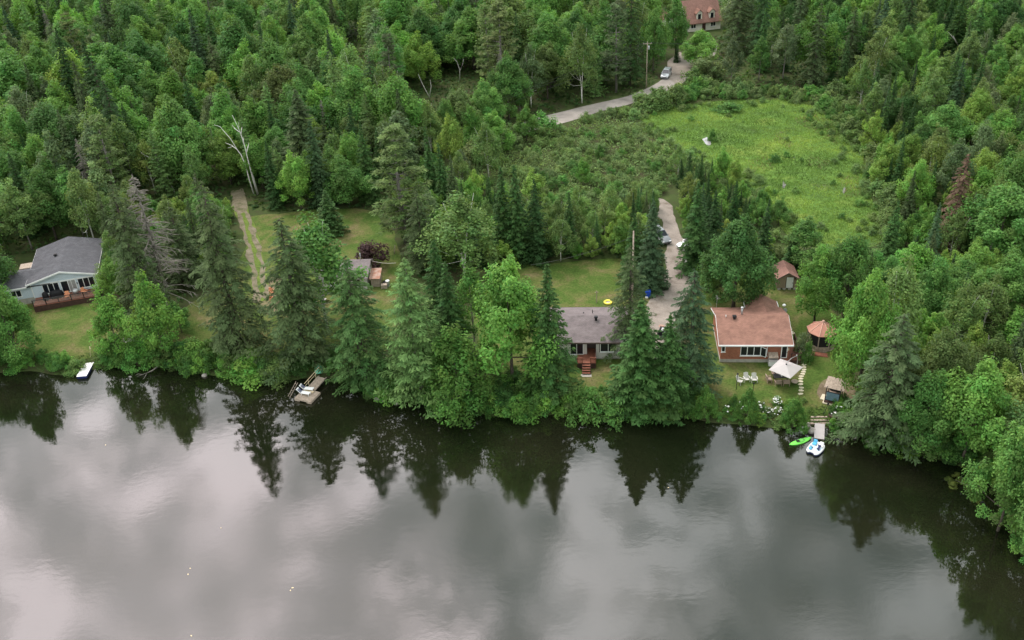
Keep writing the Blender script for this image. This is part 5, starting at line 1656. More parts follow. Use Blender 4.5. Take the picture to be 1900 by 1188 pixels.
def deck_chair(loc, rz, label, m_, group=None, name='deck_chair', cat='chair', slat=False):
    t = thing(name, label, cat, loc, rz, group)
    w = 0.58
    if slat:
        for i in range(5):
            MB().box((-w / 2 + w * (i + 0.5) / 5, 0.0, 0.38), (w / 5 - 0.02, 0.55, 0.03), 0, 0, R(-8)).build('slat', M[m_], t)
        for i in range(5):
            MB().box((-w / 2 + w * (i + 0.5) / 5, 0.38, 0.72), (w / 5 - 0.02, 0.03, 0.78 - 0.05 * abs(i - 2)), 0, 0, R(-22)).build('back_slat', M[m_], t)
    else:
        MB().box((0, 0, 0.40), (w, 0.52, 0.09), 0, 0, R(-4)).build('seat', M[m_], t, bevel=0.02)
        MB().box((0, 0.33, 0.72), (w, 0.09, 0.66), 0, 0, R(-14)).build('backrest', M[m_], t, bevel=0.02)
    for sx in (-1, 1):
        MB().box((sx * (w / 2 + 0.05), 0.03, 0.62), (0.09, 0.66, 0.035)).build('armrest', M[m_], t)
        for sy in (-0.24, 0.28):
            MB().box((sx * (w / 2 + 0.05), sy, 0.30), (0.055, 0.055, 0.60)).build('leg', M[m_], t)
    return t


deck_chair(at_house(LH, (0.35, -1.95, 0.75)), R(14), 'orange cushioned chair behind the railing of the blue house deck', 'orange')
deck_chair(at_house(LH, (2.75, -1.5, 0.75)), R(60), 'orange cushioned chair near the deck stairs of the blue house', 'orange')
antenna(at_house(LH, (3.3, 9.6, 3.3)), 2.9, 'thin leaning pipe mast behind the ridge of the blue house', 1)


# ---- small cottage between the pines
def small_cottage():
    h = thing('small_grey_cottage', 'small cottage with a weathered grey roof half hidden by trees', 'house', (-23.5, 123.0, hz(-23.5, 123)), R(-3))
    w = MB(); w.span(-4.4, 2.2, 0, 5.2, 0, 2.2); w.prism([(0, 2.2), (3.4, 3.0), (5.2, 2.2)], 'x', -4.4, 2.2); w.build('wall', SIDING_WHITE, h)
    r = MB().prism([(-0.5, 2.15), (3.6, 3.12), (5.6, 2.2), (5.6, 2.08), (3.6, 3.0), (-0.5, 2.03)], 'x', -4.7, 2.6).build('roof', SH_TAUPE, h)
    flue(r, 0.9, 4.4, 2.7, 3.7, 0.07, 'grey_metal')
    window(h, -3.2, -1.9, 0.9, 1.8, -0.012, 2); window(h, 0.2, 1.4, 0.9, 1.8, -0.012, 2)
    d = MB().span(-1.3, -0.4, -0.05, 0.02, 0.02, 1.95).build('door', M['white_paint'], h)
    MB().box((-0.5, -0.07, 1.0), (0.04, 0.05, 0.14)).build('handle', M['black_metal'], d)
    return h


small_cottage()
t = thing('lean_to_shed', 'lean-to with a rusty sheet metal roof beside the small cottage', 'shed', (-20.15, 123.6, hz(-20, 123.6)), R(-3))
w_ = MB(); w_.span(-0.55, 0.7, 0, 2.2, 0, 1.55); w_.build('wall', M['weathered'], t)
ro = MB()
for i_ in range(4):
    MB().box((0.08 - 0.62 + 0.41 * i_, 1.05, 1.72), (0.40, 2.7, 0.04), 0, 0, R(9)).build('roof_sheet', M['rust'], t)
for i_, (dx, dy, s_, m_, lab_) in enumerate([(1.4, 0.2, 0.5, 'weathered', 'weathered crate in the clutter beside the lean-to'), (1.9, 0.7, 0.45, 'grey_metal', 'grey metal drum in the clutter beside the lean-to'), (1.5, 1.1, 0.55, 'black_cover', 'black covered bundle in the clutter beside the lean-to')]):
    x_, y_ = -20.15 + dx, 123.6 + dy - 0.6
    t = thing(['wooden_crate', 'metal_drum', 'covered_bundle'][i_], lab_, ['crate', 'drum', 'bundle'][i_], (x_, y_, hz(x_, y_)))
    if i_ == 0:
        for k_ in range(4):
            MB().box((0, 0, 0.08 + k_ * 0.16), (0.9 - 0.01 * (k_ % 2), 0.7, 0.14)).build('plank', M[m_], t)
    elif i_ == 1:
        MB().lathe([(0.3, 0), (0.31, 0.05), (0.29, 0.3), (0.31, 0.35), (0.29, 0.6), (0.31, 0.85), (0.3, 0.9)], 14).build('barrel', M[m_], t, True)
        MB().lathe([(0.305, 0.9), (0.305, 0.94), (0.25, 0.93)], 14).build('lid', M['white_paint'], t)
    else:
        MB().lathe([(0.6, 0), (0.55, 0.3), (0.42, 0.55), (0.15, 0.66)], 9).build('cover', M[m_], t, True)
        MB().tube([(0.57 * math.cos(a_ / 9 * 6.283), 0.57 * math.sin(a_ / 9 * 6.283), 0.22) for a_ in range(10)], 0.02, 4).build('rope', M['cable'], t)
p_ = ground(688, 514)
t = thing('white_grill', 'round white grill in front of the rusty lean-to', 'grill', p_)
MB().lathe([(0.12, 0.55), (0.33, 0.65), (0.36, 0.78), (0.30, 0.95), (0.05, 1.05)], 12).build('bowl', M['white_paint'], t, True)
for a_ in range(3):
    MB().tube([(0.2 * math.cos(a_ * 2.1), 0.2 * math.sin(a_ * 2.1), 0.62), (0.3 * math.cos(a_ * 2.1), 0.3 * math.sin(a_ * 2.1), 0)], 0.02, 5).build('leg', M['black_metal'], t)
p_ = ground(576, 569)
t = thing('picnic_table', 'grey weathered picnic table under the airy birch', 'table', p_, R(-5))
for i_ in range(5):
    MB().box((0, -0.36 + 0.18 * i_, 0.74), (1.8, 0.16, 0.04)).build('plank', M['canvas'], t)
for sy_ in (-0.72, 0.72):
    MB().box((0, sy_, 0.44), (1.8, 0.26, 0.04)).build('bench', M['canvas'], t)
for sx_ in (-0.6, 0.6):
    MB().box((sx_, 0, 0.42), (0.09, 1.6, 0.08)).box((sx_, -0.4, 0.34), (0.08, 0.08, 0.72), 0, 0, R(25)).box((sx_, 0.4, 0.34), (0.08, 0.08, 0.72), 0, 0, R(-25)).build('leg', M['weathered'], t)
for i_, (px_, py_, lab_) in enumerate([(506, 546, 'faded orange folding chair beside the dirt lane, the farther one'), (507, 560, 'faded orange folding chair beside the dirt lane, the nearer one')]):
    deck_chair(ground(px_, py_), R(40 + 25 * i_), lab_, 'orange', 'orange chairs beside the dirt lane')
p_ = ground(601, 562)
t = thing('garden_bench', 'small pale bench under the airy birch', 'bench', p_, R(70))
MB().box((0, 0, 0.42), (1.2, 0.4, 0.05)).build('seat', M['canvas'], t); MB().box((0, 0.24, 0.72), (1.2, 0.05, 0.45), 0, 0, R(-10)).build('backrest', M['canvas'], t)
for sx_ in (-0.5, 0.5):
    MB().box((sx_, 0, 0.2), (0.07, 0.36, 0.4)).build('leg', M['weathered'], t)
p_ = ground(240, 639)
t = thing('garden_bench', 'grey bench on the bank between the two maples below the blue house', 'bench', p_, R(10))
MB().box((0, 0, 0.42), (1.3, 0.42, 0.05)).build('seat', M['canvas'], t); MB().box((0, 0.25, 0.70), (1.3, 0.05, 0.4), 0, 0, R(-10)).build('backrest', M['canvas'], t)
for sx_ in (-0.55, 0.55):
    MB().box((sx_, 0, 0.2), (0.07, 0.36, 0.4)).build('leg', M['weathered'], t)


# ---- shed
def shed():
    o = ground(1441, 538)
    h = thing('garden_shed', 'tan board shed with a red shingle roof and a white door', 'shed', (o[0], o[1], o[2]), R(-4))
    w = MB(); w.span(0, 2.75, 0, 3.4, 0.25, 1.95); w.prism([(0, 1.95), (1.375, 2.75), (2.75, 1.95)], 'y', 0, 3.4); w.build('wall', SIDING_TAN, h)
    r = MB(); r.prism([(-0.25, 1.86), (1.375, 2.85), (3.0, 1.86), (3.0, 1.76), (1.375, 2.74), (-0.25, 1.76)], 'y', -0.3, 3.65); ro_ = r.build('roof', SH_BROWN, h)
    f = MB(); f.prism([(-0.25, 1.88), (1.375, 2.87), (3.0, 1.88), (3.0, 1.74), (1.375, 2.72), (-0.25, 1.74)], 'y', -0.345, -0.305); f.build('fascia', M['brown_panel'], ro_)
    d = MB().span(1.25, 2.2, -0.05, 0.02, 0.32, 2.0).build('door', M['white_paint'], h)
    MB().box((2.1, -0.08, 1.1), (0.05, 0.06, 0.12)).build('handle', M['black_metal'], d)
    MB().box((2.42, -0.05, 1.8), (0.1, 0.1, 0.22)).build('wall_lamp', M['black_metal'], h)
    fr = MB(); fr.span(1.15, 1.245, -0.035, -0.004, 0.3, 2.08); fr.span(2.205, 2.3, -0.035, -0.004, 0.3, 2.08); fr.span(1.245, 2.205, -0.035, -0.004, 2.005, 2.08); fr.build('door_frame', M['brown_panel'], h)
    for x in (0.3, 1.05, 1.8, 2.5):
        MB().span(x - 0.2, x + 0.2, -0.12, 0.3, -0.1, 0.245).build('foundation_block', M['concrete'], h)
    return h


shed()


# ---- gazebo
def gazebo():
    g = thing('gazebo', 'octagonal screened gazebo with a red brown panelled roof', 'gazebo', (39.75, 101.55, 1.35), R(0))
    n = 8; Rr = 1.95; Rw = 1.75; ze, zt = 2.35, 3.55
    ph = R(22.5 - 6)
    P = lambda r, k, z: (r * math.cos(ph + k * math.pi / 4), r * math.sin(ph + k * math.pi / 4), z)
    for k in range(n):
        mb = MB(); a, b = P(Rr, k, ze), P(Rr, k + 1, ze)
        mb.add([a, b, (0, 0, zt), (a[0], a[1], ze - 0.06), (b[0], b[1], ze - 0.06), (0, 0, zt - 0.06)], [(0, 1, 2), (5, 4, 3), (0, 3, 4, 1), (1, 4, 5, 2), (2, 5, 3, 0)])
        mb.build('roof_panel', SH_RED_PANEL, g)
        MB().tube([P(Rr * 1.01, k, ze + 0.012), (0, 0, zt + 0.03)], 0.045, 5).build('ridge_cap', M['pale_ridge'], g)
        MB().tube([P(Rw, k, 0.1), P(Rw, k, ze - 0.07)], 0.065, 6).build('post', M['weathered'], g)
        a, b = P(Rw, k, 0.55), P(Rw, k + 1, 0.55)
        c = ((a[0] + b[0]) / 2, (a[1] + b[1]) / 2); L = math.hypot(a[0] - b[0], a[1] - b[1]); an = math.atan2(b[1] - a[1], b[0] - a[0])
        MB().box((c[0], c[1], 1.48), (L - 0.13, 0.02, 1.6), 0, an).build('screen', M['dark_screen'], g)
        MB().box((c[0], c[1], 0.42), (L - 0.13, 0.06, 0.5), 0, an).build('kick_panel', M['weathered'], g)
    MB().lathe([(0.18, zt - 0.02), (0.16, zt + 0.12), (0.03, zt + 0.2)], 8).build('finial', M['pale_ridge'], g)
    MB().lathe([(Rw - 0.1, ze - 0.5), (Rw - 0.1, ze - 0.45), (0.1, ze + 0.4)], 8).build('ceiling', M['dark_screen'], g)
    MB().lathe([(Rw + 0.15, -0.2), (Rw + 0.15, 0.1)], 8).build('floor', M['weathered'], g)
    st = MB(); st.box((-0.55, -2.25, 0.0), (1.5, 0.7, 0.16), 0, R(-20)); st.box((-0.65, -2.6, -0.12), (1.7, 0.14, 0.3), 0, R(-20)); st.build('step', M['deck_red'], g)
    return g


SH_RED_PANEL = mat('red_brown_metal_roof', (0.40, 0.185, 0.13), 0.6, 0.18, 1.2)
M['pale_ridge'] = mat('pale_ridge_metal', (0.55, 0.34, 0.26), 0.5, 0.1, 2)
gazebo()


# ---- far house with dormers
def dormer_house():
    h = thing('dormer_house', 'cream house with a steep brown roof and dormers far off by the road', 'house', (50.6, 251.2, hz(50, 251)), R(13))
    Wd, D = 9.5, 7.6
    ze, zr = 2.7, 7.3
    w = MB(); w.span(0, Wd, 0, D, -0.2, ze); w.prism([(0, ze), (D / 2, zr - 0.15), (D, ze)], 'x', 0, Wd); w.build('wall', M['cream'], h)
    r = roof_mesh_x(-0.3, Wd + 0.3, -0.6, D / 2, D + 0.6, ze - 0.55, zr, 0.2).build('roof', SH_BROWN, h)
    ch = MB(); ch.span(Wd - 1.7, Wd - 0.7, D / 2 - 0.4, D / 2 + 0.5, zr - 0.9, zr + 0.9); ch.span(Wd - 1.8, Wd - 0.6, D / 2 - 0.5, D / 2 + 0.6, zr + 0.905, zr + 1.08); ch.build('chimney', M['cream'], r)
    for x in (2.6, 6.2):
        d = MB(); d.span(x, x + 1.5, 0.15, 2.4, ze - 0.1, ze + 1.9); d.prism([(x, ze + 1.9), (x + 0.75, ze + 2.6), (x + 1.5, ze + 1.9)], 'y', 0.15, 2.4)
        do = d.build('dormer', M['cream'], h)
        MB().prism([(x - 0.3, ze + 1.78), (x + 0.75, ze + 2.8), (x + 1.8, ze + 1.78), (x + 1.8, ze + 1.66), (x + 0.75, ze + 2.66), (x - 0.3, ze + 1.66)], 'y', -0.15, 3.2).build('dormer_roof', SH_RED, do)
        MB().span(x + 0.35, x + 1.15, 0.10, 0.145, ze + 0.3, ze + 1.6).build('pane', M['glass'], do)
    window(h, 1.0, 2.4, 0.8, 2.1, -0.012, 2); window(h, 6.6, 8.0, 0.8, 2.1, -0.012, 2)
    d = MB().span(4.2, 5.2, -0.05, 0.02, 0.05, 2.05).build('door', M['deck_dark'], h)
    bn = MB()
    wing = MB(); wing.span(-7.5, -3.0, 1.0, 6.0, -0.2, 2.6); wing.prism([(-7.5, 2.6), (-5.25, 5.2), (-3.0, 2.6)], 'y', 1.0, 6.0); wing.build('garage', M['cream'], h)
    MB().prism([(-7.8, 2.4), (-5.25, 5.4), (-2.7, 2.4), (-2.7, 2.2), (-5.25, 5.2), (-7.8, 2.2)], 'y', 0.7, 6.3).build('garage_roof', SH_BROWN, h)
    MB().span(-5.7, -4.8, 0.94, 0.995, 2.7, 3.8).build('garage_window', M['glass'], h)
    MB().span(-6.9, -3.6, 0.94, 0.995, 0.0, 2.2).build('garage_door', M['deck_dark'], h)
    return h


dormer_house()

# ---------------------------------------------------------------- garden of the brick house
def parasol():
    c = at_z(1458.5, 681, 3.5)
    z0 = hz(c[0], c[1])
    t = thing('parasol', 'square off white cantilever parasol over the garden table', 'parasol', (c[0], c[1], z0), R(0))
    S = 2.12; ze, zt = 2.25, 2.85
    an = [R(182), R(268), R(2), R(92)]
    P = [(S * math.cos(a) , S * math.sin(a) * 1.02, ze) for a in an]
    for k in range(4):
        a, b = P[k], P[(k + 1) % 4]
        m_ = ((a[0] + b[0]) / 2, (a[1] + b[1]) / 2, ze + 0.03)
        mb = MB().add([a, m_, b, (0, 0, zt), (a[0], a[1], ze - 0.02), (m_[0], m_[1], ze), (b[0], b[1], ze - 0.02), (0, 0, zt - 0.03)], [(0, 1, 3), (1, 2, 3), (7, 5, 4), (7, 6, 5), (0, 4, 5, 1), (1, 5, 6, 2)])
        mb.build('canopy_panel', M['canvas'], t)
        MB().tube([(0, 0, zt - 0.06), (a[0] * 0.98, a[1] * 0.98, ze - 0.05)], 0.018, 5).build('rib', M['grey_metal'], t)
    px, py = 1.95, 1.75
    MB().tube([(px, py, 0), (px, py, 2.2), (px * 0.86, py * 0.86, 3.1)], 0.05, 8).build('pole', M['grey_metal'], t)
    MB().tube([(px * 0.9, py * 0.9, 2.95), (0.9, 0.8, 3.2), (0.05, 0.05, 3.12), (0, 0, zt)], 0.042, 8).build('arm', M['grey_metal'], t)
    MB().lathe([(0.10, zt - 0.02), (0.11, zt + 0.06), (0.03, zt + 0.12)], 8).build('hub', M['black_metal'], t)
    bs = MB(); bs.box((px, py, 0.04), (1.1, 0.12, 0.08)); bs.box((px, py, 0.041), (0.12, 1.1, 0.078)); bs.build('base', M['black_metal'], t)
    return t


parasol()
p_ = ground(1452, 716)
p_[1] += 1.1
t = thing('garden_table', 'dark garden table in the shade of the parasol', 'table', p_, R(-4))
MB().box((0, 0, 0.72), (1.7, 1.0, 0.05)).build('tabletop', M['black_metal'], t, bevel=0.01)
for sx_ in (-0.75, 0.75):
    for sy_ in (-0.4, 0.4):
        MB().box((sx_, sy_, 0.35), (0.07, 0.07, 0.69)).build('leg', M['black_metal'], t)
cc = p_ + [0, 0, 0]
vs_ = thing('white_vase', 'small white vase on the dark garden table', 'vase', (cc[0] + 0.05, cc[1] - 0.2, cc[2] + 0.747))
MB().lathe([(0.06, 0), (0.11, 0.1), (0.10, 0.2), (0.05, 0.28), (0.07, 0.32)], 10).build('vase', M['white_paint'], vs_, True)
MB().lathe([(0.05, 0.31), (0.12, 0.4), (0.1, 0.5), (0.02, 0.54)], 7).build('flowers', M['canvas'], vs_, True)


def cushion_chair(loc, rz, label):
    t = thing('patio_chair', label, 'chair', loc, rz, 'chairs round the garden table')
    MB().box((0, 0, 0.42), (0.62, 0.60, 0.12)).build('seat', M['tan_cushion'], t, bevel=0.03)
    MB().box((0, -0.31, 0.74), (0.66, 0.10, 0.62), 0, 0, R(12)).build('backrest', M['tan_cushion'], t, bevel=0.03)
    for sx in (-1, 1):
        MB().box((sx * 0.36, 0, 0.60), (0.07, 0.62, 0.05)).build('armrest', M['tan_cushion'], t)
        for sy in (-0.28, 0.27):
            MB().box((sx * 0.36, sy, 0.28), (0.05, 0.05, 0.58)).build('leg', M['tan_cushion'], t)
    return t


cushion_chair((cc[0] - 0.55, cc[1] - 0.95, cc[2]), R(-3), 'tan cushioned chair at the near side of the garden table, left of the pair')
cushion_chair((cc[0] + 0.45, cc[1] - 1.0, cc[2]), R(-8), 'tan cushioned chair at the near side of the garden table, right of the pair')
cushion_chair((cc[0] - 0.45, cc[1] + 0.98, cc[2]), R(178), 'tan cushioned chair under the parasol, at the far side of the garden table')
cushion_chair((cc[0] - 1.45, cc[1] - 0.1, cc[2]), R(-88), 'tan cushioned chair at the left end of the garden table')
p_ = ground(1474, 713)
t = thing('round_side_table', 'low round side table right of the tan chairs', 'table', p_)
MB().lathe([(0.42, 0.40), (0.44, 0.43), (0.42, 0.46)], 16).build('tabletop', M['weathered'], t)
for a_ in range(3):
    MB().tube([(0.25 * math.cos(a_ * 2.1), 0.25 * math.sin(a_ * 2.1), 0.4), (0.34 * math.cos(a_ * 2.1), 0.34 * math.sin(a_ * 2.1), 0)], 0.02, 5).build('leg', M['black_metal'], t)
p_ = ground(1437, 703)
t = thing('closed_umbrella', 'dark closed umbrella on a post left of the garden table', 'umbrella', p_)
MB().tube([(0, 0, 0), (0, 0, 2.1)], 0.03, 6).build('pole', M['black_metal'], t)
MB().lathe([(0.04, 0.8), (0.15, 0.95), (0.12, 1.5), (0.03, 2.05)], 8).build('cover', M['black_cover'], t, True)

for px_, py_, rz_, lab_ in [(1373, 712, 50, 'white slatted lawn chair turned sideways, leftmost of the three'), (1385, 708, 6, 'white slatted lawn chair facing the lake, middle of the three'), (1399, 709, -4, 'white slatted lawn chair facing the lake, rightmost of the three')]:
    deck_chair(ground(px_, py_), R(rz_), lab_, 'aged_white', 'white lawn chairs on the green lawn', 'lawn_chair', slat=True)

# stepping stones
SP = thing('stepping_stone_path', 'curving path of pale stepping stones from gazebo to lake', 'path', (0, 0, 0))
SP['kind'] = 'structure'
rs = np.random.default_rng(61)
stones = [(1485.5, 731.5), (1486.5, 725.5), (1486.5, 720), (1485.5, 714), (1485, 708.5), (1485.5, 703.5), (1487, 699), (1489.5, 694.5), (1491, 690.5), (1492, 686.5), (1492, 682), (1491.5, 677.5), (1491, 673), (1490, 668.5), (1491, 664.5), (1494, 660.5), (1499, 657.5), (1502, 660), (1492, 655), (1495.5, 651.5), (1491, 649), (1488, 646), (1470.5, 619), (1468, 616), (1466, 612), (1464, 608)]
for i_, (px_, py_) in enumerate(stones):
    p = ground(px_, py_)
    n_ = 7
    a0 = rs.random() * 6
    poly = [(0.33 * math.cos(a0 + 6.283 * k / n_) * rs.uniform(0.8, 1.15), 0.21 * math.sin(a0 + 6.283 * k / n_) * rs.uniform(0.8, 1.15)) for k in range(n_)]
    MB().prism(poly, 'z', -0.03, 0.075).build('paving_stone', M['paver'], SP, loc=p, rz=rs.normal(0, 0.15))


# canopy swing
def canopy_swing():
    p = ground(1546, 741)
    t = thing('canopy_swing', 'dark framed canopy glider swing with a brown roof on a pale plinth', 'swing', p, R(-30))
    ct = MB(); ct.box((0, 0, 0.02), (2.0, 2.6, 0.10)); ct.build('plinth', M['paver'], t)
    MB().box((0, 0, 0.16), (1.75, 2.3, 0.10)).build('floor', M['deck_dark'], t)
    for sx in (-0.8, 0.8):
        for sy in (-1.05, 1.05):
            MB().box((sx, sy, 1.1), (0.09, 0.09, 1.8)).build('post', M['black_metal'], t)
    for i in range(5):
        MB().box((-0.92 + 0.46 * i, 0.25, 2.12 + 0.0 * i), (0.44, 2.0, 0.05), 0, 0, R(10)).build('roof_board', M['weathered'], t)
    MB().box((0, -1.02, 1.02), (1.45, 0.04, 1.1)).build('side_panel', M['swing_blue'], t)
    fr = MB(); fr.box((0, -1.02, 1.62), (1.5, 0.07, 0.08)); fr.box((0, -1.02, 0.42), (1.5, 0.07, 0.08)); fr.box((0.0, 1.02, 1.95), (1.7, 0.08, 0.08)); fr.box((-0.8, 0, 1.98), (0.08, 2.1, 0.08)); fr.box((0.8, 0, 1.98), (0.08, 2.1, 0.08)); fr.build('frame', M['black_metal'], t)
    for s in (-1, 1):
        MB().box((0, s * 0.62, 0.55), (1.3, 0.45, 0.10)).build('seat', M['tan_cushion'], t)
        MB().box((0, s * 0.88, 0.92), (1.3, 0.10, 0.6), 0, 0, R(-10 * s)).build('backrest', M['black_metal'], t)
    tb = MB(); tb.box((0, 0, 0.72), (0.7, 0.4, 0.04)); tb.box((0, 0, 0.46), (0.08, 0.08, 0.5)); tb.build('table', M['deck_dark'], t)
    return t


M['swing_blue'] = mat('blue_grey_panel', (0.12, 0.19, 0.23), 0.5, 0.2, 2)
canopy_swing()
p_ = ground(1528, 737)
t = thing('paving_slab', 'pale slab lying beside the canopy swing', 'slab', p_, R(-32)); MB().box((0, 0, 0.04), (0.55, 1.25, 0.10)).build('slab', M['paver'], t, bevel=0.01)
t['kind'] = 'thing'


def boulder(px, py, s, label, m_='stone', seed=0, flat=0.75):
    rng = np.random.default_rng(seed)
    mb = MB()
    n, k = 9, 5
    vs, fs = [], []
    for i in range(k + 1):
        th = math.pi * i / k
        for j in range(n):
            a = 6.283 * j / n
            r = s * (1 + rng.normal(0, 0.10))
            vs.append((r * math.sin(th) * math.cos(a) + 1e-4 * j, r * math.sin(th) * math.sin(a), s * flat * math.cos(th) * (1 + rng.normal(0, 0.05))))
    for i in range(k):
        for j in range(n):
            fs.append((i * n + j, i * n + (j + 1) % n, (i + 1) * n + (j + 1) % n, (i + 1) * n + j))
    mb.add(vs, fs)
    p = ground(px, py)
    o = mb.build('boulder', M[m_], None, True, (p[0], p[1], p[2] + s * flat * 0.45), rng.random() * 3)
    return tag(o, label, 'boulder')


boulder(1559, 775, 0.62, 'large brownish boulder beside the dark planter', 'stone', 5)
boulder(1506, 802, 0.55, 'grey rock at the left side of the small dock', 'stone', 6)
boulder(1499, 795, 0.40, 'smaller rock on the bank left of the small dock', 'stone', 7)
for i_, (px_, py_) in enumerate([(1500, 788), (1540, 789), (700, 742), (712, 744), (735, 749), (380, 698), (340, 687), (1585, 812), (1610, 820)]):
    boulder(px_, py_, 0.25 + 0.06 * (i_ % 3), 'small grey stone at the waterline', 'stone', 20 + i_)['group'] = 'small stones at the waterline'
p_ = ground(1548, 773)
t = thing('round_planter', 'round dark planter with white flowers near the small dock', 'planter', p_)
MB().lathe([(0.55, 0), (0.68, 0.18), (0.70, 0.36), (0.62, 0.38), (0.58, 0.28)], 16).build('pot', M['deck_dark'], t, True)
MB().lathe([(0.58, 0.27), (0.3, 0.31), (0.02, 0.32)], 12).build('soil', M['bark'], t)
rs2 = np.random.default_rng(62)


def flower_heads(parent, n, rad, z0, z1, r, m_, seed, name='blossoms'):
    rng = np.random.default_rng(seed)
    mb = MB()
    for _ in range(n):
        a = rng.random() * 6.283; q = rad * math.sqrt(rng.random())
        c = Vector((q * math.cos(a), q * math.sin(a), z1 - (z1 - z0) * (q / rad) ** 2 + rng.normal(0, 0.06)))
        rr = r * rng.uniform(0.7, 1.25)
        mb.lathe([(rr * 0.4, -rr * 0.5), (rr, -rr * 0.1), (rr * 0.85, rr * 0.4), (rr * 0.2, rr * 0.7)], 6, 0, c)
    return mb.build(name, m_, parent, True, kind='stuff')


M['blossom'] = mat('white_blossom', (0.80, 0.80, 0.76), 0.8, 0.08, 6)
flower_heads(t, 7, 0.4, 0.45, 0.62, 0.09, M['blossom'], 1)


def hydrangea(px, py, wpx, label, n, seed, tint='willow', hh=1.3, r=0.13):
    p = ground(px, py)
    w = wpx / project(p)[2] / 2
    b = plant('bush', p[0], p[1], hh, w, tint, label, name='hydrangea_bush', rng=np.random.default_rng(seed), jit=0.05)
    fl = flower_heads(None, n, w * 0.8, hh * 0.5, hh * 1.02, r, M['blossom'], seed)
    fl.parent = b
    fl.scale = (1 / b.scale[0], 1 / b.scale[1], 1 / b.scale[2])
    return b


hydrangea(1441, 752, 24, 'hydrangea with the densest white flower heads, below the tan chairs', 55, 71, 'mid', 1.2, 0.085)
hydrangea(1443, 771, 26, 'white hydrangea on the bank left of the round garden cedar', 34, 72, 'willow', 1.1, 0.075)
hydrangea(1424, 770, 24, 'loose white hydrangea in the middle of the flower bed', 18, 73, 'grey', 1.0, 0.07)
hydrangea(1411, 760, 20, 'small white flowering shrub right of the left garden cedar', 9, 74, 'grey', 1.1, 0.12)
hydrangea(1371, 762, 22, 'small white flowering shrub left of the left garden cedar', 6, 75, 'bright', 1.2, 0.10)
hydrangea(1347, 767, 18, 'tiny white flowering shrub nearest the blunt spruce', 5, 76, 'mid', 1.0, 0.11)
hydrangea(1556, 764, 14, 'white flowering plant above the large boulder', 7, 77, 'mid', 0.9, 0.12)
for px_, py_, h_, w_, t_, lab_ in [(1462, 762, 1.5, 30, 'bright', 'leafy green perennial behind the right garden cedar'), (1382, 756, 1.2, 24, 'bright', 'leafy shrub behind the left garden cedar'), (1362, 752, 1.3, 24, 'mid', 'green shrub at the left end of the flower bed'), (1405, 780, 1.0, 40, 'lime', 'pale green plant at the front of the flower bed'), (1447, 788, 0.9, 34, 'birch', 'grey green plant at the waterline below the hydrangeas'), (1545, 792, 1.1, 26, 'bright', 'bright green shrub right of the small dock'), (1568, 790, 1.3, 34, 'mid', 'green shrub on the bank below the boulder')]:
    p_ = ground(px_, py_)
    plant('bush', p_[0], p_[1], h_, w_ / project(p_)[2] / 2, t_, lab_, rng=rs2, jit=0.05)
t = thing('leaning_lantern_pole', 'thin black lantern pole leaning on the lawn above the small dock', 'lantern', ground(1527, 771))
MB().tube([(0, 0, 0), (0.55, 0.35, 1.3)], 0.035, 6).build('pole', M['black_metal'], t)
MB().lathe([(0.05, 0), (0.12, 0.06), (0.12, 0.22), (0.03, 0.3)], 8, 0, (0.55, 0.35, 1.28)).build('lantern_head', M['black_metal'], t, True)
for px_, py_, h_, lab_ in [(1366, 723, 2.2, 'dark thin lamp post left of the flower bed'), (1397, 729, 1.3, 'short dark lamp post behind the left garden cedar')]:
    t = thing('path_lamp', lab_, 'lamp', ground(px_, py_))
    MB().tube([(0, 0, -0.1), (0, 0, h_)], 0.035, 6).build('post', M['black_metal'], t)
    MB().lathe([(0.05, h_), (0.13, h_ + 0.08), (0.11, h_ + 0.2), (0.02, h_ + 0.28)], 8).build('lamp_head', M['black_metal'], t, True)

# small dock, timber steps, kayak, pedal boat
pA = at_z(1521, 791, 0.45); pB = at_z(1520, 813, 0.45)
dd_ = unit((pB - pA)[:2]); ang_ = math.atan2(dd_[1], dd_[0]) + math.pi / 2
t = thing('small_dock', 'short pale dock on the right between kayak and pedal boat', 'dock', (pA[0], pA[1], 0.0), ang_)
L_ = float(np.linalg.norm((pB - pA)[:2]))
boards(-0.56, 0.56, -L_ - 0.1, 0.5, 0.46, 0.145, 0.012, 0.05, 'x').build('deck_boards', M['canvas'], t, kind='stuff')
mb_ = MB(); mb_.span(-0.55, -0.48, -L_ - 0.08, 0.5, 0.24, 0.40); mb_.span(0.48, 0.55, -L_ - 0.08, 0.5, 0.24, 0.40); mb_.span(-0.47, 0.47, -L_ - 0.08, -L_, 0.24, 0.40); mb_.build('frame', M['deck_dark'], t)
for sx_ in (-0.5, 0.5):
    MB().tube([(sx_, -L_ + 0.1, -1.5), (sx_, -L_ + 0.1, 0.405)], 0.05, 6).build('post', M['weathered'], t)
t = thing('timber_steps', 'weathered timber steps on the bank above the small dock', 'steps', ground(1522, 787), R(-5))
for i_ in range(3):
    MB().box((0, 0.45 * i_, 0.05 + 0.13 * i_), (2.3 - 0.2 * i_, 0.24, 0.18)).build('timber', M['weathered'], t)


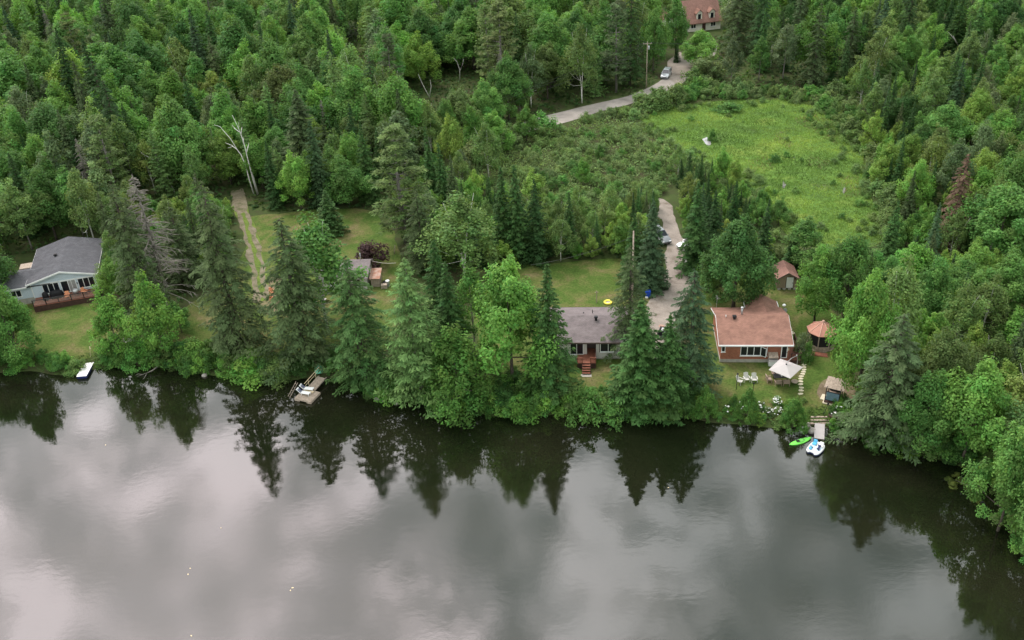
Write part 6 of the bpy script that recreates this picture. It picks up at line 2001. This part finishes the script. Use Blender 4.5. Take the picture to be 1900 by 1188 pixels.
def kayak(p, rz, label):
    t = thing('kayak', label, 'kayak', p, rz)
    n, k = 22, 12
    L = 3.05
    vs, fs = [], []
    for i in range(n + 1):
        u = i / n; s = 2 * u - 1
        w = 0.37 * (1 - abs(s) ** 2.3) ** 0.75 + 0.015
        sheer = 0.10 * abs(s) ** 2.2
        for j in range(k):
            a = 6.283 * j / k
            y = w * math.cos(a)
            z = (0.17 if math.sin(a) > 0 else 0.13) * math.sin(a) * (0.35 + 0.65 * (1 - abs(s) ** 3)) + 0.11 + sheer
            vs.append((s * L / 2, y, z))
    for i in range(n):
        for j in range(k):
            fs.append((i * k + j, i * k + (j + 1) % k, (i + 1) * k + (j + 1) % k, (i + 1) * k + j))
    fs.append(tuple(range(k))); fs.append(tuple(n * k + j for j in range(k)))
    MB().add(vs, fs).build('hull', M['green_plastic'], t, True)
    pr = []
    m = 18
    rim = MB()
    c = [(0.02 + 0.62 * math.cos(6.283 * j / m), 0.235 * math.sin(6.283 * j / m), 0.285) for j in range(m + 1)]
    rim.tube(c, 0.03, 6, cap=False); rim.build('coaming', M['kayak_dark'], t, True)
    sx = MB(); sx.add([(0.02 + 0.60 * math.cos(6.283 * j / m), 0.22 * math.sin(6.283 * j / m), 0.283) for j in range(m)], [tuple(range(m))]); sx.build('cockpit', M['kayak_dark'], t)
    s = MB(); s.box((-0.30, 0, 0.31), (0.36, 0.34, 0.05)); s.box((-0.50, 0, 0.42), (0.07, 0.34, 0.26), 0, 0, 0, R(-18)); s.build('seat', M['black_cover'], t, bevel=0.02)
    h = MB(); h.tube([(L / 2 - 0.12, -0.06, 0.30), (L / 2 - 0.1, 0, 0.36), (L / 2 - 0.12, 0.06, 0.30)], 0.015, 5); h.tube([(-L / 2 + 0.12, -0.06, 0.30), (-L / 2 + 0.1, 0, 0.36), (-L / 2 + 0.12, 0.06, 0.30)], 0.015, 5); h.build('carry_handle', M['black_metal'], t)
    ft = MB(); ft.box((0.42, 0.08, 0.315), (0.05, 0.06, 0.05)).box((0.42, -0.08, 0.315), (0.05, 0.06, 0.05)); ft.build('foot_rest', M['black_metal'], t)
    return t


M['kayak_dark'] = mat('dark_green_plastic', (0.16, 0.50, 0.10), 0.45, 0.1, 2)
ka, kb = at_z(1464, 826, 0.12), at_z(1506, 812, 0.12)
kayak(((ka + kb) / 2) * [1, 1, 0] + [0, 0, -0.04], math.atan2(kb[1] - ka[1], kb[0] - ka[0]), 'lime green kayak floating left of the small dock')


def pedal_boat(p, rz, label):
    t = thing('pedal_boat', label, 'pedal boat', p, rz)
    W_, L_ = 1.62, 2.35

    def rr(w, l, z, nn=28, pw=3.2, notch=0.0):
        out = []
        for j in range(nn):
            a = 6.283 * j / nn
            q = (abs(math.cos(a)) ** pw + abs(math.sin(a)) ** pw) ** (-1 / pw)
            x, y = math.cos(a) * q * w / 2, math.sin(a) * q * l / 2
            if y < 0 and abs(x) < w * 0.16: y += notch
            out.append((x, y, z))
        return out
    def loft(rings, m_, nm, cap=True):
        n = len(rings[0]); vs, fs = [], []
        for r in rings: vs += r
        for i in range(len(rings) - 1):
            for j in range(n): fs.append((i * n + j, i * n + (j + 1) % n, (i + 1) * n + (j + 1) % n, (i + 1) * n + j))
        if cap: fs.append(tuple((len(rings) - 1) * n + j for j in range(n)))
        return MB().add(vs, fs).build(nm, m_, t, True)
    loft([rr(W_ * 0.9, L_ * 0.9, -0.15, notch=0.22), rr(W_ * 0.98, L_ * 0.97, 0.02, notch=0.22), rr(W_, L_, 0.20, notch=0.22)], M['navy'], 'hull', False)
    loft([rr(W_, L_, 0.203, notch=0.22), rr(W_ * 0.995, L_ * 0.995, 0.30, notch=0.2), rr(W_ * 0.93, L_ * 0.95, 0.36, notch=0.15)], M['white_paint'], 'deck')
    for sx in (-0.38, 0.38):
        loft([[(x + sx, y + 0.05, z) for x, y, z in rr(0.56, 1.15, 0.363)], [(x + sx, y + 0.05, z) for x, y, z in rr(0.50, 1.08, 0.375)]], M['pale_blue'], 'footwell')
        b = MB(); b.box((sx, 0.42, 0.46), (0.46, 0.42, 0.14)); b.box((sx, 0.66, 0.66), (0.46, 0.12, 0.42), 0, 0, R(-12))
        b.build('seat', M['cyan'] if sx < 0 else M['white_paint'], t, bevel=0.04)
        pd = MB(); pd.tube([(sx - 0.16, -0.28, 0.46), (sx + 0.16, -0.28, 0.46)], 0.03, 6); pd.box((sx - 0.12, -0.22, 0.5), (0.1, 0.12, 0.04)); pd.box((sx + 0.12, -0.34, 0.43), (0.1, 0.12, 0.04)); pd.build('pedal', M['black_metal'], t)
    MB().lathe([(0.17, 0.0), (0.2, 0.1), (0.17, 0.24), (0.05, 0.26)], 10, 0, (-0.36, -0.62, 0.36)).build('bow_hump', M['cyan'], t, True)
    jk = MB(); jk.box((0.36, -0.02, 0.52), (0.20, 0.75, 0.14), 0, R(18)); jk.box((0.30, 0.28, 0.56), (0.36, 0.20, 0.16), 0, R(10)); jk.build('life_jacket', M['navy'], t, bevel=0.05)
    st = MB(); st.tube([(0, 0.12, 0.36), (0, 0.0, 0.68)], 0.02, 6); st.tube([(-0.08, 0.0, 0.68), (0.08, 0.0, 0.68)], 0.025, 6); st.build('steering_stick', M['black_metal'], t)
    return t


M['pale_blue'] = mat('pale_blue_plastic', (0.50, 0.62, 0.74), 0.4, 0.08, 2)
pc_ = at_z(1513.5, 832, 0.25)
pedal_boat((pc_[0], pc_[1], 0.02), R(-43), 'white and blue pedal boat moored at the end of the small dock')

# left white dock
a_, b_, c_ = at_z(141.5, 699, 0.45), at_z(160.5, 665.5, 0.45), at_z(160.5, 697, 0.45)
ax_ = b_ - a_; L_ = float(np.linalg.norm(ax_[:2])); an_ = math.atan2(ax_[1], ax_[0])
wv = c_ - a_; W_ = float(abs(-math.sin(an_) * wv[0] + math.cos(an_) * wv[1]))
t = thing('white_dock', 'long white dock below the lawn of the blue house', 'dock', (a_[0], a_[1], 0), an_)
boards(0, L_, -W_, 0, 0.45, 0.30, 0.008, 0.05, 'y').build('deck_boards', M['white_paint'], t, kind='stuff')
mb_ = MB(); mb_.span(0.02, L_, -W_ + 0.01, -W_ + 0.08, 0.06, 0.395); mb_.span(0.02, L_, -0.08, -0.01, 0.06, 0.395); mb_.span(0.02, 0.09, -W_ + 0.09, -0.09, 0.06, 0.395); mb_.build('frame', M['navy'], t)
for y_ in (-W_ + 0.05, -0.05):
    MB().tube([(0.4, y_, -1.6), (0.4, y_, 0.39)], 0.05, 6).build('post', M['black_metal'], t)
t = thing('leaning_oar', 'pale oar leaning at the landward end of the white dock', 'oar', ground(168, 664))
MB().tube([(0, 0, 0.1), (0.2, 0.25, 1.3)], 0.025, 5).build('shaft', M['pale_wood'], t)
MB().box((0.22, 0.28, 1.45), (0.15, 0.03, 0.4), 0, 0.3, -0.2).build('blade', M['pale_wood'], t)

# floating dock with gangway and two white loungers
D0, D1, D2 = at_z(546, 739, 0.42), at_z(577, 746, 0.42), at_z(590, 729, 0.42)
an_ = math.atan2((D1 - D0)[1], (D1 - D0)[0]); W_ = float(np.linalg.norm((D1 - D0)[:2])); an2 = math.atan2((D2 - D1)[1], (D2 - D1)[0]); L_ = float(np.linalg.norm((D2 - D1)[:2]))
fd = thing('floating_dock', 'square weathered floating dock with two white loungers on it', 'dock', (D0[0], D0[1], 0), an_)
boards(0, W_, 0, L_ + 0.2, 0.42, 0.145, 0.014, 0.05, 'x').build('deck_boards', M['weathered'], fd, kind='stuff')
mb_ = MB(); mb_.span(0.0, W_ * 0.3, -0.03, 0.03, 0.06, 0.365); mb_.span(W_ * 0.72, W_, -0.03, 0.03, 0.06, 0.365); mb_.span(W_ * 0.3, W_ * 0.72, -0.02, 0.04, 0.22, 0.365); mb_.span(W_ - 0.06, W_, 0.04, L_ + 0.2, 0.1, 0.365); mb_.span(0, 0.06, 0.04, L_ + 0.2, 0.1, 0.365); mb_.build('frame', M['weathered'], fd)
for x_ in (0.4, W_ - 0.4):
    MB().lathe([(0.26, 0.0), (0.28, 0.1), (0.28, L_ - 0.2), (0.26, L_)], 10).build('float', M['black_cover'], fd).matrix_local = Matrix.Translation((x_, 0.1, 0.05)) @ Matrix.Rotation(R(-90), 4, 'X')
G0, G1 = at_z(577, 722, 0.55), at_z(598, 698, 0.85)
g_an = math.atan2((G1 - G0)[1], (G1 - G0)[0])
gl = float(np.linalg.norm((G1 - G0)[:2]))
gw = thing('dock_gangway', 'weathered gangway from the bank to the floating dock', 'gangway', (G0[0], G0[1], 0.0), g_an)
for i_ in range(int(gl / 0.24) + 2):
    x_ = -0.35 + i_ * 0.24
    MB().box((x_, 0, 0.52 + x_ * 0.11), (0.225, 1.25, 0.05), 0, 0, 0, R(-6)).build('plank', M['weathered'], gw)
mb_ = MB()
for y_ in (-0.55, 0.55):
    mb_.box((gl / 2 - 0.15, y_, 0.40 + gl * 0.055), (gl + 0.5, 0.07, 0.16), 0, 0, 0, R(-6))
mb_.build('beam', M['weathered'], gw)
MB().box((-0.42, 0, 0.51), (0.34, 1.35, 0.06)).build('pale_board', M['pale_wood'], gw)
rl = MB()
for x_ in (0.6, 2.2):
    rl.tube([(x_, 0.72, 0.3), (x_, 0.72, 1.45 + x_ * 0.1)], 0.035, 5)
rl.tube([(-0.2, 0.72, 1.35), (gl + 0.6, 0.72, 1.75)], 0.04, 5); rl.tube([(-0.1, 0.72, 0.95), (gl + 0.4, 0.72, 1.3)], 0.03, 5)
rl.build('handrail', M['pale_wood'], gw)
t = thing('dock_ladder', 'pale ladder at the left edge of the floating dock', 'ladder', at_z(543, 728, 0.35), an_ + R(70))
for y_ in (-0.2, 0.2):
    MB().tube([(-0.9, y_, -0.6), (0.9, y_, 1.1)], 0.035, 5).build('rail', M['weathered'], t)
for i_ in range(5):
    MB().tube([(-0.7 + i_ * 0.35, -0.2, -0.41 + i_ * 0.33), (-0.7 + i_ * 0.35, 0.2, -0.41 + i_ * 0.33)], 0.022, 5).build('rung', M['weathered'], t)


def lounger(loc, rz, label):
    t = thing('sun_lounger', label, 'lounger', loc, rz, 'loungers on the floating dock')
    MB().box((0.35, 0, 0.33), (1.25, 0.58, 0.06)).build('seat', M['white_paint'], t, bevel=0.02)
    MB().box((-0.50, 0, 0.55), (0.78, 0.58, 0.06), 0, 0, 0, R(42)).build('backrest', M['white_paint'], t, bevel=0.02)
    for i in range(3):
        MB().box((-0.42 + 0.0, -0.18 + 0.18 * i, 0.53), (0.55, 0.10, 0.02), 0, 0, 0, R(42)).build('strap', M['navy'], t).location = (0.015, 0, 0.045)
    for sx in (-0.15, 0.85):
        for sy in (-0.24, 0.24):
            MB().box((sx + 0.03, sy, 0.155), (0.06, 0.05, 0.32), 0, 0, 0, R(8)).build('leg', M['white_paint'], t)
    return t


lc = at_z(566, 731, 0.42)
u_ = np.array([math.cos(an_), math.sin(an_), 0]); v_ = np.array([-math.sin(an_), math.cos(an_), 0])
lounger(lc - u_ * 0.15 - v_ * 0.15, an_ + R(4), 'white sun lounger with dark straps, the nearer one on the floating dock')
lounger(lc - u_ * 0.25 + v_ * 0.75, an_ + R(10), 'white sun lounger with dark straps, the farther one on the floating dock')
p_ = ground(592, 689)
t = thing('upturned_boat', 'mint green upturned dinghy on the bank above the gangway', 'dinghy', p_, R(100))
vs_, fs_ = [], []
n_, k_ = 10, 9
for i_ in range(n_ + 1):
    s_ = 2 * i_ / n_ - 1
    w_ = 0.50 * (1 - abs(s_) ** 3) ** 0.6 + 0.05 if i_ not in (0, n_) else 0.3
    for j_ in range(k_):
        a__ = math.pi * j_ / (k_ - 1)
        vs_.append((s_ * 0.85, w_ * math.cos(a__), 0.18 + 0.45 * math.sin(a__) ** 0.7 * (1 - 0.25 * s_ * s_)))
for i_ in range(n_):
    for j_ in range(k_ - 1):
        fs_.append((i_ * k_ + j_, i_ * k_ + j_ + 1, (i_ + 1) * k_ + j_ + 1, (i_ + 1) * k_ + j_))
fs_ += [tuple(range(k_)), tuple(n_ * k_ + j for j in range(k_))]
MB().add(vs_, fs_).build('hull', M['mint'], t, True)
MB().tube([(-0.85, 0, 0.62), (0, 0, 0.66), (0.85, 0, 0.62)], 0.03, 5).build('keel', M['mint'], t)
for s_ in (-1, 1):
    MB().tube([(-0.85, s_ * 0.33, 0.17), (0, s_ * 0.56, 0.17), (0.85, s_ * 0.33, 0.17)], 0.035, 5).build('gunwale', M['mint'], t)


# fallen limbs in the water
def fallen(name, label, chains):
    t = thing(name, label, 'branch', (0, 0, 0))
    o = None
    for i, (pts, r) in enumerate(chains):
        w = [at_z(x, y, z) for x, y, z in pts]
        if i == 0:
            o = w[0] * [1, 1, 0]
            t.location = o
        mb = MB(); mb.tube([p - o for p in w], [r * (1 - 0.75 * k / (len(w) - 1)) for k in range(len(w))], 6)
        mb.build('limb' if i == 0 else 'fork', M['dead_wood'], t, True)
    return t


fallen('fallen_branch', 'pale forked branch fallen into the water below the bank maples', [([(293, 680, 0.7), (282, 688, 0.45), (273, 692, 0.25), (254, 699, 0.0)], 0.10), ([(273, 692, 0.25), (268, 701, 0.05), (262, 708, -0.1)], 0.07), ([(263, 695, 0.15), (256, 694, 0.3), (251, 697, 0.2)], 0.05)])
fallen('fallen_branch', 'bare twigged branch hanging into the water below the cedar', [([(846, 746, 0.7), (838, 748, 0.5), (820, 750, 0.2)], 0.09), ([(837, 750, 0.45), (834, 765, 0.1), (831, 771, -0.05)], 0.06), ([(835, 757, 0.3), (822, 758, 0.1)], 0.04), ([(834, 762, 0.2), (819, 767, 0.0)], 0.04)])
fallen('fallen_branch', 'leafy snag in the water at the right bank', [([(1822, 900, 0.4), (1812, 912, 0.3), (1808, 930, -0.05)], 0.08), ([(1815, 905, 0.4), (1795, 900, 0.35), (1770, 890, 0.2)], 0.05), ([(1812, 912, 0.3), (1822, 925, 0.2)], 0.04)])
sn = rs2
for i_, (px_, py_) in enumerate([(1762, 893), (1775, 886), (1788, 897), (1800, 905), (1812, 928), (1768, 902)]):
    p_ = at_z(px_, py_, 0.1)
    plant('bush', p_[0], p_[1], 0.55, 0.55, 'yellow', 'yellow green leafy sprig of the snag in the water', group='sprigs of the snag in the water', rng=sn, name='leafy_sprig').location.z = 0.03


for px_, py_, s_ in [(543, 1091, .16), (539, 1096, .12), (353, 1055, .12), (349, 1066, .13), (355, 1180, .14), (196, 826, .13), (410, 980, .09), (1240, 905, .1)]:  # flat pale flecks added for foam specks and a sun sparkle on the water
    p_ = at_z(px_, py_, 0.0)
    fl_ = MB().prism([(s_ * math.cos(k * 1.047) * (0.9 if k % 3 == 0 else 0.5), s_ * math.sin(k * 1.047) * 0.5) for k in range(6)], 'z', -0.01, 0.025)
    tag(fl_.build('water_fleck', M['pale_wood'], None, False, (p_[0], p_[1], 0.0), s_ * 40), 'small pale fleck on the open lake', 'leaf', 'pale flecks on the open lake')


# ---------------------------------------------------------------- pale bare birch stems
def stems(label, chains, y, name='bare_birch_tree', r=0.135, crown=None, m_='birch_bark'):
    """stems traced where they stand: every point lies on the upright plane through the foot"""
    base = None
    t = thing(name, label, 'tree', (0, 0, 0))
    for i, pts in enumerate(chains):
        dy = 0.25 * i - 0.3
        w = [at_y(px, py, y + dy * min(1, k * 0.5)) for k, (px, py) in enumerate(pts)]
        if base is None:
            base = np.array([w[0][0], w[0][1], hz(w[0][0], w[0][1])]); t.location = base
        rr = r * (1 if i < 3 else 0.55)
        mb = MB(); mb.tube([p - base for p in w], [rr * (1 - 0.8 * k / (len(w) - 1)) for k in range(len(w))], 6)
        mb.build('stem' if i < 3 else 'limb', M[m_], t, True)
    return t


gy = ground(476, 362)[1]
stems('bare white birch with several stems at the end of the dirt lane', [
    [(478, 362), (470, 335), (462, 305), (455, 275), (448, 252), (441, 235), (431, 214)], [(472, 364), (463, 335), (455, 305), (447, 287), (440, 278), (428, 258), (408, 235), (397, 232)], [(479, 360), (472, 335), (463, 305), (457, 285), (452, 265)],
    [(455, 275), (447, 250), (443, 240), (443, 226)], [(452, 265), (457, 280), (462, 266)], [(440, 278), (432, 272), (422, 275)], [(444, 245), (437, 240), (430, 232)], [(447, 252), (448, 240), (449, 236)], [(440, 278), (430, 270), (418, 265)], [(458, 282), (461, 270), (462, 264)], [(452, 262), (451, 255)]], gy)
gy = ground(325, 362)[1]
stems('leaning white birch stem bare below its yellowish top', [[(326, 362), (316, 340), (307, 322), (298, 307), (285, 297), (262, 284)], [(309, 326), (303, 310), (296, 296), (284, 285)], [(300, 310), (288, 300), (272, 290), (258, 280)]], gy)
p_ = ground(322, 368)
tree('birch', 262, 258, 362, 62, 'yellow', 'yellowish birch crown over the leaning white stem', rng=rs2)
gy = ground(796, 180)[1] - 2
stems('slender pale birch trunk above the road', [[(798, 182), (790, 168), (781, 150), (776, 138)], [(797, 180), (800, 160), (798, 148)]], gy)
gy = ground(853, 148)[1] - 2
stems('pale forked birch trunk in the forest above the road', [[(853, 150), (853, 130), (848, 115), (842, 108)], [(853, 132), (859, 118), (860, 110)]], gy)
gy = ground(1778, 82)[1]
stems('broken pale birch limb at the upper right', [[(1778, 85), (1770, 72), (1758, 58)], [(1776, 80), (1768, 66)]], gy - 8, r=0.10)
gy = ground(735, 50)[1]
stems('thin tall bare trunk in the upper forest', [[(662, 72), (659, 50), (656, 20), (655, 4)]], gy - 3, r=0.12, m_='dead_wood')

# ---------------------------------------------------------------- poles and wires
p_ = ground(1199, 164)
hP = 10.5
utility_pole((p_[0], p_[1], p_[2]), hP, 'grey utility pole with a crossarm beside the road', True)
top = np.array([p_[0], p_[1], p_[2] + hP])
q_ = at_y(740, 246, 172.0); q2 = at_y(1420, 70, 232.0)
for k_, (dx, dz) in enumerate([(-0.85, -0.25), (0.85, -0.25), (0.0, -1.6)]):
    a_ = top + [dx, 0, dz]
    wire([q_ + [dx, 0, dz], a_, q2 + [dx, 0, dz]], ['left wire of the line along the road', 'right wire of the line along the road', 'lowest wire of the line along the road'][k_], 0.016, 'dark_cable', 0.7)
b1 = ground(1172, 600)
hh = 5
for _ in range(60):
    if project(b1 + [0, 0, hh])[1] < 430: break
    hh += 0.25
utility_pole(b1, hh, 'tall weathered pole behind the tip of the brownish spruce', False, r=0.15)
wire([b1 + [0, 0, hh - 0.8], at_y(985, 492, 118)], 'wire from the tall weathered pole over the dry lawn', 0.025, 'dark_cable', 0.5)
a_ = at_z(686, 483, 4.3); b_ = at_z(735, 488, 4.6)
wire([a_, b_], 'pale wire from the roof of the small cottage', 0.03, 'cable', 0.25)
p_ = ground(731, 472)
utility_pole(p_, 1.6, 'short leaning pale post at the edge of the purple bush lawn', False, 0.35, 0.07)


# ---------------------------------------------------------------- vehicles
def car(loc, rz, body, label, suv=False, L=4.5, Wd=1.8, name='parked_car', cat='car'):
    t = thing(name, label, cat, loc, rz)
    Hb = 0.92 if not suv else 1.02
    Ht = 1.45 if not suv else 1.70
    hl = L / 2
    # side profile of the lower body, lofted across with tucked edges
    prof = [(-hl, 0.42), (-hl + 0.05, 0.78), (-hl + 0.55, Hb), (-0.55 * hl, Hb + 0.02), (0.42 * hl, Hb), (hl - 0.35, Hb - 0.16), (hl - 0.02, 0.62), (hl, 0.40), (hl - 0.15, 0.22), (-hl + 0.15, 0.22)]
    secs = [(-Wd / 2, 0.93, 0.96), (-Wd / 2 + 0.10, 0.995, 1.0), (0, 1, 1.01), (Wd / 2 - 0.10, 0.995, 1.0), (Wd / 2, 0.93, 0.96)]
    vs, fs = [], []
    n = len(prof)
    for y, sx, sz in secs:
        vs += [(x * sx, y, 0.22 + (z - 0.22) * sz) for x, z in prof]
    for i in range(len(secs) - 1):
        for j in range(n):
            fs.append((i * n + j, i * n + (j + 1) % n, (i + 1) * n + (j + 1) % n, (i + 1) * n + j))
    fs += [tuple(range(n)), tuple((len(secs) - 1) * n + j for j in range(n))]
    MB().add(vs, fs).build('body', body, t, True).modifiers.new('edge', 'EDGE_SPLIT')
    rb = -hl + (0.45 if not suv else 0.12); rf = 0.42 * hl
    w0, w1 = Wd / 2 - 0.06, Wd / 2 - 0.24
    tb = rb + (0.62 if not suv else 0.22); tf = rf - 0.85
    gh = MB()
    gh.add([(rb, -w0, Hb - 0.02), (rf, -w0, Hb - 0.02), (rf, w0, Hb - 0.02), (rb, w0, Hb - 0.02), (tb, -w1, Ht - 0.06), (tf, -w1, Ht - 0.06), (tf, w1, Ht - 0.06), (tb, w1, Ht - 0.06)],
           [(0, 1, 5, 4), (1, 2, 6, 5), (2, 3, 7, 6), (3, 0, 4, 7)])
    gh.build('windows', M['glass'], t)
    rfm = MB(); rfm.box(((tb + tf) / 2, 0, Ht - 0.03), (tf - tb + 0.06, w1 * 2 + 0.05, 0.07), taper=0.94)
    for x0, x1 in ((rb, tb), (rf, tf), ((rb + rf) / 2 - 0.1, (tb + tf) / 2)):
        for s in (-1, 1):
            rfm.tube([(x0, s * (w0 + 0.005), Hb - 0.02), (x1, s * (w1 + 0.005), Ht - 0.05)], 0.04, 5)
    rfm.build('roof', body, t)
    for x in (-hl + 0.85, hl - 0.85):
        for s in (-1, 1):
            wh = MB(); wh.lathe([(0.20, -0.10), (0.33, -0.10), (0.34, 0), (0.33, 0.10), (0.20, 0.10)], 16)
            o = wh.build('wheel', M['tyre'], t, False); o.location = (x, s * (Wd / 2 - 0.09), 0.34); o.rotation_euler = (R(90), 0, 0)
            ri = MB(); ri.lathe([(0.02, -0.085), (0.195, -0.085), (0.195, 0.085), (0.02, 0.085)], 12); ro2 = ri.build('rim', M['grey_metal'], o)
    for s in (-1, 1):
        MB().box((hl - 0.10, s * (Wd / 2 - 0.30), 0.68), (0.16, 0.36, 0.13)).build('headlight', M['lamp_clear'], t, bevel=0.03)
        MB().box((-hl + 0.06, s * (Wd / 2 - 0.22), 0.76), (0.12, 0.26, 0.18)).build('tail_light', M['lamp_red'], t, bevel=0.03)
        MB().box((rf - 0.25, s * (Wd / 2 + 0.08), Hb + 0.06), (0.12, 0.18, 0.13)).build('mirror', body, t, bevel=0.03)
    MB().box((hl - 0.03, 0, 0.50), (0.06, 0.9, 0.12)).build('grille', M['black_metal'], t)
    return t


def paint(name, c):
    m, nt, b = new_mat(name)
    b.inputs['Base Color'].default_value = (*c, 1); b.inputs['Roughness'].default_value = 0.28; b.inputs['Coat Weight'].default_value = 0.6; b.inputs['Coat Roughness'].default_value = 0.06
    b.inputs['Metallic'].default_value = 0.25
    return m


W_P, S_P, B_P, G_P = paint('white_car_paint', (0.78, 0.78, 0.78)), paint('silver_car_paint', (0.45, 0.47, 0.49)), paint('black_car_paint', (0.015, 0.016, 0.018)), paint('grey_car_paint', (0.16, 0.17, 0.18))
g1 = 0.075
def gl3(px, py):
    p = ground(px, py); p[2] += 0.08; return p
car(gl3(1225, 446), R(-72), G_P, 'dark grey car parked at the left edge of the gravel driveway', True)
car(gl3(1281, 459), R(205), W_P, 'white car parked under the leaning dark spruce', False)
car(gl3(1286, 485), R(245), B_P, 'black car with a white bonnet reflection parked nearest the lawn', True)
car(gl3(1236, 143), R(-112), S_P, 'silver car parked at the entrance of the far house', True)
# utility trailer with covered machine at the near end of the drive
p_ = gl3(1230, 622)
t = thing('covered_trailer', 'small black trailer with a grey covered load at the near end of the gravel driveway', 'trailer', p_, R(70))
MB().box((0, 0, 0.42), (2.0, 1.1, 0.08)).build('bed', M['black_metal'], t)
tl_ = MB(); tl_.prism([(-0.9, 0.465), (-0.8, 0.9), (0.1, 1.15), (0.75, 0.8), (0.9, 0.465)], 'y', -0.4, 0.4); tl_.build('load', M['black_cover'], t, bevel=0.06); MB().box((-0.3, 0, 1.05), (0.5, 0.3, 0.06), 0, 0, 0, R(-15)).build('lid_stripe', M['grey_metal'], t)
for s_ in (-1, 1):
    sp_ = MB().box((0, s_ * 0.5, 0.62), (1.9, 0.05, 0.3)).build('side_rail', M['black_metal'], t)
    wh_ = MB().lathe([(0.16, -0.08), (0.26, -0.08), (0.27, 0), (0.26, 0.08), (0.16, 0.08)], 14).build('wheel', M['tyre'], t); wh_.location = (-0.1, s_ * 0.62, 0.27); wh_.rotation_euler = (R(90), 0, 0)
    MB().lathe([(0.02, -0.06), (0.155, -0.06), (0.155, 0.06), (0.02, 0.06)], 10).build('rim', M['grey_metal'], wh_)
MB().tube([(-1.0, 0, 0.42), (-1.9, 0, 0.40)], 0.04, 6).build('drawbar', M['black_metal'], t)
p_ = ground(1233, 606)
t = thing('drain_cover', 'dark round cover in the gravel driveway', 'cover', (p_[0] - 0.4, p_[1], p_[2] + 0.07)); MB().lathe([(0.40, 0), (0.40, 0.03), (0.34, 0.045), (0.02, 0.045)], 16).build('cover', M['rust'], t)

# bin and ring pool behind the grey cottage
p_ = ground(1202, 552)
t = thing('blue_bin', 'blue wheeled recycling bin beside the gravel driveway', 'bin', p_, R(-5))
mb_ = MB().box((0, 0, 0.56), (0.62, 0.62, 0.95), taper=1.16); mb_.build('body', M['blue_plastic'], t, bevel=0.03)
MB().box((0, 0.0, 1.07), (0.78, 0.82, 0.08)).build('lid', M['blue_plastic'], t, bevel=0.03)
for s_ in (-1, 1):
    w_ = MB().lathe([(0.02, -0.04), (0.12, -0.04), (0.12, 0.04), (0.02, 0.04)], 12).build('wheel', M['tyre'], t); w_.location = (s_ * 0.30, 0.30, 0.12); w_.rotation_euler = (0, R(90), 0)
MB().tube([(-0.3, 0.42, 1.0), (0.3, 0.42, 1.0)], 0.03, 6).build('handle', M['blue_plastic'], t)
t = thing('white_sack', 'small white sack at the foot of the blue bin', 'sack', ground(1200, 553.5)); MB().lathe([(0.2, 0), (0.24, 0.12), (0.18, 0.3), (0.05, 0.38), (0.08, 0.44)], 9).build('sack', M['white_paint'], t, True)
p_ = ground(1128, 563)
t = thing('yellow_ring_pool', 'yellow inflatable ring on the dry lawn behind the grey roofed cottage', 'ring', (p_[0], p_[1], p_[2] + 0.05))
mb_ = MB(); vs_, fs_ = [], []
for i_ in range(24):
    for j_ in range(8):
        a__, b__ = 6.283 * i_ / 24, 6.283 * j_ / 8
        vs_.append(((0.48 + 0.15 * math.cos(b__)) * math.cos(a__), (0.48 + 0.15 * math.cos(b__)) * math.sin(a__), 0.14 + 0.14 * math.sin(b__)))
for i_ in range(24):
    for j_ in range(8):
        fs_.append((i_ * 8 + j_, ((i_ + 1) % 24) * 8 + j_, ((i_ + 1) % 24) * 8 + (j_ + 1) % 8, i_ * 8 + (j_ + 1) % 8))
mb_.add(vs_, fs_).build('tube', M['yellow_plastic'], t, True)
MB().lathe([(0.42, 0.05), (0.42, 0.08), (0.02, 0.08)], 16).build('floor', M['canvas'], t)
print('objects', len(bpy.data.objects), 'tris', sum(len(m.loop_triangles) if m.loop_triangles else sum(len(p.vertices) - 2 for p in m.polygons) for m in bpy.data.meshes if len(m.polygons) < 5000), sum(len(m.polygons) for m in bpy.data.meshes))
